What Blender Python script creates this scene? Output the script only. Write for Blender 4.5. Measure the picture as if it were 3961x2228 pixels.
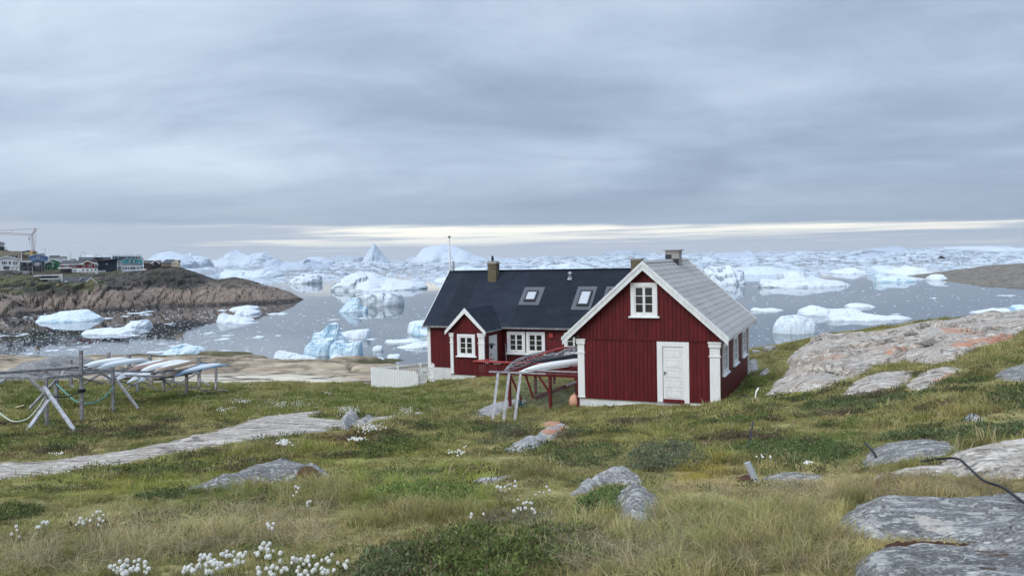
import bpy, math, random
import numpy as np
from mathutils import Vector, Matrix

# ------------------------------------------------------------------ scene, camera, sky, sun, exposure
scene = bpy.context.scene
for o in list(bpy.data.objects):
    bpy.data.objects.remove(o)
FPX, CX, CY = 2992.0, 1980.5, 1114.0          # focal length and centre in photo pixels
PITCH = math.atan((1114 - 993.4) / FPX)
ROLL = math.atan(0.0218)
EYE = np.array([0.0, 0.0, 16.0])              # sea level is z = 0
_fw = np.array([0, math.cos(PITCH), -math.sin(PITCH)])
_u0 = np.array([0, math.sin(PITCH), math.cos(PITCH)])
_r0 = np.array([1.0, 0, 0])
_rt = _r0 * math.cos(ROLL) - _u0 * math.sin(ROLL)
_up = _u0 * math.cos(ROLL) + _r0 * math.sin(ROLL)

cam = bpy.data.cameras.new('camera')
cam.sensor_width = 36.0
cam.lens = 36.0 * FPX / 3961.0
cam.clip_start = 0.1
cam.clip_end = 60000
camo = bpy.data.objects.new('camera', cam)
scene.collection.objects.link(camo)
M = Matrix(((_rt[0], _up[0], -_fw[0], EYE[0]), (_rt[1], _up[1], -_fw[1], EYE[1]), (_rt[2], _up[2], -_fw[2], EYE[2]), (0, 0, 0, 1)))
camo.matrix_world = M
scene.camera = camo

scene.render.engine = 'CYCLES'
scene.cycles.use_denoising = True
scene.cycles.use_adaptive_sampling = False
scene.cycles.max_bounces = 6
scene.cycles.diffuse_bounces = 3
scene.cycles.glossy_bounces = 3
scene.cycles.transmission_bounces = 4
scene.cycles.transparent_max_bounces = 6
scene.cycles.sample_clamp_indirect = 6
scene.view_settings.view_transform = 'Standard'
scene.view_settings.look = 'None'
scene.view_settings.exposure = 0.10
scene.view_settings.gamma = 1.0
scene.view_settings.use_curve_mapping = False

SUN_EL, SUN_AZ = math.radians(42), math.radians(-140)      # azimuth from +Y towards +X: behind the camera, a little left
SUN_DIR = Vector((math.sin(SUN_AZ) * math.cos(SUN_EL), math.cos(SUN_AZ) * math.cos(SUN_EL), math.sin(SUN_EL)))
sl = bpy.data.lights.new('sun', 'SUN')
sl.energy = 1.6
sl.angle = math.radians(40)
sl.color = (1.0, 0.97, 0.93)
so = bpy.data.objects.new('sun', sl)
so.rotation_euler = SUN_DIR.to_track_quat('Z', 'Y').to_euler()
scene.collection.objects.link(so)


class NT:
    """short-hand for building node trees"""
    def __init__(self, tree):
        self.t = tree
        tree.nodes.clear()

    def n(self, kind, **kw):
        nd = self.t.nodes.new(kind)
        ins = kw.pop('ins', {})
        for k, v in kw.items():
            setattr(nd, k, v)
        for k, v in ins.items():
            self.put(nd.inputs[k], v)
        return nd

    def put(self, sock, v):
        if isinstance(v, bpy.types.NodeSocket):
            self.t.links.new(v, sock)
        elif v is not None:
            if sock.type == 'RGBA' and not isinstance(v, (int, float)) and len(v) == 3:
                v = (*v, 1.0)
            sock.default_value = v

    def m(self, op, a, b=None, c=None, clamp=False):
        nd = self.t.nodes.new('ShaderNodeMath')
        nd.operation = op
        nd.use_clamp = clamp
        self.put(nd.inputs[0], a)
        if b is not None: self.put(nd.inputs[1], b)
        if c is not None: self.put(nd.inputs[2], c)
        return nd.outputs[0]

    def mix(self, f, a, b, mode='MIX'):
        nd = self.t.nodes.new('ShaderNodeMix')
        nd.data_type = 'RGBA'
        nd.blend_type = mode
        self.put(nd.inputs[0], f); self.put(nd.inputs[6], a); self.put(nd.inputs[7], b)
        return nd.outputs[2]

    def ss(self, x, lo, hi, o0=0.0, o1=1.0):
        nd = self.t.nodes.new('ShaderNodeMapRange')
        nd.interpolation_type = 'SMOOTHSTEP'
        self.put(nd.inputs[0], x); self.put(nd.inputs[1], lo); self.put(nd.inputs[2], hi)
        nd.inputs[3].default_value = o0; nd.inputs[4].default_value = o1
        return nd.outputs[0]

    def noise(self, vec, scale, detail=4, rough=0.5, dist=0.0):
        nd = self.t.nodes.new('ShaderNodeTexNoise')
        if vec is not None: self.put(nd.inputs['Vector'], vec)
        nd.inputs['Scale'].default_value = scale
        nd.inputs['Detail'].default_value = detail
        nd.inputs['Roughness'].default_value = rough
        nd.inputs['Distortion'].default_value = dist
        return nd.outputs[0]

    def xyz(self, x, y, z):
        nd = self.t.nodes.new('ShaderNodeCombineXYZ')
        self.put(nd.inputs[0], x); self.put(nd.inputs[1], y); self.put(nd.inputs[2], z)
        return nd.outputs[0]

    def scl(self, vec, s):
        nd = self.t.nodes.new('ShaderNodeVectorMath')
        nd.operation = 'MULTIPLY'
        self.put(nd.inputs[0], vec); nd.inputs[1].default_value = s
        return nd.outputs[0]


# world: an overcast deck over a clear strip at the horizon, over a physical sky
w = bpy.data.worlds.new('World')
scene.world = w
w.use_nodes = True
T = NT(w.node_tree)
tc = T.n('ShaderNodeTexCoord')
sep = T.n('ShaderNodeSeparateXYZ', ins={0: tc.outputs['Generated']})
dx, dy, dz = sep.outputs
zp = T.m('MAXIMUM', dz, 0.0)
den = T.m('ADD', zp, 0.15)
qx = T.m('DIVIDE', dx, den)
qy = T.m('DIVIDE', dy, den)
q = T.xyz(qx, qy, 3.7)
n1 = T.noise(T.scl(q, (0.62, 0.85, 1.0)), 1.0, 7, 0.52, 0.5)
n2 = T.noise(T.scl(q, (1.7, 2.6, 1.0)), 1.0, 6, 0.58, 0.7)
nbig = T.noise(T.scl(q, (0.28, 0.30, 1.0)), 1.0, 2, 0.5, 0.0)
cl = T.m('ADD', T.m('MULTIPLY', n1, 0.62), T.m('MULTIPLY', n2, 0.22))
cl = T.m('ADD', cl, T.m('MULTIPLY', nbig, 0.35))
cl = T.m('SUBTRACT', cl, T.m('MULTIPLY', dx, 0.16))          # the deck thins towards the left
ramp = T.n('ShaderNodeValToRGB', ins={0: cl})
cr = ramp.color_ramp
cr.elements[0].position = 0.43; cr.elements[0].color = (0.288, 0.358, 0.492, 1)
cr.elements[1].position = 0.76; cr.elements[1].color = (0.672, 0.775, 0.915, 1)
e = cr.elements.new(0.53); e.color = (0.380, 0.468, 0.612, 1)
e = cr.elements.new(0.64); e.color = (0.520, 0.618, 0.765, 1)
deck = ramp.outputs[0]
# darker foot of the deck just above the clear strip
edge = T.m('ADD', T.m('SUBTRACT', 0.0385, T.m('MULTIPLY', dx, 0.019)), T.m('MULTIPLY', T.m('SUBTRACT', T.noise(T.xyz(T.m('MULTIPLY', dx, 9.0), T.m('MULTIPLY', dz, 30.0), 1.0), 1.0, 4, 0.55), 0.5), 0.010))
foot = T.ss(T.m('SUBTRACT', zp, edge), 0.0, 0.075, 1.0, 0.0)
deck = T.mix(T.m('MULTIPLY', foot, 0.68), deck, (0.325, 0.388, 0.495, 1))
# clear strip: streaks of cream light between thin grey bars
stv = T.xyz(T.m('MULTIPLY', dx, 5.0), T.m('MULTIPLY', dz, 170.0), 8.2)
st = T.noise(stv, 1.0, 5, 0.55, 0.25)
el = T.m('DIVIDE', zp, edge)                                  # 0 at the horizon, 1 at the deck's foot
azl = T.ss(dx, -0.50, -0.10)
azr = T.ss(dx, 0.62, 0.30)
az = T.m('MULTIPLY', azl, T.m('ADD', 0.35, T.m('MULTIPLY', azr, 0.65)))
hi = T.m('MULTIPLY', T.ss(el, 0.05, 0.80), az)
strk = T.m('ADD', st, T.m('SUBTRACT', T.m('MULTIPLY', hi, 0.39), 0.20))
strk = T.ss(strk, 0.42, 0.72)
low = T.mix(T.ss(el, 0.0, 0.8), (0.64, 0.70, 0.78, 1), (0.49, 0.56, 0.68, 1))
low = T.mix(T.m('MULTIPLY', T.noise(T.xyz(T.m('MULTIPLY', dx, 11.0), T.m('MULTIPLY', dz, 60.0), 2.0), 1.0, 4, 0.5), 0.35), low, (0.66, 0.68, 0.72, 1))
strip = T.mix(T.m('MULTIPLY', strk, 0.95), low, (1.50, 1.40, 1.17, 1))
sky = T.mix(T.ss(T.m('SUBTRACT', zp, edge), -0.003, 0.004), strip, deck)
# small bright cumulus tops far behind the town and low on the right
pv = T.xyz(T.m('MULTIPLY', dx, 15.0), T.m('MULTIPLY', dz, 42.0), 5.5)
pf = T.noise(pv, 1.0, 4, 0.5, 0.2)
pm = T.m('MULTIPLY', T.ss(pf, 0.60, 0.68), T.m('MULTIPLY', T.ss(dz, 0.006, 0.014), T.ss(dz, 0.034, 0.022)))
pm = T.m('MULTIPLY', pm, T.m('ADD', T.ss(dx, -0.42, -0.50), T.m('MULTIPLY', T.ss(dx, 0.36, 0.44), 0.9)))
sky = T.mix(T.m('MULTIPLY', pm, 0.85), sky, (0.84, 0.86, 0.86, 1))
zen = T.m('ADD', 1.0, T.m('MULTIPLY', T.ss(dz, 0.30, 0.95), 1.35))   # an overcast sky is brighter overhead
sky = T.mix(1.0, sky, T.xyz(zen, zen, zen), 'MULTIPLY')
nis = T.n('ShaderNodeTexSky', sky_type='NISHITA', sun_disc=False, sun_elevation=SUN_EL, sun_rotation=SUN_AZ % (2 * math.pi))
bg1 = T.n('ShaderNodeBackground', ins={0: nis.outputs[0], 1: 0.08})
sky = T.mix(1.0, sky, (0.985, 1.0, 1.0, 1), 'MULTIPLY')
bg2 = T.n('ShaderNodeBackground', ins={0: sky, 1: 1.0})
mx = T.n('ShaderNodeMixShader', ins={0: 0.96, 1: bg1.outputs[0], 2: bg2.outputs[0]})
out = T.n('ShaderNodeOutputWorld', ins={0: mx.outputs[0]})

# ------------------------------------------------------------------ geometry helpers
C = scene.collection
RNG = np.random.default_rng(11)


def ray(px, py):
    px = np.asarray(px, float); py = np.asarray(py, float)
    d = _fw * FPX + _rt * (px - CX)[..., None] - _up * (py - CY)[..., None]
    return d / d[..., 1:2]


def P(px, py, Y):
    return EYE + ray(px, py) * np.asarray(Y, float)[..., None]


def Pz(px, py, z=0.0):
    d = ray(px, py)
    return EYE + d * ((z - EYE[2]) / d[..., 2])[..., None]


def proj(X, Y, Z):
    qx_, qy_, qz_ = X - EYE[0], Y - EYE[1], Z - EYE[2]
    k = FPX / np.maximum(qx_ * _fw[0] + qy_ * _fw[1] + qz_ * _fw[2], 0.05)
    return (CX + (qx_ * _rt[0] + qy_ * _rt[1] + qz_ * _rt[2]) * k,
            CY - (qx_ * _up[0] + qy_ * _up[1] + qz_ * _up[2]) * k)


_perm = np.random.default_rng(5).permutation(512)
_perm = np.concatenate([_perm, _perm, _perm])
_grad = np.random.default_rng(6).normal(size=(512, 3))
_grad /= np.linalg.norm(_grad, axis=1)[:, None]


def noise3(x, y, z=0.0):
    x, y, z = np.broadcast_arrays(np.asarray(x, float), np.asarray(y, float), np.asarray(z, float))
    xi = np.floor(x).astype(int); yi = np.floor(y).astype(int); zi = np.floor(z).astype(int)
    xf, yf, zf = x - xi, y - yi, z - zi
    xi &= 511; yi &= 511; zi &= 511
    fu = lambda t: t * t * t * (t * (t * 6 - 15) + 10)
    u, v, w_ = fu(xf), fu(yf), fu(zf)

    def g(i, j, k):
        h = _perm[_perm[_perm[(xi + i) & 511] + ((yi + j) & 511)] + ((zi + k) & 511)] & 511
        gr = _grad[h]
        return gr[..., 0] * (xf - i) + gr[..., 1] * (yf - j) + gr[..., 2] * (zf - k)
    a = g(0, 0, 0) * (1 - u) + g(1, 0, 0) * u
    b = g(0, 1, 0) * (1 - u) + g(1, 1, 0) * u
    c = g(0, 0, 1) * (1 - u) + g(1, 0, 1) * u
    d = g(0, 1, 1) * (1 - u) + g(1, 1, 1) * u
    return (a * (1 - v) + b * v) * (1 - w_) + (c * (1 - v) + d * v) * w_


def fbm(x, y, z=0.0, oct=4, gain=0.5):
    s, a, f = 0.0, 1.0, 1.0
    for i in range(oct):
        s = s + a * noise3(x * f + 17.3 * i, y * f + 9.1 * i, z * f + 3.3 * i)
        a *= gain; f *= 2.03
    return s


def ridged(x, y, z=0.0, oct=4):
    s, a, f = 0.0, 1.0, 1.0
    for i in range(oct):
        s = s + a * (1 - 2 * np.abs(noise3(x * f + 7.7 * i, y * f + 2.1 * i, z * f)))
        a *= 0.5; f *= 2.1
    return s / 1.9


def worley(x, y, seed=0):
    """cell noise: distance to nearest point, gap to the second, random value of the cell"""
    x = np.asarray(x, float); y = np.asarray(y, float)
    xi = np.floor(x).astype(int); yi = np.floor(y).astype(int)
    f1 = np.full(x.shape, 9.0); f2 = np.full(x.shape, 9.0); cid = np.zeros(x.shape)
    for i in (-1, 0, 1):
        for j in (-1, 0, 1):
            h = _perm[_perm[(xi + i + seed * 31) & 511] + ((yi + j) & 511)] & 511
            rx, ry = (_perm[h + 1] & 255) / 255.0, (_perm[h + 77] & 255) / 255.0
            d = np.hypot(xi + i + rx - x, yi + j + ry - y)
            nw = d < f1
            f2 = np.where(nw, f1, np.minimum(f2, d))
            cid = np.where(nw, (_perm[h + 151] & 255) / 255.0, cid)
            f1 = np.where(nw, d, f1)
    return f1, f2 - f1, cid


def sstep(x, a, b):
    t = np.clip((x - a) / (b - a), 0, 1)
    return t * t * (3 - 2 * t)


def poly_sd(px, py, poly):
    """signed distance to a polygon, positive inside"""
    poly = np.asarray(poly, float)
    px = np.asarray(px, float); py = np.asarray(py, float)
    d = np.full(px.shape, 1e18); ins = np.zeros(px.shape, bool)
    n = len(poly)
    for i in range(n):
        a, b = poly[i], poly[(i + 1) % n]
        e_ = b - a
        t = np.clip(((px - a[0]) * e_[0] + (py - a[1]) * e_[1]) / max(e_ @ e_, 1e-12), 0, 1)
        d = np.minimum(d, (px - a[0] - t * e_[0]) ** 2 + (py - a[1] - t * e_[1]) ** 2)
        if a[1] != b[1]:
            c = ((a[1] > py) != (b[1] > py)) & (px < (b[0] - a[0]) * (py - a[1]) / (b[1] - a[1]) + a[0])
            ins ^= c
    d = np.sqrt(d)
    return np.where(ins, d, -d)


def link(o, parent=None):
    C.objects.link(o)
    if parent is not None:
        o.parent = parent
    return o


def mesh_obj(name, verts, faces, mat=None, parent=None, smooth=False):
    me = bpy.data.meshes.new(name)
    me.from_pydata([tuple(map(float, v)) for v in verts], [], [tuple(map(int, f)) for f in faces])
    if smooth:
        me.polygons.foreach_set('use_smooth', [True] * len(me.polygons))
    if mat: me.materials.append(mat)
    me.update()
    return link(bpy.data.objects.new(name, me), parent)


def grid_obj(name, X, Y, Z, mat=None, parent=None, smooth=True, keep=None, cols=None):
    """mesh from 2-D arrays of coordinates; keep masks cells; cols is {attr: (n,m,3)}"""
    n, m = X.shape
    co = np.stack([X, Y, Z], -1).reshape(-1, 3)
    idx = np.arange(n * m).reshape(n, m)
    q_ = np.stack([idx[:-1, :-1], idx[:-1, 1:], idx[1:, 1:], idx[1:, :-1]], -1)
    if keep is not None:
        q_ = q_[keep]
    q_ = q_.reshape(-1, 4)
    used = np.unique(q_)
    remap = np.zeros(n * m, int); remap[used] = np.arange(len(used))
    q_ = remap[q_]; co = co[used]
    me = bpy.data.meshes.new(name)
    me.vertices.add(len(co)); me.vertices.foreach_set('co', co.ravel())
    me.loops.add(q_.size); me.loops.foreach_set('vertex_index', q_.ravel().astype(np.int32))
    me.polygons.add(len(q_))
    me.polygons.foreach_set('loop_start', (np.arange(len(q_)) * 4).astype(np.int32))
    me.polygons.foreach_set('use_smooth', [smooth] * len(q_))
    me.update(calc_edges=True); me.validate()
    if cols:
        for k, v in cols.items():
            a = me.attributes.new(k, 'FLOAT_COLOR', 'POINT')
            c4 = np.ones((len(co), 4), np.float32); c4[:, :3] = v.reshape(-1, 3)[used]
            a.data.foreach_set('color', c4.ravel())
    if mat: me.materials.append(mat)
    return link(bpy.data.objects.new(name, me), parent)


class MB:
    """collects simple solids, then links them as ONE mesh"""
    def __init__(self):
        self.v, self.f = [], []

    def add(self, vs, fs):
        b = len(self.v)
        self.v += [tuple(map(float, p)) for p in vs]
        self.f += [tuple(i + b for i in f) for f in fs]
        return self

    def box(self, x0, x1, y0, y1, z0, z1):
        vs = [(x, y, z) for z in (z0, z1) for y in (y0, y1) for x in (x0, x1)]
        return self.add(vs, [(0, 2, 3, 1), (4, 5, 7, 6), (0, 1, 5, 4), (1, 3, 7, 5), (3, 2, 6, 7), (2, 0, 4, 6)])

    def bar(self, p, q, w, h, up=(0, 0, 1)):
        p, q = Vector(p), Vector(q)
        d = (q - p).normalized(); up = Vector(up)
        s = d.cross(up)
        if s.length < 1e-4: s = d.cross(Vector((0, 1, 0)))
        s.normalize(); t = s.cross(d)
        vs = []
        for c in (p, q):
            for a, b in ((-1, -1), (1, -1), (1, 1), (-1, 1)):
                vs.append(c + s * (a * w / 2) + t * (b * h / 2))
        return self.add(vs, [(3, 2, 1, 0), (4, 5, 6, 7), (0, 1, 5, 4), (1, 2, 6, 5), (2, 3, 7, 6), (3, 0, 4, 7)])

    def prism(self, poly, y0, y1):
        """polygon of (x, z), counter-clockwise seen from -y, pushed from y0 to y1"""
        n = len(poly)
        vs = [(x, y0, z) for x, z in poly] + [(x, y1, z) for x, z in poly]
        return self.add(vs, [tuple(range(n)), tuple(range(2 * n - 1, n - 1, -1))] + [((i + 1) % n, i, n + i, n + (i + 1) % n) for i in range(n)])

    def prism_x(self, poly, x0, x1):
        """polygon of (y, z) pushed from x0 to x1"""
        n = len(poly)
        vs = [(x0, y, z) for y, z in poly] + [(x1, y, z) for y, z in poly]
        return self.add(vs, [tuple(range(n - 1, -1, -1)), tuple(range(n, 2 * n))] + [(i, (i + 1) % n, n + (i + 1) % n, n + i) for i in range(n)])

    def tube(self, pts, r, n=6, caps=True):
        pts = [Vector(p) for p in pts]
        if not hasattr(r, '__len__'): r = [r] * len(pts)
        rings = []
        for i, p in enumerate(pts):
            d = (pts[min(i + 1, len(pts) - 1)] - pts[max(i - 1, 0)]).normalized()
            s = d.cross(Vector((0, 0, 1)))
            if s.length < 1e-3: s = Vector((1, 0, 0))
            s.normalize(); t = s.cross(d)
            rings.append([p + (s * math.cos(k * 2 * math.pi / n) + t * math.sin(k * 2 * math.pi / n)) * r[i] for k in range(n)])
        vs = [v for rg in rings for v in rg]
        fs = [(i * n + k, i * n + (k + 1) % n, (i + 1) * n + (k + 1) % n, (i + 1) * n + k) for i in range(len(pts) - 1) for k in range(n)]
        if caps:
            fs += [tuple(range(n - 1, -1, -1)), tuple((len(pts) - 1) * n + k for k in range(n))]
        return self.add(vs, fs)

    def build(self, name, mat=None, parent=None, smooth=False):
        return mesh_obj(name, self.v, self.f, mat, parent, smooth)


def tag(o, label=None, cat=None, group=None, kind=None):
    if label: o['label'] = label
    if cat: o['category'] = cat
    if group: o['group'] = group
    if kind: o['kind'] = kind
    return o


def empty(name, loc, rz=0.0, label=None, cat=None, group=None):
    o = bpy.data.objects.new(name, None)
    o.location = Vector([float(c) for c in loc]); o.rotation_euler = (0, 0, rz)
    o.empty_display_size = 0.3
    C.objects.link(o)
    return tag(o, label, cat, group)


# ------------------------------------------------------------------ materials
def newmat(name):
    m_ = bpy.data.materials.new(name)
    m_.use_nodes = True
    return m_, NT(m_.node_tree)


def finish(T, col, rough=0.7, bump=None, bump_str=0.3, bump_dist=0.02, spec=0.3, **kw):
    nrm = None
    if bump is not None:
        b = T.n('ShaderNodeBump', ins={'Height': bump, 'Strength': bump_str, 'Distance': bump_dist})
        nrm = b.outputs[0]
    ins = {'Base Color': col, 'Roughness': rough, 'Specular IOR Level': spec}
    if nrm is not None: ins['Normal'] = nrm
    ins.update(kw)
    bs = T.n('ShaderNodeBsdfPrincipled', ins=ins)
    T.n('ShaderNodeOutputMaterial', ins={0: bs.outputs[0]})
    return bs


def paint(name, col, rough=0.55, vary=0.12, dirt=None, dirt_amt=0.25, scale=(6, 6, 1.2), bump_str=0.15, tint=0.06):
    """painted or bare timber: streaky along z, a little different on every piece"""
    m_, T = newmat(name)
    tc = T.n('ShaderNodeTexCoord')
    ob = T.n('ShaderNodeObjectInfo')
    v = T.scl(tc.outputs['Object'], scale)
    nv = T.noise(v, 1.6, 5, 0.6)
    fine = T.noise(T.scl(tc.outputs['Object'], (60, 60, 4)), 1.0, 3, 0.6)
    dark = tuple(c * (1 - 2.2 * vary) for c in col)
    lite = tuple(min(1, c * (1 + vary)) for c in col)
    c = T.mix(T.ss(nv, 0.3, 0.7), (*dark, 1), (*lite, 1))
    f = T.m('ADD', 1 - tint, T.m('MULTIPLY', ob.outputs['Random'], 2 * tint))
    c = T.mix(1.0, c, T.xyz(f, f, f), 'MULTIPLY')
    if dirt:
        dn = T.noise(T.scl(tc.outputs['Object'], (3.0, 3.0, 0.8)), 1.3, 6, 0.65)
        c = T.mix(T.ss(dn, 0.52, 0.78, 0, dirt_amt), c, (*dirt, 1))
    finish(T, c, rough, fine, bump_str, 0.004)
    return m_


def plain(name, col, rough=0.6, metallic=0.0, vary=0.15, scale=8.0, spec=0.3):
    m_, T = newmat(name)
    tc = T.n('ShaderNodeTexCoord')
    nv = T.noise(tc.outputs['Object'], scale, 4, 0.6)
    c = T.mix(nv, tuple(x * (1 - vary) for x in col) + (1,), tuple(min(1, x * (1 + vary)) for x in col) + (1,))
    finish(T, c, rough, nv, 0.1, 0.01, spec, Metallic=metallic)
    return m_


RED = paint('red_boards', (0.115, 0.0088, 0.0115), 0.6, 0.13, (0.075, 0.009, 0.012), 0.6, tint=0.15)
RED_TRIM = paint('red_cap_paint', (0.36, 0.055, 0.05), 0.55, 0.12, scale=(1.5, 1.5, 6))
WHITE = paint('white_boards', (0.80, 0.80, 0.79), 0.5, 0.035, (0.60, 0.61, 0.62), 0.35, tint=0.03)
WHITE_WORN = paint('weathered_white_boards', (0.74, 0.75, 0.75), 0.55, 0.06, (0.48, 0.49, 0.48), 0.45, tint=0.05)
PLINTH = paint('whitewashed_plinth', (0.70, 0.71, 0.70), 0.75, 0.06, (0.42, 0.44, 0.42), 0.5, scale=(2, 2, 3), bump_str=0.3)
GREYWOOD = paint('weathered_grey_wood', (0.235, 0.225, 0.225), 0.8, 0.25, (0.14, 0.12, 0.105), 0.5, tint=0.15, bump_str=0.4)
PALEWOOD = paint('pale_bare_wood', (0.37, 0.37, 0.385), 0.75, 0.15, (0.22, 0.21, 0.20), 0.4, tint=0.1)
NEWWOOD = paint('fresh_cut_wood', (0.55, 0.44, 0.27), 0.75, 0.12)
BLACKHOSE = plain('black_plastic', (0.012, 0.013, 0.015), 0.5, vary=0.3, spec=0.3)
GREYMETAL = plain('dull_grey_metal', (0.36, 0.38, 0.40), 0.45, 0.6)
DARKMETAL = plain('dark_metal', (0.05, 0.05, 0.055), 0.5, 0.5)
ALU = plain('zinc_flashing', (0.085, 0.09, 0.105), 0.42, 0.25, spec=0.45)


def felt_mat():
    m_, T = newmat('black_roofing_felt')
    tc = T.n('ShaderNodeTexCoord')
    a = T.noise(T.scl(tc.outputs['Object'], (0.7, 1.5, 1.5)), 1.5, 5, 0.6)
    g = T.noise(tc.outputs['Object'], 140.0, 2, 0.6)
    c = T.mix(T.ss(a, 0.3, 0.7), (0.0145, 0.019, 0.029, 1), (0.022, 0.027, 0.039, 1))
    c = T.mix(T.ss(g, 0.62, 0.75, 0, 0.5), c, (0.05, 0.052, 0.06, 1))
    ob = T.n('ShaderNodeObjectInfo'); f_ = T.m('ADD', 0.82, T.m('MULTIPLY', ob.outputs['Random'], 0.42))
    c = T.mix(1.0, c, T.xyz(f_, f_, f_), 'MULTIPLY')
    c = T.mix(T.ss(T.noise(T.scl(tc.outputs['Object'], (2.2, 0.5, 0.5)), 1.2, 6, 0.7), 0.60, 0.72, 0, 0.5), c, (0.045, 0.047, 0.05, 1))
    finish(T, c, 0.9, g, 0.5, 0.01, 0.15)
    return m_


def slate_mat():
    m_, T = newmat('grey_roof_shingles')
    tc = T.n('ShaderNodeTexCoord'); ob = T.n('ShaderNodeObjectInfo')
    st_ = T.noise(T.scl(tc.outputs['Object'], (0.8, 26.0, 0.8)), 1.0, 5, 0.65)
    bl = T.noise(T.scl(tc.outputs['Object'], (0.8, 0.6, 0.8)), 1.0, 4, 0.6)
    c = T.mix(T.ss(st_, 0.28, 0.72), (0.275, 0.262, 0.252, 1), (0.46, 0.442, 0.425, 1))
    c = T.mix(T.ss(bl, 0.45, 0.75, 0, 0.4), c, (0.29, 0.27, 0.25, 1))
    f = T.m('ADD', 0.92, T.m('MULTIPLY', ob.outputs['Random'], 0.16))
    c = T.mix(1.0, c, T.xyz(f, f, f), 'MULTIPLY')
    finish(T, c, 0.75, st_, 0.35, 0.01, 0.3)
    return m_


def brick_mat(name, a, b):
    m_, T = newmat(name)
    tc = T.n('ShaderNodeTexCoord')
    ge = T.n('ShaderNodeNewGeometry')
    r_ = ge.outputs['Random Per Island']
    c = T.mix(r_, (*a, 1), (*b, 1))
    n_ = T.noise(tc.outputs['Object'], 7.0, 5, 0.65)
    c = T.mix(T.ss(n_, 0.54, 0.68, 0, 0.85), c, (0.05, 0.042, 0.034, 1))
    finish(T, c, 0.85, T.noise(tc.outputs['Object'], 60, 3), 0.4, 0.01, 0.2)
    return m_


def glass_mat():
    m_, T = newmat('window_glass')
    tc = T.n('ShaderNodeTexCoord')
    n_ = T.noise(tc.outputs['Object'], 2.0, 3)
    c = T.mix(n_, (0.012, 0.013, 0.014, 1), (0.05, 0.047, 0.042, 1))
    finish(T, c, 0.08, None, spec=0.5)
    return m_


FELT = felt_mat()
SLATE = slate_mat()
BRICK_Y = brick_mat('yellow_brick', (0.175, 0.138, 0.083), (0.112, 0.085, 0.052))
CONCRETE = plain('weathered_concrete', (0.33, 0.31, 0.29), 0.85, vary=0.3, scale=5)
GLASS = glass_mat()
SKYGLASS = plain('skylight_glass', (0.42, 0.44, 0.48), 0.06, vary=0.05, spec=0.8)


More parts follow.
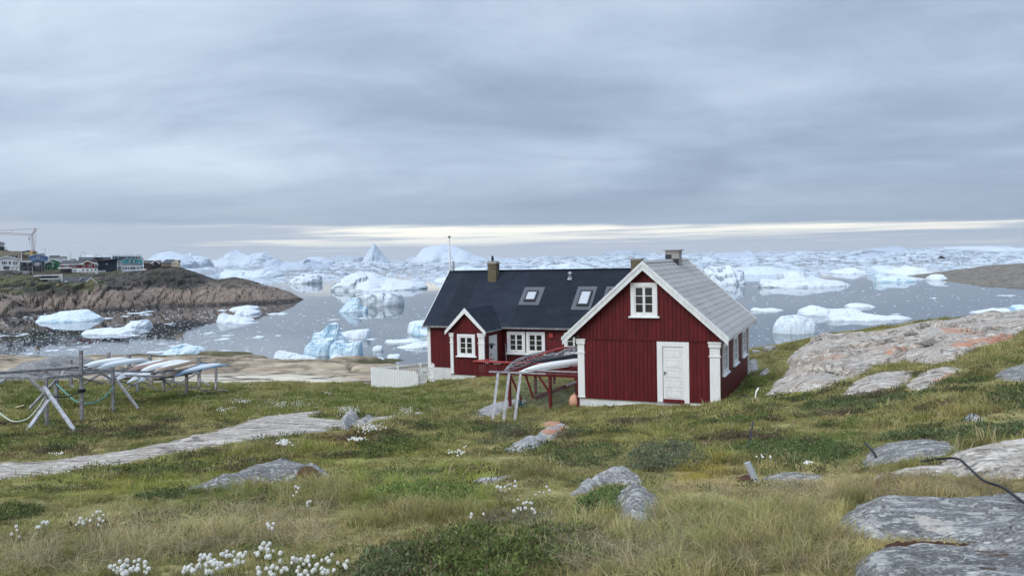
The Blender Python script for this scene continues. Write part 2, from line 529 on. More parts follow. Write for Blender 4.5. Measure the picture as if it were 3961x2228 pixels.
def rock_mat(name, base, pale, dark, lichen=None, lichen_amt=0.0, scale=1.0, crack=0.5, strata=(1, 1, 1), bump=0.6):
    """grained bedrock: blotches, pale crusts, dark seams; attribute 'paint' (rgb) lays lichen and stains that belong to the stone"""
    m_, T = newmat(name)
    ge = T.n('ShaderNodeNewGeometry')
    p = T.scl(ge.outputs['Position'], tuple(scale * s for s in strata))
    big = T.noise(p, 0.55, 5, 0.6, 0.4)
    mid = T.noise(p, 3.2, 6, 0.68, 0.3)
    fin = T.noise(p, 21.0, 5, 0.7)
    c = T.mix(T.ss(big, 0.34, 0.66), (*base, 1), tuple(x * 0.72 for x in base) + (1,))
    c = T.mix(T.ss(mid, 0.49, 0.60, 0, 0.75), c, (*pale, 1))
    c = T.mix(T.ss(fin, 0.55, 0.60, 0, 0.7), c, (*pale, 1))
    c = T.mix(T.ss(fin, 0.45, 0.38, 0, 0.75), c, (*dark, 1))
    sp1 = T.n('ShaderNodeTexVoronoi', ins={'Vector': T.scl(p, (1, 1, 1)), 'Scale': 7.0})
    blot = T.m('MULTIPLY', T.ss(T.m('ADD', sp1.outputs['Distance'], T.m('MULTIPLY', T.m('SUBTRACT', fin, 0.5), 0.5)), 0.30, 0.20), T.ss(T.n('ShaderNodeSeparateColor', ins={0: sp1.outputs['Color']}).outputs[0], 0.62, 0.66))
    c = T.mix(T.m('MULTIPLY', blot, 0.75), c, tuple(min(1, x * 1.25) for x in pale) + (1,))       # crustose lichen spots
    sp2 = T.n('ShaderNodeTexVoronoi', ins={'Vector': T.scl(p, (1.3, 1.3, 1.3)), 'Scale': 11.0})
    blk2 = T.m('MULTIPLY', T.ss(T.m('ADD', sp2.outputs['Distance'], T.m('MULTIPLY', T.m('SUBTRACT', mid, 0.5), 0.6)), 0.30, 0.18), T.ss(T.n('ShaderNodeSeparateColor', ins={0: sp2.outputs['Color']}).outputs[1], 0.60, 0.64))
    c = T.mix(T.m('MULTIPLY', blk2, 0.7), c, (*dark, 1))
    vo = T.n('ShaderNodeTexVoronoi', feature='DISTANCE_TO_EDGE', ins={'Vector': T.scl(p, (1.0, 2.2, 1.6)), 'Scale': 0.55})
    wob = T.m('ADD', vo.outputs['Distance'], T.m('MULTIPLY', T.m('SUBTRACT', mid, 0.5), 0.16))
    ck = T.ss(wob, 0.0, 0.035, 1.0, 0.0)
    c = T.mix(T.m('MULTIPLY', ck, crack), c, (*dark, 1))
    if lichen:
        ln = T.noise(T.scl(p, (1, 1, 1)), 0.8, 6, 0.7, 0.5)
        c = T.mix(T.ss(ln, 0.60, 0.70, 0, lichen_amt), c, (*lichen, 1))
    at = T.n('ShaderNodeAttribute', attribute_name='paint')
    pn = T.noise(p, 5.0, 6, 0.7, 0.4)
    amt = T.m('MULTIPLY', at.outputs['Alpha'], 1.0)
    # 'paint' is stored as colour; 'pamt' as its cover
    pa = T.n('ShaderNodeAttribute', attribute_name='pamt')
    cov = T.m('MULTIPLY', T.ss(T.m('ADD', T.m('MULTIPLY', pn, 1.6), T.m('SUBTRACT', pa.outputs['Fac'], 1.25)), 0.22, 0.62), 0.85)
    c = T.mix(cov, c, at.outputs['Color'])
    h = T.m('ADD', T.m('MULTIPLY', mid, 0.5), T.m('MULTIPLY', fin, 0.35))
    h = T.m('SUBTRACT', h, T.m('MULTIPLY', ck, crack))
    finish(T, c, 0.85, h, bump, 0.08 / scale, 0.25)
    return m_


ROCK_NEAR = rock_mat('lichened_grey_gneiss', (0.178, 0.174, 0.170), (0.42, 0.41, 0.385), (0.045, 0.043, 0.041), (0.12, 0.105, 0.08), 0.4, 2.2, 0.25, (0.7, 1.5, 1.5))
ROCK_PALE = rock_mat('pale_polished_gneiss', (0.385, 0.33, 0.28), (0.58, 0.53, 0.465), (0.10, 0.085, 0.075), (0.40, 0.28, 0.21), 0.6, 1.0, 0.75, (0.8, 1.3, 1.3))
ROCK_SHORE = rock_mat('tan_shore_rock', (0.27, 0.205, 0.145), (0.40, 0.325, 0.235), (0.085, 0.065, 0.05), (0.21, 0.19, 0.09), 0.5, 0.33, 0.6, (0.6, 1.2, 1.2))
ROCK_BOULDER = rock_mat('boulder_granite', (0.30, 0.29, 0.28), (0.50, 0.48, 0.46), (0.09, 0.08, 0.075), None, 0, 3.0, 0.25)

# ------------------------------------------------------------------ the near ground: heights from surveyed points
# (photo column, photo row, distance) of points on the ground, then hidden ground as (column, distance, height below the eye)
SEEN = [
    (0, 2228, 4.2), (700, 2228, 4.15), (1400, 2228, 4.05), (2100, 2228, 3.95), (2800, 2228, 3.9), (3400, 2228, 3.8), (3961, 2228, 3.75),
    (0, 2060, 5.6), (600, 2060, 5.5), (1300, 2060, 5.3), (2000, 2060, 5.0), (2700, 2060, 4.9), (3400, 2060, 4.75), (3961, 2060, 4.6),
    (0, 1930, 7.4), (700, 1930, 7.2), (1400, 1930, 7.0), (2000, 1930, 6.6), (2700, 1930, 6.4), (3300, 1930, 6.0), (3961, 1900, 5.9),
    (0, 1850, 9.4), (500, 1850, 9.2), (1000, 1840, 9.0), (1600, 1830, 8.8), (2100, 1830, 8.6), (2700, 1820, 8.6), (3300, 1810, 7.9), (3961, 1780, 7.3),
    (0, 1790, 12.2), (500, 1750, 13.2), (1000, 1740, 12.3), (1500, 1730, 12.2), (2000, 1730, 12.0), (2500, 1730, 11.3), (3000, 1730, 10.6), (3500, 1700, 9.8), (3961, 1660, 9.4),
    (100, 1682, 18.4), (316, 1626, 22), (700, 1660, 17.8), (1100, 1650, 18.0), (1500, 1650, 17.5), (1800, 1660, 16.8), (2200, 1650, 17.0), (2600, 1650, 15.8), (3000, 1630, 14.8), (3500, 1600, 13.0), (3961, 1540, 12.6),
    (438, 1598, 24.5), (800, 1580, 26), (1200, 1570, 26.5), (1600, 1580, 25.5), (1840, 1630, 25.8), (1990, 1620, 27.2), (2136, 1614, 28.4), (2241, 1571, 29.1), (2500, 1585, 26.5), (2788, 1564, 27.0),
    (2900, 1570, 20.5), (3200, 1560, 17.8), (3600, 1500, 17.2), (3961, 1450, 17.5),
    (0, 1520, 30), (218, 1577, 27), (532, 1518, 33), (722, 1523, 33), (633, 1511, 34.5), (835, 1507, 36), (274, 1504, 34.5),
    (1100, 1520, 33), (1440, 1497, 40.5), (1611, 1497, 39.6), (1760, 1478, 40.2), (1850, 1455, 38.5), (2050, 1452, 37.3), (2235, 1462, 36.0), (2060, 1520, 33), (1900, 1540, 32.5), (1600, 1540, 33),
    (2896, 1447, 34), (2900, 1500, 30), (3000, 1490, 26.5), (3150, 1480, 24.5), (3300, 1480, 22), (3500, 1440, 22.5), (3750, 1390, 25), (3961, 1370, 24),
    (2960, 1400, 36), (3100, 1390, 35), (3300, 1370, 34), (3550, 1330, 34), (3800, 1290, 34), (3961, 1270, 34),
    (2896, 1352, 45), (3043, 1328, 47), (3185, 1295, 49), (3410, 1274, 50), (3630, 1240, 49), (3826, 1214, 47), (3961, 1204, 45),
    (0, 1470, 42), (300, 1475, 41), (600, 1482, 40), (800, 1490, 40), (1000, 1488, 41), (1250, 1482, 42),
    (0, 1440, 60), (300, 1440, 60), (600, 1445, 58), (900, 1448, 57), (1200, 1450, 55), (1450, 1452, 53),
    (0, 1415, 85), (300, 1415, 85), (600, 1418, 82), (900, 1425, 80), (1150, 1430, 78), (1400, 1428, 78),
]
HIDDEN = [
    (1700, 46, -7.0), (2000, 46, -7.1), (2400, 46, -7.0), (2700, 45, -6.3), (1650, 52, -7.9), (2300, 40, -6.2), (2600, 33, -5.5), (2100, 40, -6.3),
    (1600, 62, -9.2), (2000, 62, -9.6), (2500, 62, -9.2), (2900, 58, -8.0), (3200, 62, -8.2), (3600, 62, -7.2), (3961, 58, -5.8), (4500, 50, -3.2),
    (1600, 90, -13.2), (2000, 90, -14.0), (2500, 90, -14.0), (3000, 85, -13.0), (3500, 85, -12), (3961, 85, -11.5), (4600, 80, -9),
    (2000, 118, -18.5), (2500, 118, -18.5), (3000, 115, -18.5), (3500, 115, -18.5), (3961, 115, -18.5), (4600, 115, -18),
    (-700, 4, -1.75), (4700, 4, -1.5), (-700, 12, -3.2), (4700, 9, -2.1), (-700, 22, -4.7), (4700, 16, -2.4), (-700, 42, -6.4), (4700, 30, -2.8), (-700, 85, -11.4),
    (0, 2, -1.62), (2000, 2, -1.6), (3961, 2, -1.55), (0, 1, -1.6), (2000, 1, -1.58), (3961, 1, -1.52), (-700, 1.2, -1.65), (4700, 1.2, -1.45),
    (-700, 135, -15.8), (-700, 165, -19), (0, 165, -20), (600, 165, -20), (1100, 160, -20), (1600, 160, -20), (2000, 160, -22), (3000, 160, -22), (3961, 160, -22), (4700, 160, -20),
]
# the water's edge in photo pixels (height 0)
EDGE = [(-300, 1390), (60, 1386), (240, 1384), (420, 1383), (600, 1381), (780, 1381), (970, 1374), (1010, 1392), (1120, 1398), (1260, 1396), (1400, 1390), (1520, 1400)]

_pts, _val = [], []
for a, b, c in SEEN:
    p_ = P(a, b, c); _pts.append((p_[0], p_[1])); _val.append(p_[2])
for a, b, c in HIDDEN:
    _pts.append(((a - CX) / FPX * b, b)); _val.append(16 + c)
for a, b in EDGE:
    p_ = Pz(a, b, 0.0); _pts.append((p_[0], p_[1])); _val.append(0.0)
_pts = np.array(_pts); _val = np.array(_val)


def _st(x, y):
    y = np.maximum(y, 0.6)
    return np.stack([np.asarray(x) / y * 2.0, np.log(y) * 1.25], -1)


_S = _st(_pts[:, 0], _pts[:, 1])


def _phi(r2):
    return np.where(r2 > 1e-12, 0.5 * r2 * np.log(np.maximum(r2, 1e-12)), 0.0)


_n = len(_S)
_A = np.zeros((_n + 3, _n + 3))
_A[:_n, :_n] = _phi(((_S[:, None] - _S[None]) ** 2).sum(-1)) + np.eye(_n) * 0.004
_A[:_n, _n] = 1; _A[:_n, _n + 1:] = _S
_A[_n, :_n] = 1; _A[_n + 1:, :_n] = _S.T
_W = np.linalg.solve(_A, np.concatenate([_val, np.zeros(3)]))


def gz0(x, y):
    x = np.asarray(x, float); y = np.asarray(y, float)
    sh = x.shape
    s = _st(x.ravel(), y.ravel())
    out_ = np.empty(len(s))
    for i in range(0, len(s), 20000):
        b = s[i:i + 20000]
        out_[i:i + 20000] = _phi(((b[:, None] - _S[None]) ** 2).sum(-1)) @ _W[:_n] + _W[_n] + b @ _W[_n + 1:]
    return out_.reshape(sh)


def gz(x, y):
    """ground height with hummocks"""
    x = np.asarray(x, float); y = np.asarray(y, float)
    z = gz0(x, y)
    amp = np.clip(y / 6.0, 0.3, 1.0)
    z = z + amp * (0.10 * fbm(x / 2.6, y / 2.6, 0.3, 3) + 0.045 * fbm(x / 0.7, y / 0.7, 5.0, 3))
    far = sstep(y, 44, 60)
    f1, gp, ci = worley(x / 9 + 0.3 * fbm(x / 9, y / 9, 1.0, 2), y / 4.5, 3)
    blk = 0.9 * (ci - 0.5) * sstep(gp, 0.0, 0.25) - 0.8 * sstep(gp, 0.10, 0.0)
    return z + far * (0.9 * fbm(x / 16, y / 9, 2.0, 4) + 0.30 * ridged(x / 6, y / 3.5, 7.0, 3) + blk * sstep(y, 48, 70))


# the height function is costly: keep a fine table of it
_CA = np.linspace(-1.32, 1.32, 900); _CL = np.linspace(math.log(0.85), math.log(176), 900)
_ca, _cl = np.meshgrid(_CA, np.exp(_CL))
_CT = gz(_ca * _cl, _cl)


def gz(x, y):
    x = np.asarray(x, float); y = np.asarray(y, float)
    yy = np.clip(y, 0.86, 175)
    u = np.clip((x / yy - _CA[0]) / (_CA[1] - _CA[0]), 0, 898.999); v = np.clip((np.log(yy) - _CL[0]) / (_CL[1] - _CL[0]), 0, 898.999)
    i = v.astype(int); j = u.astype(int); fv_, fu_ = v - i, u - j
    return (_CT[i, j] * (1 - fu_) + _CT[i, j + 1] * fu_) * (1 - fv_) + (_CT[i + 1, j] * (1 - fu_) + _CT[i + 1, j + 1] * fu_) * fv_


_YM = np.geomspace(2.4, 170, 520)


def hit(px, py, off=0.0):
    """first ground point seen through a photo pixel (ground raised by off)"""
    px = np.atleast_1d(np.asarray(px, float)); py = np.atleast_1d(np.asarray(py, float))
    res = []
    for a, b in zip(px, py):
        d = ray(a, b)
        pts = EYE + d[None] * _YM[:, None]
        dz_ = pts[:, 2] - gz(pts[:, 0], pts[:, 1]) - off
        k = np.argmax(dz_ < 0)
        if dz_[k] >= 0:
            k = len(_YM) - 1
        k = max(k, 1)
        t = dz_[k - 1] / (dz_[k - 1] - dz_[k] + 1e-9)
        Yh = _YM[k - 1] + (_YM[k] - _YM[k - 1]) * np.clip(t, 0, 1)
        res.append(EYE + d * Yh)
    return np.array(res)


def hit1(px, py, off=0.0):
    return hit([px], [py], off)[0]


# colours of the plant cover, by place
ZONES = [  # polygon in photo pixels, colour, strength, softness px
    ([(0, 1500), (420, 1500), (900, 1500), (1000, 1560), (500, 1600), (0, 1590)], (0.040, 0.062, 0.014), 0.8, 40),
    ([(0, 1600), (900, 1560), (1250, 1600), (800, 1640), (0, 1740)], (0.095, 0.098, 0.030), 0.6, 30),
    ([(900, 1560), (1300, 1500), (1750, 1500), (1900, 1560), (1500, 1620), (1100, 1600)], (0.055, 0.080, 0.020), 0.7, 40),
    ([(0, 1880), (700, 1770), (1300, 1700), (1900, 1700), (1700, 1790), (700, 1890), (0, 1960)], (0.115, 0.125, 0.030), 0.65, 40),
    ([(200, 1870), (720, 1830), (700, 1900), (200, 1930)], (0.125, 0.135, 0.034), 0.5, 30),
    ([(1330, 1830), (1900, 1800), (1900, 1960), (1350, 1960)], (0.135, 0.165, 0.035), 0.7, 40),
    ([(0, 1960), (1200, 1960), (1300, 2228), (0, 2228)], (0.17, 0.16, 0.075), 0.4, 60),
    ([(350, 2000), (1250, 1960), (1300, 2110), (500, 2140)], (0.27, 0.225, 0.14), 0.45, 50),
    ([(2500, 1900), (3300, 1880), (3300, 2228), (2300, 2228)], (0.23, 0.20, 0.105), 0.45, 60),
    ([(2600, 1860), (3961, 1830), (3961, 1950), (2700, 1960)], (0.26, 0.20, 0.115), 0.6, 40),
    ([(2500, 1960), (2800, 1960), (2820, 2228), (2400, 2228)], (0.12, 0.135, 0.05), 0.5, 50),
    ([(1550, 1640), (1900, 1600), (1850, 1720), (1450, 1760)], (0.15, 0.135, 0.055), 0.6, 40),
    ([(2150, 1590), (2900, 1575), (3100, 1640), (2600, 1760), (2150, 1700)], (0.115, 0.112, 0.036), 0.65, 40),
    ([(2850, 1450), (3000, 1440), (2990, 1560), (2820, 1570)], (0.055, 0.075, 0.022), 0.8, 25),
    ([(2800, 1690), (3350, 1660), (3300, 1740), (2700, 1790)], (0.065, 0.090, 0.024), 0.7, 30),
    ([(3300, 1560), (3900, 1560), (3800, 1660), (3200, 1650)], (0.17, 0.145, 0.06), 0.55, 40),
    ([(1950, 1480), (2230, 1480), (2200, 1570), (2000, 1590)], (0.045, 0.064, 0.018), 0.8, 25),
    ([(1230, 1690), (1450, 1680), (1420, 1720), (1250, 1720)], (0.10, 0.055, 0.02), 0.8, 20),
    ([(2600, 1790), (2800, 1780), (2800, 1860), (2600, 1850)], (0.20, 0.15, 0.03), 0.75, 30),
    ([(420, 1560), (760, 1590), (760, 1640), (330, 1640)], (0.11, 0.085, 0.04), 0.4, 30),
]


def gcol(x, y, z):
    px, py = proj(x, y, z)
    n1 = fbm(x / 3.1, y / 3.1, 1.1, 4)
    n2 = fbm(x / 0.9, y / 0.9, 4.2, 3)
    green = np.array([0.150, 0.168, 0.058]); straw = np.array([0.34, 0.285, 0.155]); dark = np.array([0.085, 0.105, 0.036])
    t = np.clip(0.42 + 0.55 * n1 + 0.42 * n2, 0, 1)[..., None]
    c = green * (1 - t) + straw * t
    t2 = sstep(fbm(x / 1.7 + 40, y / 1.7, 9.0, 3), 0.12, 0.45)[..., None]
    c = c * (1 - 0.6 * t2) + dark * 0.6 * t2
    mot = np.clip(1.0 + 0.75 * fbm(x / 0.38, y / 0.38, 6.6, 3), 0.45, 1.6)[..., None]
    for poly, col, s, soft in ZONES:
        wgt = s * sstep(poly_sd(px + 40 * n2, py + 25 * n1, poly), -soft, soft)
        wgt = (wgt * np.clip(0.75 + 0.7 * n2, 0.25, 1.0))[..., None]
        c = c * (1 - wgt) + np.array(col) * 1.7 * wgt
    return c * mot * np.array([1.16, 1.14, 1.08])


# bare bedrock polygons in photo pixels: name, polygon, crown height, edge roll, material key, label, paint list
ROCKS = [
    ('rock_slab', [(-60, 1795), (150, 1785), (330, 1762), (480, 1742), (640, 1712), (800, 1672), (920, 1640), (1010, 1612), (1110, 1600), (1240, 1588), (1260, 1594), (1190, 1612), (1330, 1625), (1480, 1610), (1640, 1592), (1650, 1600), (1560, 1618), (1340, 1652), (1260, 1672), (1100, 1690), (950, 1705), (780, 1738), (500, 1790), (250, 1835), (-60, 1868)],
     0.035, 0.4, 'pale', 'long pale grey bedrock strip crossing the grass below the kayak rack', []),
    ('boulder', [(722, 1890), (850, 1862), (960, 1822), (1040, 1796), (1120, 1788), (1180, 1800), (1235, 1830), (1330, 1866), (1180, 1878), (1090, 1868), (1000, 1876), (880, 1905), (790, 1902)],
     0.15, 0.45, 'near', 'low blue-grey humped boulder with rusty moss in the grass', [((0.20, 0.11, 0.03), [(1140, 1845), (1240, 1840), (1230, 1878), (1150, 1876)]), ((0.42, 0.31, 0.02), [(900, 1880), (980, 1885), (970, 1910), (900, 1908)])]),
    ('boulder', [(2210, 1915), (2260, 1870), (2320, 1840), (2400, 1830), (2470, 1840), (2480, 1865), (2420, 1880), (2330, 1885), (2270, 1905)],
     0.13, 0.25, 'boulder', 'whitish round boulder behind the grey boulder', []),
    ('boulder', [(2370, 1960), (2390, 1920), (2440, 1900), (2500, 1905), (2555, 1930), (2562, 1965), (2530, 2010), (2470, 2035), (2400, 2030), (2375, 2000)],
     0.15, 0.22, 'near', 'smooth dark grey boulder beside the leafy willow bush', []),
    ('boulder', [(1945, 1745), (2000, 1715), (2070, 1690), (2130, 1655), (2195, 1648), (2220, 1668), (2160, 1690), (2110, 1715), (2080, 1745), (2010, 1757)],
     0.13, 0.4, 'boulder', 'pale sloping rock with orange lichen below the red house', [((0.46, 0.15, 0.05), [(2070, 1660), (2180, 1640), (2210, 1660), (2120, 1690)])]),
    ('boulder', [(2070, 1648), (2110, 1630), (2190, 1640), (2180, 1658), (2100, 1660)], 0.10, 0.3, 'boulder', 'small orange-crusted stone below the concrete plinth', [((0.48, 0.17, 0.06), [(2050, 1620), (2220, 1620), (2220, 1670), (2050, 1670)])]),
    ('boulder', [(1840, 1590), (1910, 1560), (1990, 1545), (2040, 1548), (2030, 1560), (1960, 1585), (1900, 1612), (1850, 1610)], 0.09, 0.3, 'boulder', 'pale rock ledge under the red kayak rack', []),
    ('boulder', [(1810, 1860), (1860, 1846), (1910, 1842), (2060, 1832), (2130, 1828), (2060, 1845), (1960, 1860), (1880, 1874)], 0.05, 0.2, 'boulder', 'flat thin stone with yellow moss among the cotton grass', [((0.40, 0.30, 0.02), [(1970, 1835), (2070, 1830), (2060, 1860), (1975, 1862)])]),
    ('boulder', [(1310, 1660), (1320, 1625), (1355, 1612), (1390, 1618), (1370, 1640), (1345, 1665)], 0.22, 0.2, 'boulder', 'small white stone block standing beside the dark pool', []),
    ('boulder', [(1390, 1640), (1400, 1615), (1440, 1610), (1430, 1630), (1415, 1645)], 0.12, 0.2, 'boulder', 'small whitish stone next to the white stone block', []),
    ('rock_slab', [(3195, 2055), (3260, 2005), (3330, 1965), (3460, 1955), (3700, 1952), (3800, 1945), (4100, 1920), (4100, 2125), (3860, 2122), (3640, 2105), (3450, 2095), (3330, 2085)],
     0.10, 0.22, 'near', 'broad blue-grey lichened slab under the black hose', [((0.50, 0.44, 0.38), [(3520, 1990), (3580, 1985), (3640, 2010), (3700, 2025), (3680, 2060), (3560, 2050)])]),
    ('rock_slab', [(3290, 2180), (3360, 2145), (3500, 2130), (3760, 2135), (4100, 2140), (4100, 2330), (3500, 2310), (3300, 2250)],
     0.08, 0.16, 'near', 'lowest grey slab cut off by the picture edge below a mossy crack', [((0.07, 0.03, 0.012), [(3760, 2120), (3920, 2125), (3900, 2160), (3780, 2155)]), ((0.06, 0.025, 0.012), [(3790, 2190), (3870, 2195), (3860, 2215), (3800, 2210)])]),
    ('rock_slab', [(3330, 1790), (3370, 1740), (3450, 1715), (3560, 1705), (3690, 1715), (3720, 1745), (3600, 1775), (3480, 1790), (3340, 1812)],
     0.07, 0.25, 'near', 'dark grey slab with pale streaks just below the green shrubs', []),
    ('rock_slab', [(3620, 1795), (3700, 1750), (3850, 1715), (4100, 1690), (4100, 1850), (3850, 1860), (3650, 1830)],
     0.08, 0.25, 'pale', 'whitish lichened slab reaching the frame edge above the hose', []),
    ('rock_slab', [(3360, 1850), (3480, 1815), (3660, 1800), (3680, 1830), (3620, 1850), (3480, 1868), (3380, 1875)], 0.05, 0.2, 'pale', 'flat pale ledge crossed by the black hose', []),
    ('rock_slab', [(2940, 1848), (3020, 1832), (3180, 1835), (3200, 1850), (3120, 1866), (2980, 1868)], 0.05, 0.2, 'near', 'small flat grey slab beside the leaning grey pipe', []),
    ('boulder', [(3718, 1622), (3750, 1610), (3800, 1612), (3822, 1622), (3790, 1632), (3730, 1634)], 0.08, 0.2, 'boulder', 'small cream stone lying in the dry grass', []),
    ('rock_slab', [(3900, 1640), (3961, 1630), (4100, 1620), (4100, 1690), (3930, 1670)], 0.05, 0.25, 'pale', 'pale slab in the shrubs above the whitish slab', []),
    ('rock_slab', [(3255, 1530), (3300, 1480), (3370, 1455), (3480, 1440), (3545, 1440), (3520, 1470), (3480, 1495), (3420, 1512), (3330, 1530)],
     0.10, 0.4, 'pale', 'oval pale slab downhill of the big bedrock slope', []),
    ('rock_slab', [(3500, 1490), (3560, 1450), (3640, 1425), (3720, 1425), (3715, 1450), (3660, 1480), (3580, 1510), (3510, 1515)],
     0.10, 0.4, 'pale', 'pale slab with a bright orange lichen streak', [((0.62, 0.13, 0.03), [(3600, 1470), (3700, 1440), (3690, 1455), (3620, 1485)])]),
    ('rock_slab', [(3840, 1460), (3880, 1430), (3980, 1415), (4100, 1410), (4100, 1480), (3900, 1480)], 0.12, 0.4, 'near', 'dark grey outcrop in the dry grass near the frame edge', []),
    ('rock_slab', [(2890, 1400), (2930, 1390), (2935, 1420), (2925, 1440), (2895, 1440)], 0.10, 0.3, 'boulder', 'pale stone slab at the far corner of the house', []),
    ('boulder', [(2935, 1450), (2950, 1435), (2975, 1428), (2978, 1440), (2955, 1452)], 0.12, 0.25, 'boulder', 'small pale stone in the grass by the far corner', []),
    ('rock_slab', [(2960, 1530), (3010, 1480), (3060, 1430), (3050, 1390), (3080, 1360), (3120, 1335), (3160, 1310), (3300, 1296), (3420, 1284), (3560, 1262), (3640, 1248), (3800, 1222), (3960, 1210), (4200, 1190), (4200, 1262), (3960, 1275), (3860, 1330), (3780, 1345), (3700, 1395), (3600, 1410), (3500, 1400), (3390, 1418), (3330, 1460), (3290, 1480), (3180, 1510), (3080, 1530)],
     0.28, 1.2, 'pale', 'huge pale bedrock slope with orange lichen between house and sea',
     [((0.44, 0.16, 0.075), [(3650, 1330), (3750, 1310), (3900, 1285), (3961, 1300), (3860, 1335), (3700, 1350)]), ((0.48, 0.17, 0.07), [(3400, 1365), (3440, 1340), (3520, 1335), (3500, 1355), (3440, 1375)]), ((0.40, 0.22, 0.15), [(3150, 1385), (3220, 1365), (3300, 1370), (3280, 1390), (3190, 1400)]), ((0.36, 0.21, 0.15), [(3330, 1350), (3480, 1325), (3460, 1345), (3360, 1362)]), ((0.42, 0.18, 0.10), [(3640, 1270), (3760, 1262), (3740, 1290), (3650, 1295)])]),
    ('rock_slab', [(-80, 1470), (60, 1425), (200, 1395), (300, 1388), (400, 1400), (330, 1440), (250, 1465), (150, 1474), (60, 1476), (-80, 1482)], 0.9, 3.5, 'near', 'dark humped shore rock behind the kayak racks', []),
]
_q5 = lambda *p: [(2900 + .7287 * x, 1200 + .7287 * y) for x, y in p]
FISSURES = {  # open joints in the big bedrock slope, photo pixels
    'huge pale bedrock slope with orange lichen between house and sea': [
        _q5((330, 276), (430, 268), (480, 255), (540, 240), (620, 232), (690, 222), (780, 205)), _q5((300, 322), (335, 318), (420, 305)), _q5((150, 322), (175, 315), (250, 297)), _q5((600, 168), (630, 165), (750, 155)),
        _q5((780, 255), (870, 225), (940, 210), (985, 203)), _q5((840, 182), (890, 155)), _q5((990, 112), (1090, 125), (1180, 98)), _q5((800, 266), (860, 250), (920, 245), (1010, 215)), _q5((330, 375), (470, 368)),
        _q5((1150, 150), (1220, 165), (1300, 140)), _q5((380, 190), (450, 178), (560, 160)), _q5((900, 120), (980, 95)), _q5((250, 200), (330, 170), (420, 150)), _q5((560, 290), (640, 270), (760, 255))],
    'low blue-grey humped boulder with rusty moss in the grass': [[(1160, 1800), (1200, 1830), (1240, 1850)], [(900, 1850), (1000, 1830), (1080, 1815)]],
}


def seg_dist(x, y, pts):
    d = np.full(x.shape, 1e9); sg = np.zeros(x.shape)
    for a, b in zip(pts[:-1], pts[1:]):
        e_ = b - a; L = max(e_ @ e_, 1e-9)
        t = np.clip(((x - a[0]) * e_[0] + (y - a[1]) * e_[1]) / L, 0, 1)
        q_ = np.hypot(x - a[0] - t * e_[0], y - a[1] - t * e_[1])
        cr_ = (e_[0] * (y - a[1]) - e_[1] * (x - a[0])) / math.sqrt(L)
        sg = np.where(q_ < d, cr_, sg); d = np.minimum(d, q_)
    return d, sg


ROCK_MATS = {'near': ROCK_NEAR, 'pale': ROCK_PALE, 'boulder': ROCK_BOULDER, 'shore': ROCK_SHORE}

rock_world = []        # polygons on the ground, for keeping grass off
for nm, poly, h_, roll, key, lab, pts_ in ROCKS:
    # polygon densified, then dropped on the ground
    dense = []
    for i in range(len(poly)):
        a, b = np.array(poly[i], float), np.array(poly[(i + 1) % len(poly)], float)
        k = max(1, int(np.hypot(*(b - a)) / 60))
        for j in range(k):
            dense.append(a + (b - a) * j / k)
    dense = np.array(dense)
    wp = hit(dense[:, 0], dense[:, 1])
    rock_world.append(wp[:, :2])


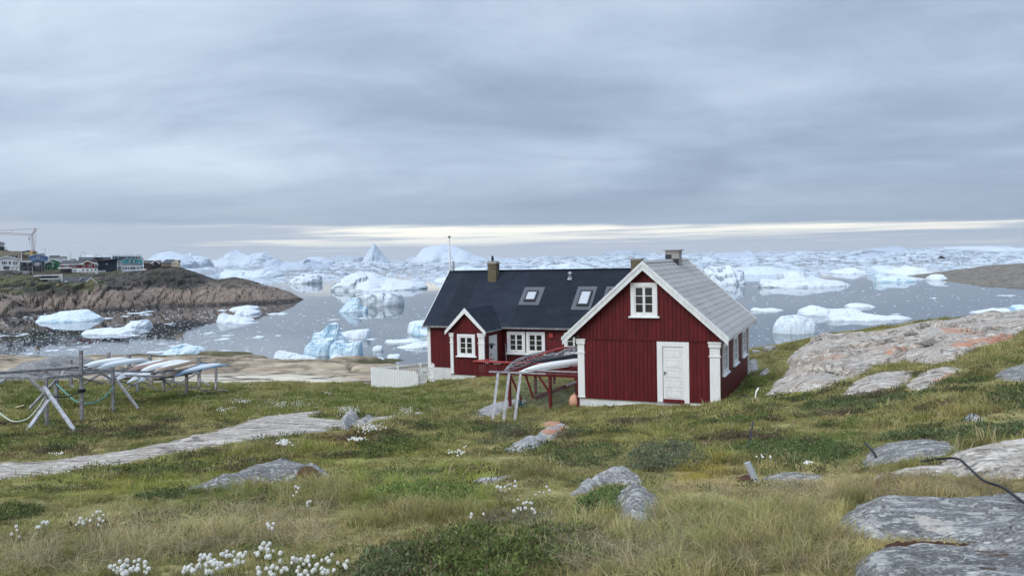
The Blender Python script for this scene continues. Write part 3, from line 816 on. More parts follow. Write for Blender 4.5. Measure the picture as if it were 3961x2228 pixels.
def rock_patch(i):
    nm, poly, h_, roll, key, lab, pts_ = ROCKS[i]
    wp = rock_world[i]
    x0, y0 = wp.min(0) - roll * 0.6; x1, y1 = wp.max(0) + roll * 0.6
    area = (x1 - x0) * (y1 - y0)
    step = max(0.015, math.sqrt(area / (170000 if area > 400 else 60000 if area > 60 else 26000)))
    xs = np.arange(x0, x1 + step, step); ys = np.arange(y0, y1 + step, step)
    X, Y = np.meshgrid(xs, ys)
    X = X + 0.3 * step * noise3(X / step, Y / step, 2.0); 
    sz = math.sqrt(max(abs(area), 0.05))
    d = poly_sd(X, Y, wp) + roll * 0.22 * fbm(X / roll / 0.8, Y / roll / 0.8, i * 3.1, 3)
    g = gz(X, Y)
    t = np.clip(d / roll, -0.6, 1.0)
    prof = np.where(t > 0, 0.45 * np.sqrt(np.clip(1 - (1 - t) ** 2, 0, 1)) + 0.55 * sstep(t, 0, 1), t * 1.2)
    f1, gp, ci = worley(X / (0.34 * sz) + 0.25 * fbm(X / (.3 * sz), Y / (.3 * sz), 2.0 + i, 2), Y / (0.16 * sz), i)
    ba = 0.3 * h_ if 'strip' in lab else max(0.30 * h_, 0.009 * sz)
    gpw = gp + 0.05 * fbm(X / (.05 * sz), Y / (.05 * sz), 4.0, 3)
    blk = ba * ((ci - 0.5) * sstep(gp, 0, .15) - 1.0 * sstep(gpw, 0.06, 0.0)) if sz > 1.2 else np.zeros_like(X)
    sm = 0.25 if ('round' in lab or 'smooth' in lab) else 1.0
    strat = sm * 0.16 * h_ * fbm(X / (0.25 * sz), Y / (0.25 * sz), i * 1.7, 3) + sm * 0.10 * h_ * ridged(X / (0.12 * sz) * 0.5, Y / (0.12 * sz), i * 2.3, 3)
    fine = 0.006 * fbm(X / 0.12, Y / 0.12, 3.0, 3) + 0.012 * fbm(X / 0.45, Y / 0.45, 6.0, 3)
    # stepped ledges, as the ice-worn banding makes them
    led = np.abs(((X * 0.35 + Y * 0.94) / (0.22 * sz) + 0.5 * fbm(X / (0.4 * sz), Y / (0.4 * sz), 1.0 + i, 3)) % 1.0 - 0.5)
    ledge = -0.16 * sm * h_ * sstep(led, 0.06, 0.0)
    fis = np.zeros_like(X); lift = np.zeros_like(X)
    wv = 0.012 * sz if sz < 6 else 0.13
    wob = wv * 1.6 * fbm(X / (wv * 6), Y / (wv * 6), 5.0 + i, 3)
    for fp_ in FISSURES.get(lab, []):
        fw_ = hit(np.array(fp_)[:, 0], np.array(fp_)[:, 1])[:, :2]
        dq, sg = seg_dist(X + wob, Y + wob * .6, fw_)
        fis = np.maximum(fis, sstep(dq, wv * 1.5, wv * 0.5))
        lift = np.maximum(lift, sstep(dq, wv * 14, 0.0) * (sg > 0))
    Z = g + h_ * prof + np.where(t > 0.1, strat + ledge + blk, 0) + fine - 0.01 - fis * wv * 2.6 + lift * wv * 1.5
    Z = np.where(d < -0.02, np.minimum(Z, g - 0.03 - 0.5 * np.clip(-d, 0, 0.3)), Z)
    keep = (d[:-1, :-1] > -0.35 * roll) | (d[1:, 1:] > -0.35 * roll) | (d[:-1, 1:] > -0.35 * roll) | (d[1:, :-1] > -0.35 * roll)
    px, py = proj(X, Y, Z)
    col = np.zeros(X.shape + (3,)); am = np.zeros(X.shape + (3,))
    nz = fbm(X / 0.5, Y / 0.5, 8.0, 3)
    if sz > 1.2:                                          # soil and black moss in the joints
        ck = sstep(gpw, 0.055, 0.02) * (t > 0.1) * sstep(fbm(X / (.3 * sz), Y / (.3 * sz), 12.0, 2), -.25, .15)
        ck = np.maximum(ck * 0.9, fis * 1.25)
        col[:] = (0.040, 0.032, 0.026); am = np.repeat(ck[..., None], 3, -1)
    for c_, pl in pts_:
        w_ = sstep(poly_sd(px + 30 * nz, py + 14 * nz, pl), -14, 10)
        col = np.where(w_[..., None] > 0.02, np.array(c_), col)
        am = np.maximum(am, (w_ * 0.95)[..., None])
    o = grid_obj(nm, X, Y, Z, ROCK_MATS[key], None, True, keep, {'paint': col, 'pamt': am})
    return tag(o, lab, 'rock')


for i in range(len(ROCKS)):
    rock_patch(i)

# the ground sheet
def ground_mat():
    m_, T = newmat('turf_soil_and_shore_rock')
    ge = T.n('ShaderNodeNewGeometry')
    at = T.n('ShaderNodeAttribute', attribute_name='gcol')
    sh = T.n('ShaderNodeAttribute', attribute_name='shore')
    p = ge.outputs['Position']
    n_ = T.noise(p, 9.0, 6, 0.7)
    n2_ = T.noise(p, 48.0, 4, 0.7)
    c = T.mix(1.0, at.outputs['Color'], T.mix(T.ss(n_, 0.3, 0.7), (0.45, 0.43, 0.40, 1), (1.15, 1.1, 1.0, 1)), 'MULTIPLY')
    c = T.mix(T.ss(n2_, 0.5, 0.75, 0, 0.35), c, (0.16, 0.13, 0.075, 1))
    # bedrock of the shore
    ps = T.scl(p, (0.20, 0.42, 0.42))
    b1 = T.noise(ps, 1.0, 6, 0.62, 0.6); b2 = T.noise(ps, 5.0, 6, 0.7, 0.4); b3 = T.noise(T.scl(p, (0.25, 1.6, 1.6)), 1.0, 5, 0.65, 0.5)
    r = T.mix(T.ss(b1, 0.35, 0.65), (0.215, 0.165, 0.115, 1), (0.42, 0.345, 0.255, 1))
    r = T.mix(T.ss(b2, 0.5, 0.7, 0, 0.55), r, (0.125, 0.098, 0.068, 1))
    r = T.mix(T.ss(b3, 0.60, 0.66, 0, 0.8), r, (0.055, 0.045, 0.035, 1))
    r = T.mix(sh.outputs['Color'], r, r)
    se = T.n('ShaderNodeSeparateColor', ins={0: sh.outputs['Color']})
    r = T.mix(T.m('MULTIPLY', se.outputs[1], T.ss(b2, 0.25, 0.5)), r, (0.56, 0.50, 0.40, 1))     # sun-bleached slabs
    r = T.mix(T.m('MULTIPLY', se.outputs[2], T.ss(b1, 0.2, 0.5)), r, (0.085, 0.08, 0.035, 1))     # weed and wet rock at the tide line
    jo = T.n('ShaderNodeSeparateColor', ins={0: T.n('ShaderNodeAttribute', attribute_name='joint').outputs['Color']})
    tone = T.m('ADD', 0.78, T.m('MULTIPLY', jo.outputs[1], 0.4))
    r = T.mix(1.0, r, T.xyz(tone, tone, tone), 'MULTIPLY')
    r = T.mix(T.m('MULTIPLY', jo.outputs[0], 0.85), r, (0.05, 0.04, 0.03, 1))
    c = T.mix(se.outputs[0], c, r)
    h = T.m('ADD', T.m('MULTIPLY', n_, 0.6), T.m('MULTIPLY', n2_, 0.4))
    h = T.mix(se.outputs[0], T.xyz(h, h, h), T.xyz(T.m('MULTIPLY', b2, 4.0), 0.0, 0.0))
    hs = T.n('ShaderNodeSeparateColor', ins={0: h})
    finish(T, c, 0.9, hs.outputs[0], 0.6, 0.05, 0.15)
    return m_


GA = np.linspace(-1.25, 1.25, 460)
GYv = np.geomspace(0.9, 172, 520)
AA, GY = np.meshgrid(GA, GYv)
GX = AA * GY
GZ = gz(GX, GY)
ppx, ppy = proj(GX, GY, GZ)
gc = gcol(GX, GY, GZ)
nsh = fbm(GX / 4, GY / 4, 3.0, 4)
shore = sstep(GY + 5 * nsh, 40.5, 43.5) * sstep(ppx, 1900, 1500)
shore = np.maximum(shore, sstep(GY, 52, 58))
rightrock = sstep(GY, 41, 43) * sstep(ppx, 3400, 3470)
shore = np.maximum(shore, rightrock)
tan = sstep(poly_sd(ppx + 60 * nsh, ppy + 12 * nsh, [(500, 1475), (820, 1448), (1150, 1450), (1380, 1470), (1250, 1492), (700, 1500)]), -15, 10) * shore
tide = sstep(GZ, 1.4, 0.5)
_f1, _gp, _ci = worley(GX / 9 + 0.3 * fbm(GX / 9, GY / 9, 1.0, 2), GY / 4.5, 3)
_f1b, _gpb, _cib = worley(GX / 3.5 + 0.4 * fbm(GX / 3, GY / 3, 7.0, 2), GY / 2.2, 9)
joint = np.maximum(sstep(_gp + .06 * fbm(GX / 1.2, GY / 1.2, 2.0, 3), 0.12, 0.03), 0.7 * sstep(_gpb, 0.08, 0.02) * (_cib > .5))
tan = np.maximum(tan, 0.6 * rightrock)
gcols = {'gcol': gc, 'shore': np.stack([shore, tan, tide], -1), 'joint': np.stack([joint, _ci, _cib], -1)}
ground = grid_obj('ground', GX, GY, GZ, ground_mat(), None, True, None, gcols)
tag(ground, kind='structure')

# ------------------------------------------------------------------ the sea
def water_mat():
    m_, T = newmat('calm_fjord_water')
    ge = T.n('ShaderNodeNewGeometry')
    p = ge.outputs['Position']
    a = T.noise(T.scl(p, (0.05, 0.05, 1)), 1.0, 3, 0.5)
    b = T.noise(T.scl(p, (0.8, 0.8, 1)), 1.0, 3, 0.5)
    far = T.ss(T.n('ShaderNodeSeparateXYZ', ins={0: p}).outputs[1], 200.0, 900.0)
    patch = T.ss(T.noise(T.scl(p, (0.004, 0.012, 1)), 1.0, 3, 0.5), 0.45, 0.62)
    h = T.m('ADD', T.m('MULTIPLY', a, 0.35), T.m('MULTIPLY', b, T.m('ADD', 0.03, T.m('MULTIPLY', T.m('MULTIPLY', far, patch), 0.25))))
    rgh = T.ss(T.n('ShaderNodeSeparateXYZ', ins={0: p}).outputs[1], 350.0, 1500.0, 0.03, 0.30)
    finish(T, (0.03, 0.037, 0.043, 1), rgh, h, 0.16, 0.30, 0.5, IOR=2.7)
    return m_


WATER = water_mat()
ys_ = np.array([-200.0, 20, 90, 200, 500, 1200, 3000, 7000, 14500])
xs_ = np.linspace(-1, 1, 9)
SXg, SYg = np.meshgrid(xs_, ys_)
SXg = SXg * np.maximum(SYg * 1.6, 400)
sea = grid_obj('sea', SXg, SYg, np.zeros_like(SXg), WATER, None, True)
tag(sea, kind='structure')

# ------------------------------------------------------------------ the two red houses (both turned 24 degrees)
YAW = math.radians(-24)
E_ = np.array([math.cos(YAW), math.sin(YAW), 0.0]); V_ = np.array([-math.sin(YAW), math.cos(YAW), 0.0])
H1 = P(2788, 1563, 27.0) - E_ * 5.25
H2 = P(1668, 1414, 43.0)


def clip_top(x0, x1, z0, ridge_x, ridge_z, slope):
    """top heights of a board under a gable"""
    return ridge_z - slope * abs(x0 - ridge_x), ridge_z - slope * abs(x1 - ridge_x)


def boards_x(parent, x0, x1, z0, ztop, y, n, mat, holes=(), gap=0.012, th=0.022, name='board', jit=0.0):
    """vertical boards on a wall whose face looks to -y; ztop is a number or a function of x; holes are (x0,x1,z0,z1)"""
    w_ = (x1 - x0) / n
    for i in range(n):
        a, b = x0 + i * w_ + gap / 2, x0 + (i + 1) * w_ - gap / 2
        segs = [(z0, None)]
        zt = ztop if callable(ztop) else (lambda x: ztop)
        blocked = [h for h in holes if h[0] < b - 0.01 and h[1] > a + 0.01]
        m = MB()
        yy = y - th - random.uniform(0, jit)
        lo = z0
        for h in sorted(blocked, key=lambda h: h[2]):
            ha, hb = max(a, h[0]), min(b, h[1])
            if ha > a + 0.01: MB().prism([(a, lo), (ha, lo), (ha, h[3]), (a, h[3])], yy, y).build(name, mat, parent)
            if hb < b - 0.01: MB().prism([(hb, lo), (b, lo), (b, h[3]), (hb, h[3])], yy, y).build(name, mat, parent)
            if h[2] > lo + 0.02: MB().prism([(ha, lo), (hb, lo), (hb, h[2]), (ha, h[2])], yy, y).build(name, mat, parent)
            lo = h[3]
        ta, tb = zt(a), zt(b)
        if ta > lo + 0.02 or tb > lo + 0.02:
            mid = None
            m.prism([(a, lo), (b, lo), (b, max(tb, lo + 0.005)), (a, max(ta, lo + 0.005))], yy, y)
        if m.v: m.build(name, mat, parent)


def boards_y(parent, y0, y1, z0, z1, x, sgn, n, mat, holes=(), gap=0.012, th=0.022, name='board', slope=None):
    """vertical boards on a wall whose face looks along x (sgn = +1 or -1)"""
    w_ = (y1 - y0) / n
    xa, xb = (x, x + th) if sgn > 0 else (x - th, x)
    for i in range(n):
        a, b = y0 + i * w_ + gap / 2, y0 + (i + 1) * w_ - gap / 2
        m = MB(); lo = z0
        for h in sorted([h for h in holes if h[0] < b - 0.01 and h[1] > a + 0.01], key=lambda h: h[2]):
            ha, hb = max(a, h[0]), min(b, h[1])
            if ha > a + 0.01: MB().box(xa, xb, a, ha, lo, h[3]).build(name, mat, parent)
            if hb < b - 0.01: MB().box(xa, xb, hb, b, lo, h[3]).build(name, mat, parent)
            if h[2] > lo + 0.02: MB().box(xa, xb, ha, hb, lo, h[2]).build(name, mat, parent)
            lo = h[3]
        if z1 > lo + 0.02: m.box(xa, xb, a, b, lo, z1)
        if m.v: m.build(name, mat, parent)


def window(parent, w_, h_, loc, rz, cas=0.14, rows=3, cols=2, sill=True, sillw=0.06, blind=None):
    """casement window, built looking to -y around its lower left corner; parts: frame, sash, pane (many), sill"""
    piv = bpy.data.objects.new('window', None); piv.empty_display_size = 0.1
    m = MB()
    m.box(0, cas, -0.05, 0.03, 0, h_).box(w_ - cas, w_, -0.05, 0.03, 0, h_)
    m.box(cas, w_ - cas, -0.052, 0.03, h_ - cas, h_).box(cas, w_ - cas, -0.048, 0.03, 0, cas * 0.7)
    fr = m.build('window', WHITE, parent)
    fr.location = loc; fr.rotation_euler = (0, 0, rz)
    x0, x1, z0, z1 = cas, w_ - cas, cas * 0.7, h_ - cas
    s = MB(); sw = 0.045
    half = (x1 - x0) / cols
    for c in range(cols):
        a, b = x0 + c * half, x0 + (c + 1) * half
        s.box(a + .002, a + sw, -0.03, 0.02, z0, z1).box(b - sw, b - .002, -0.03, 0.02, z0, z1)
        s.box(a + sw, b - sw, -0.031, 0.02, z0, z0 + sw).box(a + sw, b - sw, -0.031, 0.02, z1 - sw, z1)
        for r_ in range(1, rows):
            zc = z0 + sw + (z1 - z0 - 2 * sw) * r_ / rows
            s.box(a + sw, b - sw, -0.028, 0.02, zc - 0.012, zc + 0.012)
    s.build('sash', WHITE, fr)
    for c in range(cols):
        a, b = x0 + c * half + sw, x0 + (c + 1) * half - sw
        for r_ in range(rows):
            za = z0 + sw + (z1 - z0 - 2 * sw) * r_ / rows + 0.012
            zb = z0 + sw + (z1 - z0 - 2 * sw) * (r_ + 1) / rows - 0.012
            t_ = 0.004 * random.uniform(-1, 1)
            p_ = MB(); p_.add([(a, 0.004 + t_, za), (b, 0.004 - t_, za), (b, 0.006 - t_, zb), (a, 0.006 + t_, zb), (a, 0.016, za), (b, 0.016, za), (b, 0.016, zb), (a, 0.016, zb)],
                              [(0, 1, 2, 3), (7, 6, 5, 4), (1, 0, 4, 5), (2, 1, 5, 6), (3, 2, 6, 7), (0, 3, 7, 4)])
            p_.build('pane', GLASS, fr)
    if blind:
        MB().box(x0, x1, 0.018, 0.022, z0, z1).build('curtain', blind, fr)
    if sill:
        k = MB(); k.prism_x([(-0.11, -0.055), (0.0, -0.055), (0.0, 0.0), (-0.045, 0.002), (-0.11, -0.02)], -0.08, w_ + 0.08)
        k.build('sill', WHITE, fr)
    bpy.data.objects.remove(piv)
    return fr


def pilaster(parent, x0, x1, z0, z1, y, side=0):
    """white corner pilaster with capital and necking"""
    m = MB()
    m.box(x0, x1, y - 0.075, y + 0.0, z0, z1 - 0.16)
    m.box(x0 - 0.035, x1 + 0.035, y - 0.115, y, z1 - 0.16, z1 - 0.02)
    m.box(x0 - 0.055, x1 + 0.055, y - 0.135, y, z1 - 0.02, z1 + 0.035)
    m.box(x0 - 0.03, x1 + 0.03, y - 0.10, y, z1 - 0.50, z1 - 0.455)
    m.box(x0 - 0.015, x1 + 0.015, y - 0.09, y, z0 - 0.02, z0 + 0.02)
    return m.build('pilaster', WHITE, parent)


CURTAIN = plain('window_curtain', (0.11, 0.10, 0.075), 0.9, vary=0.3, scale=6)

# ---- house 1: gable towards us, grey shingles
h1 = empty('red_house', H1, YAW, 'dark red gabled house with grey shingle roof and white panelled door', 'house')
W1, L1, EAV, RID, RX = 5.25, 7.55, 2.24, 4.98, 2.60
SL = (RID - 2.18) / (RX + 0.52)                    # roof slope
roofz = lambda x: RID - SL * abs(x - RX)
MB().prism([(0.03, 0), (W1 - 0.03, 0), (W1 - 0.03, roofz(W1) - 0.06), (RX, RID - 0.1), (0.03, roofz(0) - 0.06)], 0.0, L1).build('wall', RED, h1)
g0 = -0.9
MB().prism([(0.02, g0), (W1 - 0.02, g0), (W1 - 0.02, -0.0), (0.02, -0.0)], 0.01, L1 - 0.01).build('foundation', PLINTH, h1)
MB().box(0.0, 3.0, -0.05, 0.02, -0.045, -0.005).build('skirting', RED, h1)
doorx0, doorx1 = 3.02, 4.17
BELT = 2.205
boards_x(h1, 0.27, 4.90, 0.0, BELT - 0.02, 0.0, 31, RED, holes=[(doorx0 + .02, doorx1 - .02, -0.2, 2.15)], jit=0.006)
boards_x(h1, 0.02, W1 - 0.02, BELT + 0.02, lambda x: roofz(x) - 0.05, -0.018, 35, RED, holes=[(2.10, 3.05, 3.07, 4.28)], jit=0.006)
MB().box(0.02, W1 - 0.02, -0.06, 0.0, BELT - 0.02, BELT + 0.02).build('belt_board', RED, h1)
pilaster(h1, 0.0, 0.26, 0.0, 2.16, 0.0)
pilaster(h1, 4.90, 5.25, -0.06, 2.16, 0.0)
window(h1, 0.98, 1.22, (2.085, -0.045, 3.07), 0.0)
# side wall facing right
sidew = [(0.50, 1.66), (3.07, 4.23), (5.62, 6.78)]
boards_y(h1, 0.14, L1 - 0.1, -0.12, 2.16, W1 - 0.03, 1, 46, RED, holes=[(a + .03, b - .03, 0.97, 2.06) for a, b in sidew])
for a, b in sidew:
    window(h1, b - a, 1.14, (W1 - 0.005, a, 0.95), math.pi / 2, cols=2)
MB().box(W1 - 0.04, W1 + 0.045, L1 - 0.11, L1 + 0.03, -0.2, 2.16).build('corner_board', WHITE, h1)
MB().box(-0.06, 0.0, L1 - 0.11, L1 + 0.03, -0.2, 2.16).build('corner_board', WHITE, h1)
boards_y(h1, 0.14, L1 - 0.1, -0.02, 2.12, 0.03, -1, 46, RED)
# door
dr = MB()
dr.box(doorx0, doorx0 + 0.20, -0.06, 0.0, -0.03, 2.16).box(doorx1 - 0.20, doorx1, -0.06, 0.0, -0.03, 2.16).box(doorx0 + 0.20, doorx1 - 0.20, -0.062, 0.0, 1.99, 2.16)
dr = dr.build('door_frame', WHITE, h1)
lf = MB(); lf.box(3.235, 3.985, -0.03, 0.0, 0.09, 1.985)
door = lf.build('door', WHITE, h1)
for i in range(5):
    za = 0.16 + i * 0.362
    hh_ = 0.27
    p_ = MB()
    p_.box(3.33, 3.89, -0.033, -0.03, za, za + hh_)
    p_.box(3.33, 3.89, -0.046, -0.03, za, za + 0.022).box(3.33, 3.89, -0.046, -0.03, za + hh_ - 0.022, za + hh_)
    p_.box(3.33, 3.352, -0.046, -0.03, za + .022, za + hh_ - .022).box(3.868, 3.89, -0.046, -0.03, za + .022, za + hh_ - .022)
    p_.box(3.39, 3.83, -0.042, -0.03, za + .06, za + hh_ - .06)
    p_.build('panel', WHITE, door)
MB().box(3.27, 3.29, -0.06, -0.03, 0.96, 1.08).bar((3.28, -0.07, 1.05), (3.37, -0.075, 1.05), 0.02, 0.02).build('handle', DARKMETAL, door)
for zc in (0.35, 1.70):
    MB().box(3.965, 3.99, -0.05, -0.03, zc, zc + 0.11).build('hinge', GREYMETAL, door)
MB().box(3.23, 3.99, -0.09, -0.0, -0.03, 0.085).build('threshold', RED, h1)
MB().add([(3.0, -0.34, -0.30), (4.12, -0.34, -0.30), (4.12, -0.09, -0.30), (3.0, -0.09, -0.30), (3.03, -0.33, -0.09), (4.09, -0.32, -0.10), (4.10, -0.09, -0.07), (3.0, -0.09, -0.06)],
         [(3, 2, 1, 0), (4, 5, 6, 7), (0, 1, 5, 4), (1, 2, 6, 5), (2, 3, 7, 6), (3, 0, 4, 7)]).build('step', CONCRETE, h1)
# roof: deck, shingle courses on both sides, barge boards
YF, YB, OV = -0.30, L1 + 0.28, 0.50
tip = RX + OV
def slab(mb, xa, za, xb, zb, t, y0, y1):
    nx, nz = -(zb - za), (xb - xa); l_ = math.hypot(nx, nz); nx, nz = nx / l_ * t, nz / l_ * t
    poly = [(xa, za), (xb, zb), (xb + nx, zb + nz), (xa + nx, za + nz)]
    if (xb - xa) < 0: poly = [(xb, zb), (xa, za), (xa + nx, za + nz), (xb + nx, zb + nz)]
    return mb.prism(poly, y0, y1)
xr_, xl_ = W1 + 0.33, -0.52
rd = MB()
rd.prism([(xl_, roofz(xl_)), (RX, RID), (xr_, roofz(xr_)), (xr_, roofz(xr_) + 0.05), (RX, RID + 0.055), (xl_, roofz(xl_) + 0.05)], YF, YB)
roof1 = rd.build('roof', RED, h1)
NC = 17
for side in (1, -1):
    xe = xr_ if side > 0 else xl_
    for i in range(NC):
        ta, tb = i / NC, (i + 1) / NC + 0.012
        xa, xb = RX + (xe - RX) * ta, RX + (xe - RX) * min(tb, 1.0 + 0.02)
        za, zb = roofz(xa) + 0.062, roofz(xb) + 0.062 + 0.022
        m = MB()
        nsh_ = 44 if side > 0 else 1
        for k in range(nsh_):
            ya = YF + 0.03 + (YB - YF - 0.06) * k / nsh_; yb = YF + 0.03 + (YB - YF - 0.06) * (k + 1) / nsh_ - (0.006 if nsh_ > 1 else 0)
            j = random.uniform(-0.004, 0.004) if nsh_ > 1 else 0
            xb2 = xb + side * random.uniform(-0.012, 0.004)
            vs = [(xa, ya, za), (xa, yb, za), (xb2, yb, zb + j), (xb2, ya, zb + j), (xa, ya, za - 0.012), (xa, yb, za - 0.012), (xb2, yb, zb + j - 0.02), (xb2, ya, zb + j - 0.02)]
            m.add(vs, [(0, 3, 2, 1), (4, 5, 6, 7), (0, 1, 5, 4), (1, 2, 6, 5), (2, 3, 7, 6), (3, 0, 4, 7)] if side > 0 else [(0, 1, 2, 3), (7, 6, 5, 4), (4, 5, 1, 0), (5, 6, 2, 1), (6, 7, 3, 2), (7, 4, 0, 3)])
        m.build('shingle_course', SLATE, roof1)
MB().prism([(RX - 0.09, RID + 0.02), (RX + 0.09, RID + 0.02), (RX, RID + 0.115)], YF + 0.02, YB - 0.02).build('ridge_cap', SLATE, roof1)
for yb_ in ((YF - 0.03, YF + 0.005), (YB - 0.005, YB + 0.03)):
    for xe in (xl_, xr_):
        s_ = 1 if xe > RX else -1
        m = MB()
        ze = roofz(xe)
        m.prism([(xe, ze + 0.075), (xe, ze - 0.20), (RX, RID - 0.235), (RX, RID + 0.085)] if s_ < 0 else [(RX, RID + 0.085), (RX, RID - 0.235), (xe, ze - 0.20), (xe, ze + 0.075)], yb_[0], yb_[1])
        m.prism([(xe + .03 * s_, ze + 0.078), (xe + .03 * s_, ze - 0.03), (RX, RID - 0.03), (RX, RID + 0.10)] if s_ < 0 else [(RX, RID + 0.10), (RX, RID - 0.03), (xe + .03 * s_, ze - 0.03), (xe + .03 * s_, ze + 0.078)], yb_[0] - 0.025, yb_[0] + 0.0005)
        m.build('barge_board', WHITE_WORN, roof1)
MB().box(xr_ - 0.02, xr_ + 0.012, YF + 0.02, YB - 0.02, roofz(xr_) - 0.05, roofz(xr_) + 0.055).build('fascia', WHITE_WORN, roof1)
MB().box(xl_ - 0.012, xl_ + 0.02, YF + 0.02, YB - 0.02, roofz(xl_) - 0.05, roofz(xl_) + 0.055).build('fascia', WHITE_WORN, roof1)
# chimney on the ridge
ch = MB(); ch.box(RX - 0.28, RX + 0.28, 4.62, 5.22, RID - 0.35, RID + 0.46)
ch = ch.build('chimney', CONCRETE, roof1)
MB().box(RX - 0.35, RX + 0.35, 4.55, 5.29, RID + 0.46, RID + 0.50).box(RX - 0.30, RX + 0.30, 4.60, 5.24, RID + 0.36, RID + 0.40).build('chimney_cap', CONCRETE, roof1)
MB().box(RX - 0.285, RX - 0.02, 4.612, 4.62, RID - 0.2, RID + 0.30).box(RX - 0.285, RX + 0.285, 4.60, 4.612, RID - 0.25, RID + 0.12).build('chimney_flashing', DARKMETAL, roof1)

# ---- house 2: long side towards us, black felt roof, gabled porch
h2 = empty('red_house', H2, YAW, 'long dark red house with black felt roof, skylights and gabled porch', 'house')
L2, D2, E2, R2, RY = 12.0, 6.0, 2.16, 5.14, 3.0
MB().prism_x([(0.03, 0), (D2 - 0.03, 0), (D2 - 0.03, E2), (RY, R2 - 0.1), (0.03, E2)], 0.03, L2 - 0.03).build('wall', RED, h2)
MB().box(0.0, L2, 0.0, D2, -2.2, -0.01).build('foundation', PLINTH, h2)
for i in range(4):
    MB().box(-0.02, 2.5, -0.012, 0.0, -1.3 + i * 0.32, -1.3 + i * 0.32 + 0.31).build('foundation_board', PLINTH, h2)
boards_x(h2, 0.02, 2.50, 0.0, E2 - 0.02, 0.0, 23, RED)
MB().box(-0.03, 2.52, -0.05, 0.01, -0.05, -0.008).build('skirting', RED, h2)
MB().box(-0.17, 0.02, -0.055, 0.03, -0.01, E2 - 0.03).box(-0.19, 0.04, -0.08, 0.03, 1.72, 1.78).build('corner_board', WHITE, h2)
MB().box(-0.06, 0.03, 0.03, D2 - 0.02, -0.01, E2).build('gable_wall', RED, h2)
for i in range(15):                                  # horizontal cladding right of the porch
    MB().prism_x([(0.0, i * 0.143), (-0.028, i * 0.143 + 0.004), (-0.014, i * 0.143 + 0.139), (0.0, i * 0.143 + 0.139)], 4.46, L2).build('board', RED, h2)
window(h2, 1.04, 1.12, (4.72, -0.035, 0.90), 0.0, sill=False, blind=CURTAIN)
window(h2, 1.05, 1.12, (5.83, -0.035, 0.90), 0.0, sill=False, blind=CURTAIN)
MB().prism_x([(-0.15, 0.80), (-0.03, 0.80), (-0.03, 0.90), (-0.15, 0.855)], 4.64, 6.95).build('sill', WHITE, h2)
window(h2, 1.05, 1.12, (7.95, -0.035, 0.90), 0.0)
MB().box(7.13, 7.35, -0.12, -0.02, 1.74, 1.98).build('vent_box', RED_TRIM, h2)
# main roof
FE, FB = -0.32, D2 + 0.32
sl2 = (R2 - 2.20) / (RY - FE)
rz2 = lambda y: R2 - sl2 * abs(y - RY)
r2 = MB().prism_x([(FE, rz2(FE)), (RY, R2), (FB, rz2(FB)), (FB, rz2(FB) + 0.06), (RY, R2 + 0.07), (FE, rz2(FE) + 0.06)], -0.30, L2 + 0.3).build('roof', FELT, h2)
ns = 12
for i in range(ns):                                   # felt strips, lapped
    xa, xb = -0.28 + i * (L2 + 0.56) / ns, -0.28 + (i + 1) * (L2 + 0.56) / ns + 0.05
    t = 0.006 + 0.003 * (i % 2)
    m = MB()
    for k in range(6):
        ya, yb = FE + (RY - FE) * k / 6, FE + (RY - FE) * (k + 1) / 6
        w1_, w2_ = 0.003 * random.uniform(-1, 1), 0.003 * random.uniform(-1, 1)
        m.add([(xa, ya, rz2(ya) + 0.062), (xb, ya, rz2(ya) + 0.062), (xb, yb, rz2(yb) + 0.062), (xa, yb, rz2(yb) + 0.062),
               (xa, ya, rz2(ya) + 0.062 + t), (xb, ya, rz2(ya) + 0.064 + t), (xb, yb, rz2(yb) + 0.064 + t), (xa, yb, rz2(yb) + 0.062 + t)],
              [(4, 5, 6, 7), (0, 1, 5, 4), (1, 2, 6, 5), (2, 3, 7, 6), (3, 0, 4, 7)])
    m.build('felt_strip', FELT, r2)
MB().bar((-0.3, RY, R2 + 0.075), (L2 + 0.3, RY, R2 + 0.075), 0.22, 0.02).build('ridge_cap', FELT, r2)
MB().bar((-0.3, FE - 0.01, rz2(FE) + 0.02), (L2 + 0.3, FE - 0.01, rz2(FE) + 0.02), 0.03, 0.09).build('eave_board', GREYWOOD, r2)
m = MB()
for xa in (-0.335,):
    m.prism_x([(FE - 0.02, rz2(FE) - 0.14), (RY, R2 - 0.16), (RY, R2 + 0.10), (FE - 0.02, rz2(FE) + 0.085)], xa, xa + 0.03)
    m.prism_x([(RY, R2 - 0.16), (FB, rz2(FB) - 0.14), (FB, rz2(FB) + 0.085), (RY, R2 + 0.10)], xa, xa + 0.03)
m.build('barge_board', WHITE, r2)


def brick_stack(parent, x0, x1, y0, y1, z0, z1, name='chimney'):
    """brick shaft with mortar core; courses in stretcher bond, all one part"""
    core = MB().box(x0 + .008, x1 - .008, y0 + .008, y1 - .008, z0, z1).build(name, CONCRETE, parent)
    m = MB(); hb = 0.075; lb = 0.2
    nz_ = int((z1 - z0) / hb)
    for k in range(nz_):
        za, zb = z0 + k * hb + .004, z0 + (k + 1) * hb - .004
        off = (k % 2) * lb / 2
        for (a0, a1, f) in ((x0, x1, 'x'), (y0, y1, 'y')):
            t = a0 - off
            while t < a1 - 0.01:
                a, b = max(t, a0) + .004, min(t + lb, a1) - .004
                t += lb
                if b - a < 0.02: continue
                if f == 'x':
                    m.box(a, b, y0, y0 + .02, za, zb); m.box(a, b, y1 - .02, y1, za, zb)
                else:
                    m.box(x0, x0 + .02, a, b, za, zb); m.box(x1 - .02, x1, a, b, za, zb)
    b_ = m.build('brickwork', BRICK_Y, parent)
    b_['kind'] = 'stuff'
    return core


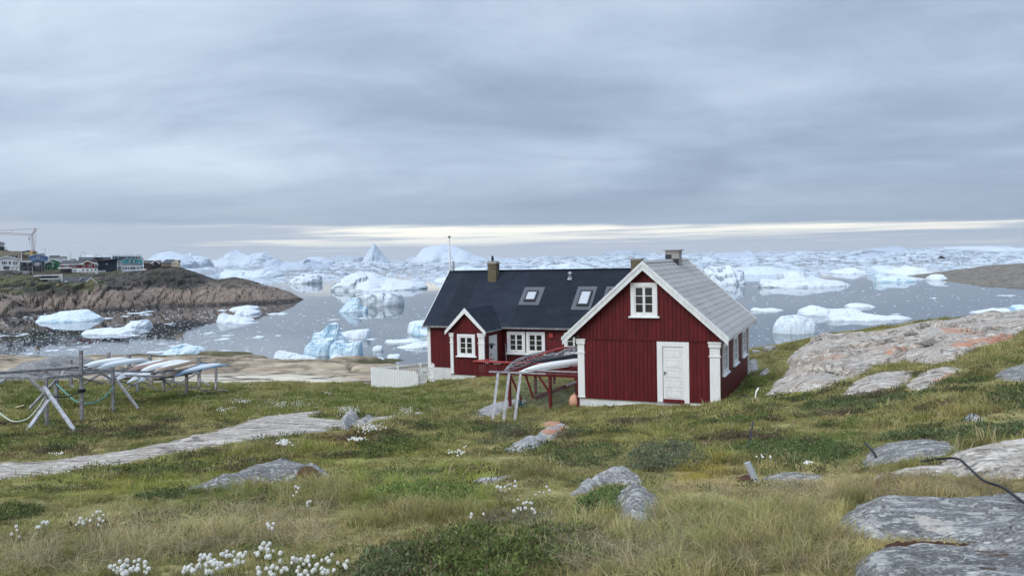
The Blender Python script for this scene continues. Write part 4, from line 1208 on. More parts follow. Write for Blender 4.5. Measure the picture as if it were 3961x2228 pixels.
brick_stack(r2, 2.53, 3.05, RY - 0.72, RY - 0.22, rz2(RY - 0.72) - 0.05, R2 + 0.46)
MB().box(2.49, 3.09, RY - 0.76, RY - 0.18, R2 + 0.46, R2 + 0.54).box(2.55, 3.03, RY - 0.70, RY - 0.24, R2 + 0.54, R2 + 0.60).build('chimney_cap', CONCRETE, r2)
MB().tube([(2.75, RY - 0.5, R2 + 0.6), (2.75, RY - 0.5, R2 + 0.86)], [0.075, 0.06], 10).tube([(2.75, RY - 0.5, R2 + 0.72), (2.75, RY - 0.5, R2 + 0.76)], 0.095, 10).tube([(2.75, RY - 0.5, R2 + 0.86), (2.75, RY - 0.5, R2 + 0.90)], [0.09, 0.07], 10).build('flue_pipe', DARKMETAL, r2)
brick_stack(r2, 10.75, 11.30, RY - 0.25, RY + 0.30, R2 - 0.5, R2 + 0.52)
MB().box(10.71, 11.34, RY - 0.29, RY + 0.34, R2 + 0.52, R2 + 0.60).build('chimney_cap', CONCRETE, r2)


def on_roof(x, y, dz=0.0):
    return (x, y, rz2(y) + 0.062 + dz)


def skylight(x0, x1, y0, y1, gx0, gx1, gy0, gy1):
    m = MB()
    vs = [on_roof(x0, y0, .012), on_roof(x1, y0, .012), on_roof(x1, y1, .012), on_roof(x0, y1, .012), on_roof(x0, y0, .026), on_roof(x1, y0, .026), on_roof(x1, y1, .026), on_roof(x0, y1, .026)]
    fl = m.add(vs, [(4, 5, 6, 7), (0, 1, 5, 4), (1, 2, 6, 5), (2, 3, 7, 6), (3, 0, 4, 7)]).build('skylight', ALU, r2)
    f = MB(); b = 0.075
    nrm = Vector((0, -sl2, 1)).normalized()
    def ringbox(xa, xb, ya, yb, lo, hi):
        c = [Vector(on_roof(xx, yy)) for xx, yy in ((xa, ya), (xb, ya), (xb, yb), (xa, yb))]
        f.add([p + nrm * lo for p in c] + [p + nrm * hi for p in c], [(4, 5, 6, 7), (0, 1, 5, 4), (1, 2, 6, 5), (2, 3, 7, 6), (3, 0, 4, 7)])
    ringbox(gx0 - b, gx0, gy0 - b, gy1 + b, 0.01, 0.10); ringbox(gx1, gx1 + b, gy0 - b, gy1 + b, 0.01, 0.10)
    ringbox(gx0, gx1, gy0 - b, gy0, 0.01, 0.097); ringbox(gx0, gx1, gy1, gy1 + b, 0.01, 0.103)
    f.build('frame', DARKMETAL, fl)
    g = MB(); c = [Vector(on_roof(xx, yy)) + nrm * 0.075 for xx, yy in ((gx0, gy0), (gx1, gy0), (gx1, gy1), (gx0, gy1))]
    g.add(c + [p - nrm * 0.02 for p in c], [(0, 1, 2, 3), (1, 0, 4, 5), (2, 1, 5, 6), (3, 2, 6, 7), (0, 3, 7, 4)])
    g.build('pane', SKYGLASS, fl)


def roof_xy(px, py):
    """where a photo pixel meets the front roof plane, in house-2 coordinates"""
    d = ray(px, py); o_ = EYE - H2
    lo = np.array([o_ @ E_, o_ @ V_, o_[2]]); ld = np.array([d @ E_, d @ V_, d[2]])
    # z = R2 - sl2*(RY - y) + .06
    t = (R2 + 0.06 - sl2 * RY + sl2 * lo[1] - lo[2]) / (ld[2] - sl2 * ld[1])
    q_ = lo + ld * t
    return q_[0], q_[1]


_z1 = lambda x, y: (1600 + .3106 * x, 880 + .3106 * y)
for fl_, gl_ in ((((1300, 968), (1560, 973), (1632, 748)), ((1395, 905), (1500, 908), (1540, 812))), (((1955, 1028), (2180, 1030), (2308, 740)), ((2050, 962), (2162, 964), (2212, 808)))):
    a = [roof_xy(*_z1(*p)) for p in fl_]; b = [roof_xy(*_z1(*p)) for p in gl_]
    skylight(a[0][0], (a[1][0] + a[2][0]) / 2, a[0][1], a[2][1], b[0][0], (b[1][0] + b[2][0]) / 2, b[0][1], b[2][1])
a = roof_xy(*_z1(2375, 838)); b = roof_xy(*_z1(2400, 742))
skylight(a[0], a[0] + 1.0, a[1] - 0.9, b[1], a[0] + .25, a[0] + .8, a[1] - 0.5, b[1] - .25)
vx, vy = roof_xy(*_z1(1948, 640))
vp = Vector(on_roof(vx, vy))
MB().tube([vp, vp + Vector((0, 0, 0.30))], 0.06, 8).tube([vp + Vector((0, 0, .27)), vp + Vector((0, 0, .31)), vp + Vector((0, 0, .40))], [0.13, 0.12, 0.02], 8).add([vp + Vector(c) for c in ((-.13, -.12, -.05), (.13, -.12, -.05), (.1, .1, .14), (-.1, .1, .14))], [(0, 1, 2, 3)]).build('roof_vent', GREYMETAL, r2)
# porch: gable forward at x 2.47-4.45
PX0, PX1, PY = 2.48, 4.44, -2.2
PM = (PX0 + PX1) / 2 - 0.02
PRZ, PEZ = 3.30, 2.20
psl = (PRZ - 2.20) / 1.10
pz = lambda x: PRZ - psl * abs(x - PM)
MB().prism([(PX0 + .03, 0), (PX1 - .03, 0), (PX1 - .03, pz(PX1) - .06), (PM, PRZ - .1), (PX0 + .03, pz(PX0) - .06)], PY, 0.02).build('porch_wall', RED, h2)
MB().box(PX0 + .01, PX1 - .01, PY + .01, 0.0, -1.8, -0.005).build('porch_foundation', PLINTH, h2)
boards_x(h2, PX0 + 0.18, PX1 - 0.34, 0.0, 2.12, PY, 14, RED, holes=[(2.93, 3.90, 0.9, 2.02)])
boards_x(h2, PX0 + 0.02, PX1 - 0.02, 2.16, lambda x: pz(x) - 0.05, PY - 0.01, 18, RED)
MB().box(PX0, PX1, PY - 0.05, PY, 2.12, 2.16).build('belt_board', RED, h2)
MB().box(PX0 - .02, PX1 + .02, PY - 0.045, PY + .01, -0.04, -0.006).build('skirting', RED, h2)
pilaster(h2, PX0, PX0 + 0.17, 0.02, 2.08, PY)
pilaster(h2, PX1 - 0.33, PX1, 0.02, 2.08, PY)
boards_y(h2, PY + 0.05, -0.03, 0.0, 2.10, PX1 - .02, 1, 19, RED, holes=[(-1.70, -0.82, -0.1, 1.92)])
boards_y(h2, PY + 0.05, -0.03, 0.0, 2.10, PX0 + .02, -1, 19, RED)
window(h2, 1.02, 1.12, (2.895, PY - 0.035, 0.935), 0.0, blind=CURTAIN)
# porch door in the right-hand wall, chevron boards
dj = MB().box(PX1 - .01, PX1 + .03, -1.72, -1.64, 0.0, 1.93).box(PX1 - .01, PX1 + .03, -0.90, -0.80, 0.0, 1.93).box(PX1 - .01, PX1 + .03, -1.64, -0.90, 1.86, 1.93).build('door_frame', WHITE, h2)
dd = MB().box(PX1 - .01, PX1 + .004, -1.64, -0.90, 0.02, 1.86).build('door', WHITE, h2)
for i in range(16):
    for s_ in (-1, 1):
        ya, yb = -1.27, -1.27 + s_ * 0.36
        z0_, dz_ = 0.02 + i * 0.115, 0.10
        zt = z0_ + (0.36 * 0.8)
        if zt + dz_ > 1.86: continue
        vs = [(PX1 + x, y, z) for x in (.004, .016) for y, z in ((ya, z0_), (yb, zt), (yb, zt + dz_), (ya, z0_ + dz_))]
        fs = [(4, 5, 6, 7), (3, 2, 1, 0), (0, 1, 5, 4), (1, 2, 6, 5), (2, 3, 7, 6), (3, 0, 4, 7)]
        MB().add(vs, fs).build('plank', WHITE, dd)
MB().bar((PX1 + .03, -1.56, 0.95), (PX1 + .035, -1.44, 0.97), 0.02, 0.025).box(PX1 + .01, PX1 + .03, -1.58, -1.54, 0.86, 1.02).build('handle', DARKMETAL, dd)
# lamp by the door
MB().tube([(PX1 + .0, -1.95, 1.42), (PX1 + .26, -1.95, 1.42)], 0.012, 6).tube([(PX1 + .26, -1.95, 1.30), (PX1 + .26, -1.95, 1.44), (PX1 + .26, -1.95, 1.52)], [0.03, 0.10, 0.09], 8).tube([(PX1 + .26, -1.95, 1.51), (PX1 + .26, -1.95, 1.53), (PX1 + .26, -1.95, 1.60)], [0.22, 0.20, 0.05], 12).build('wall_lamp', DARKMETAL, h2)
# porch roof with valleys into the main roof
yend = FE + (PRZ - rz2(FE)) / sl2
pr = MB()
for s_ in (-1, 1):
    xe = PM + s_ * 1.14
    ze = pz(xe)
    ye = FE + max(0.0, (ze - rz2(FE))) / sl2
    a_ = [(PM, PY - .22, PRZ), (PM, yend + .1, PRZ), (xe, ye + .05, ze), (xe, PY - .22, ze)]
    b_ = [(x, y, z + 0.06) for x, y, z in a_]
    f_ = [(4, 5, 6, 7), (3, 2, 1, 0), (0, 1, 5, 4), (1, 2, 6, 5), (2, 3, 7, 6), (3, 0, 4, 7)]
    if s_ > 0: f_ = [tuple(reversed(t)) for t in f_]
    pr.add(a_ + b_, f_)
pr = pr.build('porch_roof', FELT, h2)
for s_ in (-1, 1):
    xe = PM + s_ * 1.17; ze = pz(xe)
    q_ = [(xe, ze + 0.085), (xe, ze - 0.10), (PM, PRZ - 0.16), (PM, PRZ + 0.11)]
    if s_ > 0: q_ = [(PM, PRZ + 0.11), (PM, PRZ - 0.16), (xe, ze - 0.10), (xe, ze + 0.085)]
    MB().prism(q_, PY - 0.26, PY - 0.22).build('barge_board', WHITE, pr)
MB().bar((PM + 1.15, PY - .2, pz(PM + 1.15) + .02), (PM + 1.15, FE, pz(PM + 1.15) + .02), 0.03, 0.07).build('eave_board', GREYMETAL, pr)

# loose poles leaning by the porch door
for k, (xa, xb, za, zb) in enumerate(((4.52, 4.66, 1.35, 0.0), (4.56, 4.62, 1.08, 0.0))):
    a = H2 + E_ * (xa + .1) + V_ * (-0.06) + np.array([0, 0, za]); b = H2 + E_ * (xb + .15) + V_ * (-0.35) + np.array([0, 0, zb - .1])
    tag(MB().tube([a, b], 0.018, 6).build('pole', PALEWOOD), ['longer thin pale pole leaning between porch door and windows', 'shorter thin pale pole leaning between porch door and windows'][k], 'pole')
# flagpole behind the roof
fp = P(1738, 920, 50.0); fg = gz(fp[0], fp[1])
fpo = empty('flagpole', (fp[0], fp[1], fg), 0, 'tall bare white flagpole behind the black roof', 'flagpole')
hh = float(fp[2] - fg)
MB().tube([(0, 0, -0.3), (0, 0, hh * .5), (0, 0, hh)], [0.09, 0.075, 0.045], 10).build('pole', WHITE, fpo)
MB().tube([(0, 0, hh), (0, 0, hh + 0.03), (0, 0, hh + 0.09), (0, 0, hh + .11)], [0.05, 0.085, 0.085, 0.03], 10).build('finial', DARKMETAL, fpo)
MB().tube([(0.22, 0, -0.3), (0.22, 0, float(P(1749, 1010, 50)[2] - fg))], 0.06, 8).build('tabernacle_post', PALEWOOD, fpo)

# ------------------------------------------------------------------ white picket fence at the gable end of the long house
def G(x, y):
    return float(gz(np.array([x]), np.array([y]))[0])


FC = P(1437, 1421, 40.5)                        # top of the corner post
fence = empty('picket_fence', (FC[0], FC[1], G(FC[0], FC[1])), 0, 'white picket fence with dense pickets meeting the long house', 'fence')
fb = Vector(fence.location)


def V3(p): return Vector([float(c) for c in p])


ftop = float(FC[2])
npk = 27
for i in range(npk):
    t = 2.70 * i / (npk - 1)
    p = FC + E_ * t
    g = G(p[0], p[1])
    h = ftop - 0.035 * t + 0.012 * math.sin(i * 2.1)
    c = V3(p) - fb
    m = MB()
    w_ = 0.086
    a = V3(E_) * (w_ / 2); n_ = V3(V_) * 0.011
    zb, zt = max(g - fb.z + 0.02, h - 1.02 - fb.z), h - fb.z
    base = [c - a - n_, c + a - n_, c + a + n_, c - a + n_]
    vs = [Vector((q.x, q.y, zb)) for q in base] + [Vector((q.x, q.y, zt)) for q in base]
    m.add(vs, [(3, 2, 1, 0), (4, 5, 6, 7), (0, 1, 5, 4), (1, 2, 6, 5), (2, 3, 7, 6), (3, 0, 4, 7)])
    m.build('picket', WHITE, fence)
for dz_ in (-0.22, -0.82):
    a, b = FC + V_ * 0.035, FC + E_ * 2.7 + V_ * 0.035
    MB().bar(V3(a) - fb + Vector((0, 0, dz_)), V3(b) - fb + Vector((0, 0, dz_ - .09)), 0.045, 0.07).build('rail', WHITE, fence)
# side run going back along the gable end, ground falling away
nside = 46
SL_ = 8.2
drop = lambda t: -0.085 * t
for i in range(1, nside):
    t = SL_ * i / nside
    p = FC + V_ * t
    c = V3(p) - fb
    zt = ftop + drop(t) - fb.z
    a = V3(V_) * 0.036; n_ = V3(E_) * 0.011
    base = [c - n_ - a, c + n_ - a, c + n_ + a, c - n_ + a]
    zb = zt - 0.98
    vs = [Vector((q.x, q.y, zb)) for q in base] + [Vector((q.x, q.y, zt)) for q in base]
    MB().add(vs, [(3, 2, 1, 0), (4, 5, 6, 7), (0, 1, 5, 4), (1, 2, 6, 5), (2, 3, 7, 6), (3, 0, 4, 7)]).build('picket', WHITE, fence)
for dz_ in (-0.16, -0.78):
    a, b = FC + E_ * 0.04, FC + V_ * SL_ + E_ * 0.04
    MB().bar(V3(a) - fb + Vector((0, 0, dz_)), V3(b) - fb + Vector((0, 0, dz_ + drop(SL_))), 0.05, 0.11).build('rail', WHITE, fence)
for t in (0.02, 2.4, 4.8, 7.2):
    p = FC + V_ * t + E_ * 0.10
    g = G(p[0], p[1])
    c = V3(p) - fb
    MB().box(c.x - .05, c.x + .05, c.y - .05, c.y + .05, g - fb.z - 0.3, ftop + drop(t) - fb.z - 0.02).build('post', WHITE, fence)
p = FC + E_ * 2.75 + V_ * 0.06
c = V3(p) - fb
MB().box(c.x - .05, c.x + .05, c.y - .05, c.y + .05, G(p[0], p[1]) - fb.z - 0.3, ftop - fb.z - 0.25).build('post', WHITE, fence)


def gate(name, label, base, axis, tilt, n, h, diag):
    """small picket gate: upright pickets, rails, brace"""
    g = empty(name, base, 0, label, 'gate')
    ax = V3(axis).normalized()
    lean = Vector((0.0, 0.0, 1.0)) + ax * tilt
    nr = ax.cross(Vector((0, 0, 1))).normalized()
    for i in range(n):
        o = ax * (0.12 * i)
        m = MB().bar(o - lean * 0.0, o + lean * (h - 0.03 * abs(i - n / 2)), 0.075, 0.02, up=nr)
        m.build('picket', WHITE, g)
    for k in (0.22, 0.80):
        MB().bar(lean * (h * k) + nr * 0.025, lean * (h * k) + ax * (0.12 * (n - 1)) + nr * 0.025, 0.022, 0.075).build('rail', WHITE, g)
    if diag:
        MB().bar(lean * (h * .78) + nr * 0.028, lean * (h * .24) + ax * (0.12 * (n - 1)) + nr * 0.028, 0.02, 0.06).build('brace', WHITE, g)
    return g


b1 = P(1617, 1497, 39.5); b1[2] = G(b1[0], b1[1])
gate('gate', 'small picket panel leaning sideways beside the fence end', b1, (0.93, 0.36, 0), 0.24, 4, 1.0, False)
b2 = P(1660, 1482, 41.6); b2[2] = G(b2[0], b2[1]) + 0.05
gate('gate', 'narrow white gate with diagonal brace against the white foundation', b2, (0.80, -0.6, 0), 0.02, 4, 1.02, True)
pl = P(1640, 1470, 42.5)
tag(MB().bar(pl, P(1668, 1462, 43.2), 0.12, 0.03).bar(pl + np.array([0, 0, -.07]), P(1668, 1466, 43.2) + np.array([0, 0, -.07]), 0.1, 0.03).build('board', NEWWOOD), 'fresh wooden board lying behind the leaning picket panel', 'board')

# ------------------------------------------------------------------ red railed deck before the long house
DK = P(1836, 1397, 38.5)
deck_o = empty('deck', (DK[0], DK[1], float(DK[2])), YAW, 'red wooden deck with slatted railing in front of the windows', 'deck')
DL = 6.3
MB().box(-0.05, DL, -0.12, 0.16, -0.02, 0.03).build('cap_rail', RED_TRIM, deck_o)
MB().bar((-0.02, 0.02, 0.006), (0.55, 0.95, 0.006), 0.2, 0.04).build('cap_rail', RED_TRIM, deck_o)
for i in range(62):
    x = 0.03 + i * 0.1015
    MB().box(x - 0.043, x + 0.043, -0.012, 0.012, -0.72, -0.025).build('slat', RED, deck_o)
MB().box(0, DL, 0.013, 0.05, -0.14, -0.04).build('rail', RED, deck_o)
MB().box(0, DL, 0.013, 0.05, -0.62, -0.54).build('rail', RED, deck_o)
for i in range(6):
    MB().box(0.02 + i * 1.22, 0.12 + i * 1.22, 0.05, 0.15, -1.5, -0.02).build('post', RED, deck_o)
for i in range(12):
    MB().box(0.0, DL, 0.16 + i * 0.15, 0.30 + i * 0.15, -0.78, -0.74).build('deck_board', GREYWOOD, deck_o)
MB().box(0.0, DL, 0.10, 2.0, -0.9, -0.785).build('joist', GREYWOOD, deck_o)
MB().box(0.6, 0.78, -0.03, -0.013, -0.09, -0.045).box(1.05, 1.45, -0.03, -0.013, -0.09, -0.05).build('white_slip', WHITE, deck_o)

# ------------------------------------------------------------------ red kayak stand beside the gabled house, wire mesh below
RK = H1 - E_ * 2.95
RKz = float(P(1964, 1580, 30.3)[2])
rack = empty('kayak_stand', (RK[0], RK[1], RKz), YAW, 'dark red post stand with wire mesh beside the gabled house', 'kayak stand')
TOP = float(P(1964, 1440, 30.3)[2]) - RKz
for x in (0.0, 1.72, 2.85):
    MB().box(x, x + 0.10, 0.0, 0.10, -0.15, TOP - 0.1).build('post', RED, rack)
for x in (0.2, 2.0):
    for y in (2.2, 4.4):
        MB().box(x, x + 0.10, y, y + 0.10, -0.1, TOP - 0.1).build('post', RED, rack)
MB().box(-0.25, 2.93, -0.03, 0.12, TOP - 0.1, TOP).build('beam', RED, rack)
MB().box(-0.1, 2.6, 2.18, 2.30, TOP - 0.1, TOP).build('beam', RED, rack)
MB().box(-0.1, 2.6, 4.38, 4.50, TOP - 0.1, TOP).build('beam', RED, rack)
MB().box(0.0, 2.85, -0.01, 0.09, -0.15, -0.02).build('sill_beam', RED, rack)
for a, b in (((0.1, 0.05, TOP - .15), (0.55, 0.05, 0.35)), ((0.75, .05, TOP - .1), (1.05, .05, 0.45)), ((1.3, .05, TOP - .12), (1.74, .05, 0.72)), ((2.35, 2.2, TOP - .1), (2.55, 2.2, .5))):
    MB().bar(a, b, 0.07, 0.07).build('brace', RED, rack)
MB().bar((0.9, 0.6, 0.35), (2.85, 3.0, 1.05), 0.06, 0.16).build('plank', RED, rack)
MB().bar((1.9, 1.5, 0.75), (2.9, 2.6, 1.15), 0.05, 0.08).build('pole', PALEWOOD, rack)
wm = MB()
for k in range(-22, 58):
    for s_ in (1, -1):
        x0, z0, x1, z1 = k * 0.055, 0.0, k * 0.055 + s_ * 1.25, 1.25
        pts_ = []
        for t in (0.0, 1.0):
            pts_.append((x0 + (x1 - x0) * t, z0 + (z1 - z0) * t))
        (xa, za), (xb, zb) = pts_
        lo, hi = 0.1, 2.85
        ta = 0.0; tb = 1.0
        if xb != xa:
            t1, t2 = (lo - xa) / (xb - xa), (hi - xa) / (xb - xa)
            ta, tb = max(0, min(t1, t2)), min(1, max(t1, t2))
        if tb - ta < 0.02: continue
        wm.tube([(xa + (xb - xa) * ta, 0.045, za + (zb - za) * ta), (xa + (xb - xa) * tb, 0.045, za + (zb - za) * tb)], 0.0022, 3, caps=False)
wm = wm.build('wire_mesh', GREYMETAL, rack); wm['kind'] = 'stuff'
pq = MB().add([(0.0, -0.12, -0.75), (2.95, -0.12, -0.6), (2.95, 0.16, -0.6), (0.0, 0.16, -0.75), (0.02, -0.10, -0.17), (2.95, -0.10, -0.16), (2.95, 0.14, -0.16), (0.02, 0.14, -0.17)],
              [(3, 2, 1, 0), (4, 5, 6, 7), (0, 1, 5, 4), (1, 2, 6, 5), (2, 3, 7, 6), (3, 0, 4, 7)])
PLINTH_Y = paint('lichened_plinth', (0.62, 0.57, 0.44), 0.85, 0.1, (0.50, 0.36, 0.10), 0.8, scale=(2, 2, 2), bump_str=0.3)
pq.build('plinth', PLINTH_Y, rack)
# net heaped at the foot
NET = plain('teal_net', (0.03, 0.10, 0.11), 0.9, vary=0.5, scale=20)
nt = MB()
for k in range(40):
    a = random.uniform(0, 6.28); r_ = random.uniform(0.05, 0.3)
    nt.tube([(0.5 + r_ * math.cos(a), 0.1, 0.0), (0.45 + .5 * r_ * math.cos(a + 1), 0.1 + random.uniform(-.1, .1), random.uniform(.1, .35)), (0.55, 0.05, random.uniform(.3, .55))], 0.008, 3, caps=False)
tag(nt.build('fishing_net', NET), 'teal fishing net hanging at the red stand foot', 'net').matrix_world = rack.matrix_basis
# big pale float
FLOAT = plain('faded_orange_float', (0.62, 0.33, 0.22), 0.6, vary=0.1)
fpz = P(2222, 1553, 29.35)
fv, ff = [], []
for i in range(13):
    th_ = math.pi * i / 12
    for j in range(20):
        a = 2 * math.pi * j / 20
        r_ = math.sin(th_) * 0.21
        fv.append((r_ * math.cos(a), r_ * math.sin(a), -math.cos(th_) * 0.27 - 0.03 * math.sin(th_)))
for i in range(12):
    for j in range(20):
        ff.append((i * 20 + j, i * 20 + (j + 1) % 20, (i + 1) * 20 + (j + 1) % 20, (i + 1) * 20 + j))
flo = empty('fishing_float', (fpz[0], fpz[1], G(fpz[0], fpz[1]) + .22), 0, 'large faded orange float at the foot of the gabled house', 'float')
mesh_obj('body', fv, ff, FLOAT, flo, True)
MB().tube([(0, 0, .22), (0, 0, .29)], .04, 8).tube([(-.03, 0, .29), (0, 0, .33), (.03, 0, .29)], .012, 6).build('eyelet', FLOAT, flo)

# pale trestle in front of the stand
tr = empty('trestle', hit1(1900, 1632), 0, 'pale grey wooden trestle with three leaning legs before the red stand', 'trestle')
tb_ = V3(tr.location)
_z5 = lambda x, y: (1750 + .276 * x, 1280 + .276 * y)
YT, YB_ = 27.6, 26.6
MB().bar(V3(P(*_z5(510, 570), YT)) - tb_, V3(P(*_z5(1310, 600), YT)) - tb_, 0.07, 0.05).build('top_rail', PALEWOOD, tr)
for (a, b) in (((640, 588), (558, 1275)), ((795, 592), (713, 1275)), ((955, 598), (870, 1270))):
    MB().bar(V3(P(*_z5(*a), YT)) - tb_, V3(P(*_z5(*b), YB_)) - tb_, 0.09, 0.05, up=(0, 1, 0)).build('leg', PALEWOOD, tr)
MB().bar(V3(P(*_z5(390, 1292), YB_)) - tb_, V3(P(*_z5(830, 1275), YB_)) - tb_, 0.10, 0.06).build('foot_rail', PALEWOOD, tr)
MB().bar(V3(P(*_z5(420, 1305), YB_ - .15)) - tb_, V3(P(*_z5(940, 1268), YB_ + .1)) - tb_, 0.08, 0.05).build('foot_rail', PALEWOOD, tr)
MB().bar(V3(P(*_z5(1020, 548), YT + .6)) - tb_, V3(P(*_z5(1760, 575), YT + .5)) - tb_, 0.05, 0.04).build('top_rail', PALEWOOD, tr)


# ------------------------------------------------------------------ kayaks
def skin_mat(name, top, bottom, low=0.35):
    """stretched canvas hull, upper and lower colour by height of the hull itself"""
    m_, T = newmat(name)
    tc = T.n('ShaderNodeTexCoord')
    s = T.n('ShaderNodeSeparateXYZ', ins={0: tc.outputs['Object']})
    n_ = T.noise(T.scl(tc.outputs['Object'], (1.0, 6, 6)), 1.5, 5, 0.6)
    f = T.ss(T.m('ADD', s.outputs[2], T.m('MULTIPLY', T.m('SUBTRACT', n_, 0.5), 0.05)), low * 0.2, low * 0.2 + 0.03)
    c = T.mix(f, (*bottom, 1), (*top, 1))
    c = T.mix(T.ss(n_, 0.5, 0.8, 0, 0.35), c, tuple(x * .72 for x in top) + (1,))
    finish(T, c, 0.5, n_, 0.15, 0.01, 0.35)
    return m_


SK_WHITE = skin_mat('white_canvas', (0.80, 0.80, 0.79), (0.76, 0.76, 0.75))
SK_PINK = skin_mat('white_and_pink_hull', (0.70, 0.70, 0.68), (0.40, 0.24, 0.19), 0.5)
SK_TAN = skin_mat('white_and_tan_hull', (0.74, 0.74, 0.73), (0.36, 0.26, 0.19), 0.5)
SK_GREY = skin_mat('pale_grey_canvas', (0.66, 0.69, 0.70), (0.48, 0.53, 0.55))
SK_CREAM = skin_mat('cream_canvas', (0.78, 0.78, 0.73), (0.60, 0.62, 0.62), .4)
SK_BLUE = skin_mat('blue_and_white_hull', (0.66, 0.70, 0.74), (0.22, 0.36, 0.52), 0.2)
SK_LBLUE = skin_mat('light_blue_hull', (0.30, 0.45, 0.60), (0.26, 0.40, 0.55), 0.2)
SK_BLACK = skin_mat('black_canvas', (0.018, 0.019, 0.022), (0.015, 0.015, 0.018))


def kayak(label, a, b, mat, width=0.54, depth=0.24, down=True, cockpit=False, rise=0.10):
    """slender skin kayak lying from a to b, keel up when down"""
    a, b = V3(a), V3(b)
    d = b - a; L = d.length
    o = empty('kayak', a, 0, label, 'kayak')
    o.location = a
    X = d.normalized(); Yv = Vector((0, 0, 1)).cross(X).normalized(); Z = X.cross(Yv)
    o.rotation_mode = 'QUATERNION'
    o.rotation_quaternion = Matrix((X, Yv, Z)).transposed().to_quaternion()
    o.rotation_mode = 'QUATERNION'
    s_ = 1 if down else -1
    vs, fs = [], []
    ns_, nc = 27, 12
    for i in range(ns_):
        t = -1 + 2 * i / (ns_ - 1)
        w_ = width / 2 * max(0.012, (1 - abs(t) ** 1.9))
        bow = rise * abs(t) ** 3.5
        dp = depth * max(0.10, (1 - 0.92 * abs(t) ** 3.0))
        x = L * (t + 1) / 2
        prof = []
        # gunwale -> chine -> keel -> chine -> gunwale -> deck
        for (wy, wz) in ((1.0, 0.0), (0.98, 0.28), (0.80, 0.68), (0.42, 0.90), (0.0, 1.0), (-0.42, 0.90), (-0.80, 0.68), (-0.98, 0.28), (-1.0, 0.0), (-0.6, -0.10), (0.0, -0.16), (0.6, -0.10)):
            prof.append((x, wy * w_, s_ * (wz * dp - bow) + (0 if down else 0.0)))
        vs += prof
    for i in range(ns_ - 1):
        for j in range(nc):
            q_ = (i * nc + j, i * nc + (j + 1) % nc, (i + 1) * nc + (j + 1) % nc, (i + 1) * nc + j)
            fs.append(q_ if down else tuple(reversed(q_)))
    fs.append(tuple(range(nc - 1, -1, -1))); fs.append(tuple((ns_ - 1) * nc + j for j in range(nc)))
    mesh_obj('hull', vs, fs, mat, o, True)
    MB().bar((L * .04, 0, s_ * (depth * .25 - rise * .6)), (L * .002, 0, s_ * (-rise * .9)), 0.02, 0.03).bar((L * .96, 0, s_ * (depth * .25 - rise * .6)), (L * .998, 0, s_ * (-rise * .9)), 0.02, 0.03).build('stem', mat, o)
    for s2 in (-1, 1):
        pts_ = []
        for i in range(0, 19):
            t = -0.96 + 1.92 * i / 18
            w_ = width / 2 * max(0.012, (1 - abs(t) ** 1.9))
            pts_.append((L * (t + 1) / 2, s2 * (w_ + .006), s_ * (-rise * abs(t) ** 3.5 + .01)))
        MB().tube(pts_, 0.012, 4).build('gunwale', mat, o)
    if cockpit:
        ring = [(L * .52 + 0.27 * math.cos(k * math.pi / 6), 0.19 * math.sin(k * math.pi / 6), -s_ * (depth * .16 + .03)) for k in range(13)]
        MB().tube(ring, 0.016, 5).build('cockpit_rim', GREYWOOD, o)
    return o


KAY = [  # near tip, far tip (photo pixel and distance), hull, label
    ((300, 1424, 25.0), (519, 1388, 30.0), SK_CREAM, 'long cream kayak on the kayak rack nearest the tall post', 0.56),
    ((348, 1430, 25.6), (585, 1390, 30.6), SK_GREY, 'pale grey kayak lying right beside the cream kayak', 0.58),
    ((468, 1441, 27.3), (668, 1392, 32.2), SK_PINK, 'white and pink kayak on the upper rack', 0.54),
    ((526, 1439, 28.0), (736, 1394, 32.8), SK_WHITE, 'all white kayak on the upper rack between pink and tan ones', 0.54),
    ((577, 1443, 28.2), (772, 1396, 33.0), SK_TAN, 'white and tan kayak, rightmost of the upper rack', 0.54),
    ((405, 1458, 25.8), (560, 1424, 31.8), SK_WHITE, 'white kayak on the lower tier beneath the cream one', 0.5),
    ((438, 1465, 26.2), (600, 1432, 31.6), SK_WHITE, 'broad white kayak on the lower tier under the pink one', 0.58),
    ((492, 1471, 26.6), (660, 1436, 32.0), SK_WHITE, 'slender white kayak with low tip on the lower tier', 0.5),
    ((533, 1469, 27.0), (690, 1436, 32.4), SK_GREY, 'pale grey kayak on the lower tier beside the slender white one', 0.5),
    ((572, 1466, 27.4), (720, 1436, 32.6), SK_TAN, 'tan-bottomed kayak at the end of the lower tier', 0.5),
    ((672, 1449, 30.0), (880, 1408, 34.8), SK_BLUE, 'blue and white kayak at the far end of the rack', 0.52),
    ((700, 1444, 30.9), (817, 1410, 34.6), SK_LBLUE, 'light blue kayak behind the blue and white one', 0.44),
]
for a, b, mt, lab, wd in KAY:
    kayak(lab, P(*a), P(*b), mt, wd * 0.84, 0.165)

# the long driftwood rack they lie on
GREY2 = paint('silvery_driftwood', (0.285, 0.275, 0.285), 0.8, 0.22, (0.16, 0.145, 0.135), 0.5, tint=0.12, bump_str=0.4, scale=(4, 4, 4))
kr = empty('kayak_rack', hit1(316, 1626), 0, 'long grey driftwood rack carrying upturned kayaks', 'kayak rack')
kb = V3(kr.location)


def kpost(px, pyb, Y, pyt, w_=0.12):
    b = P(px, pyb, Y); t = P(px - (pyb - pyt) * 0.012, pyt, Y)
    g = G(b[0], b[1])
    MB().bar(Vector((b[0], b[1], g - 0.25)) - kb, V3(t) - kb, w_, w_ * .95, up=(0, 1, 0)).build('post', GREY2, kr)


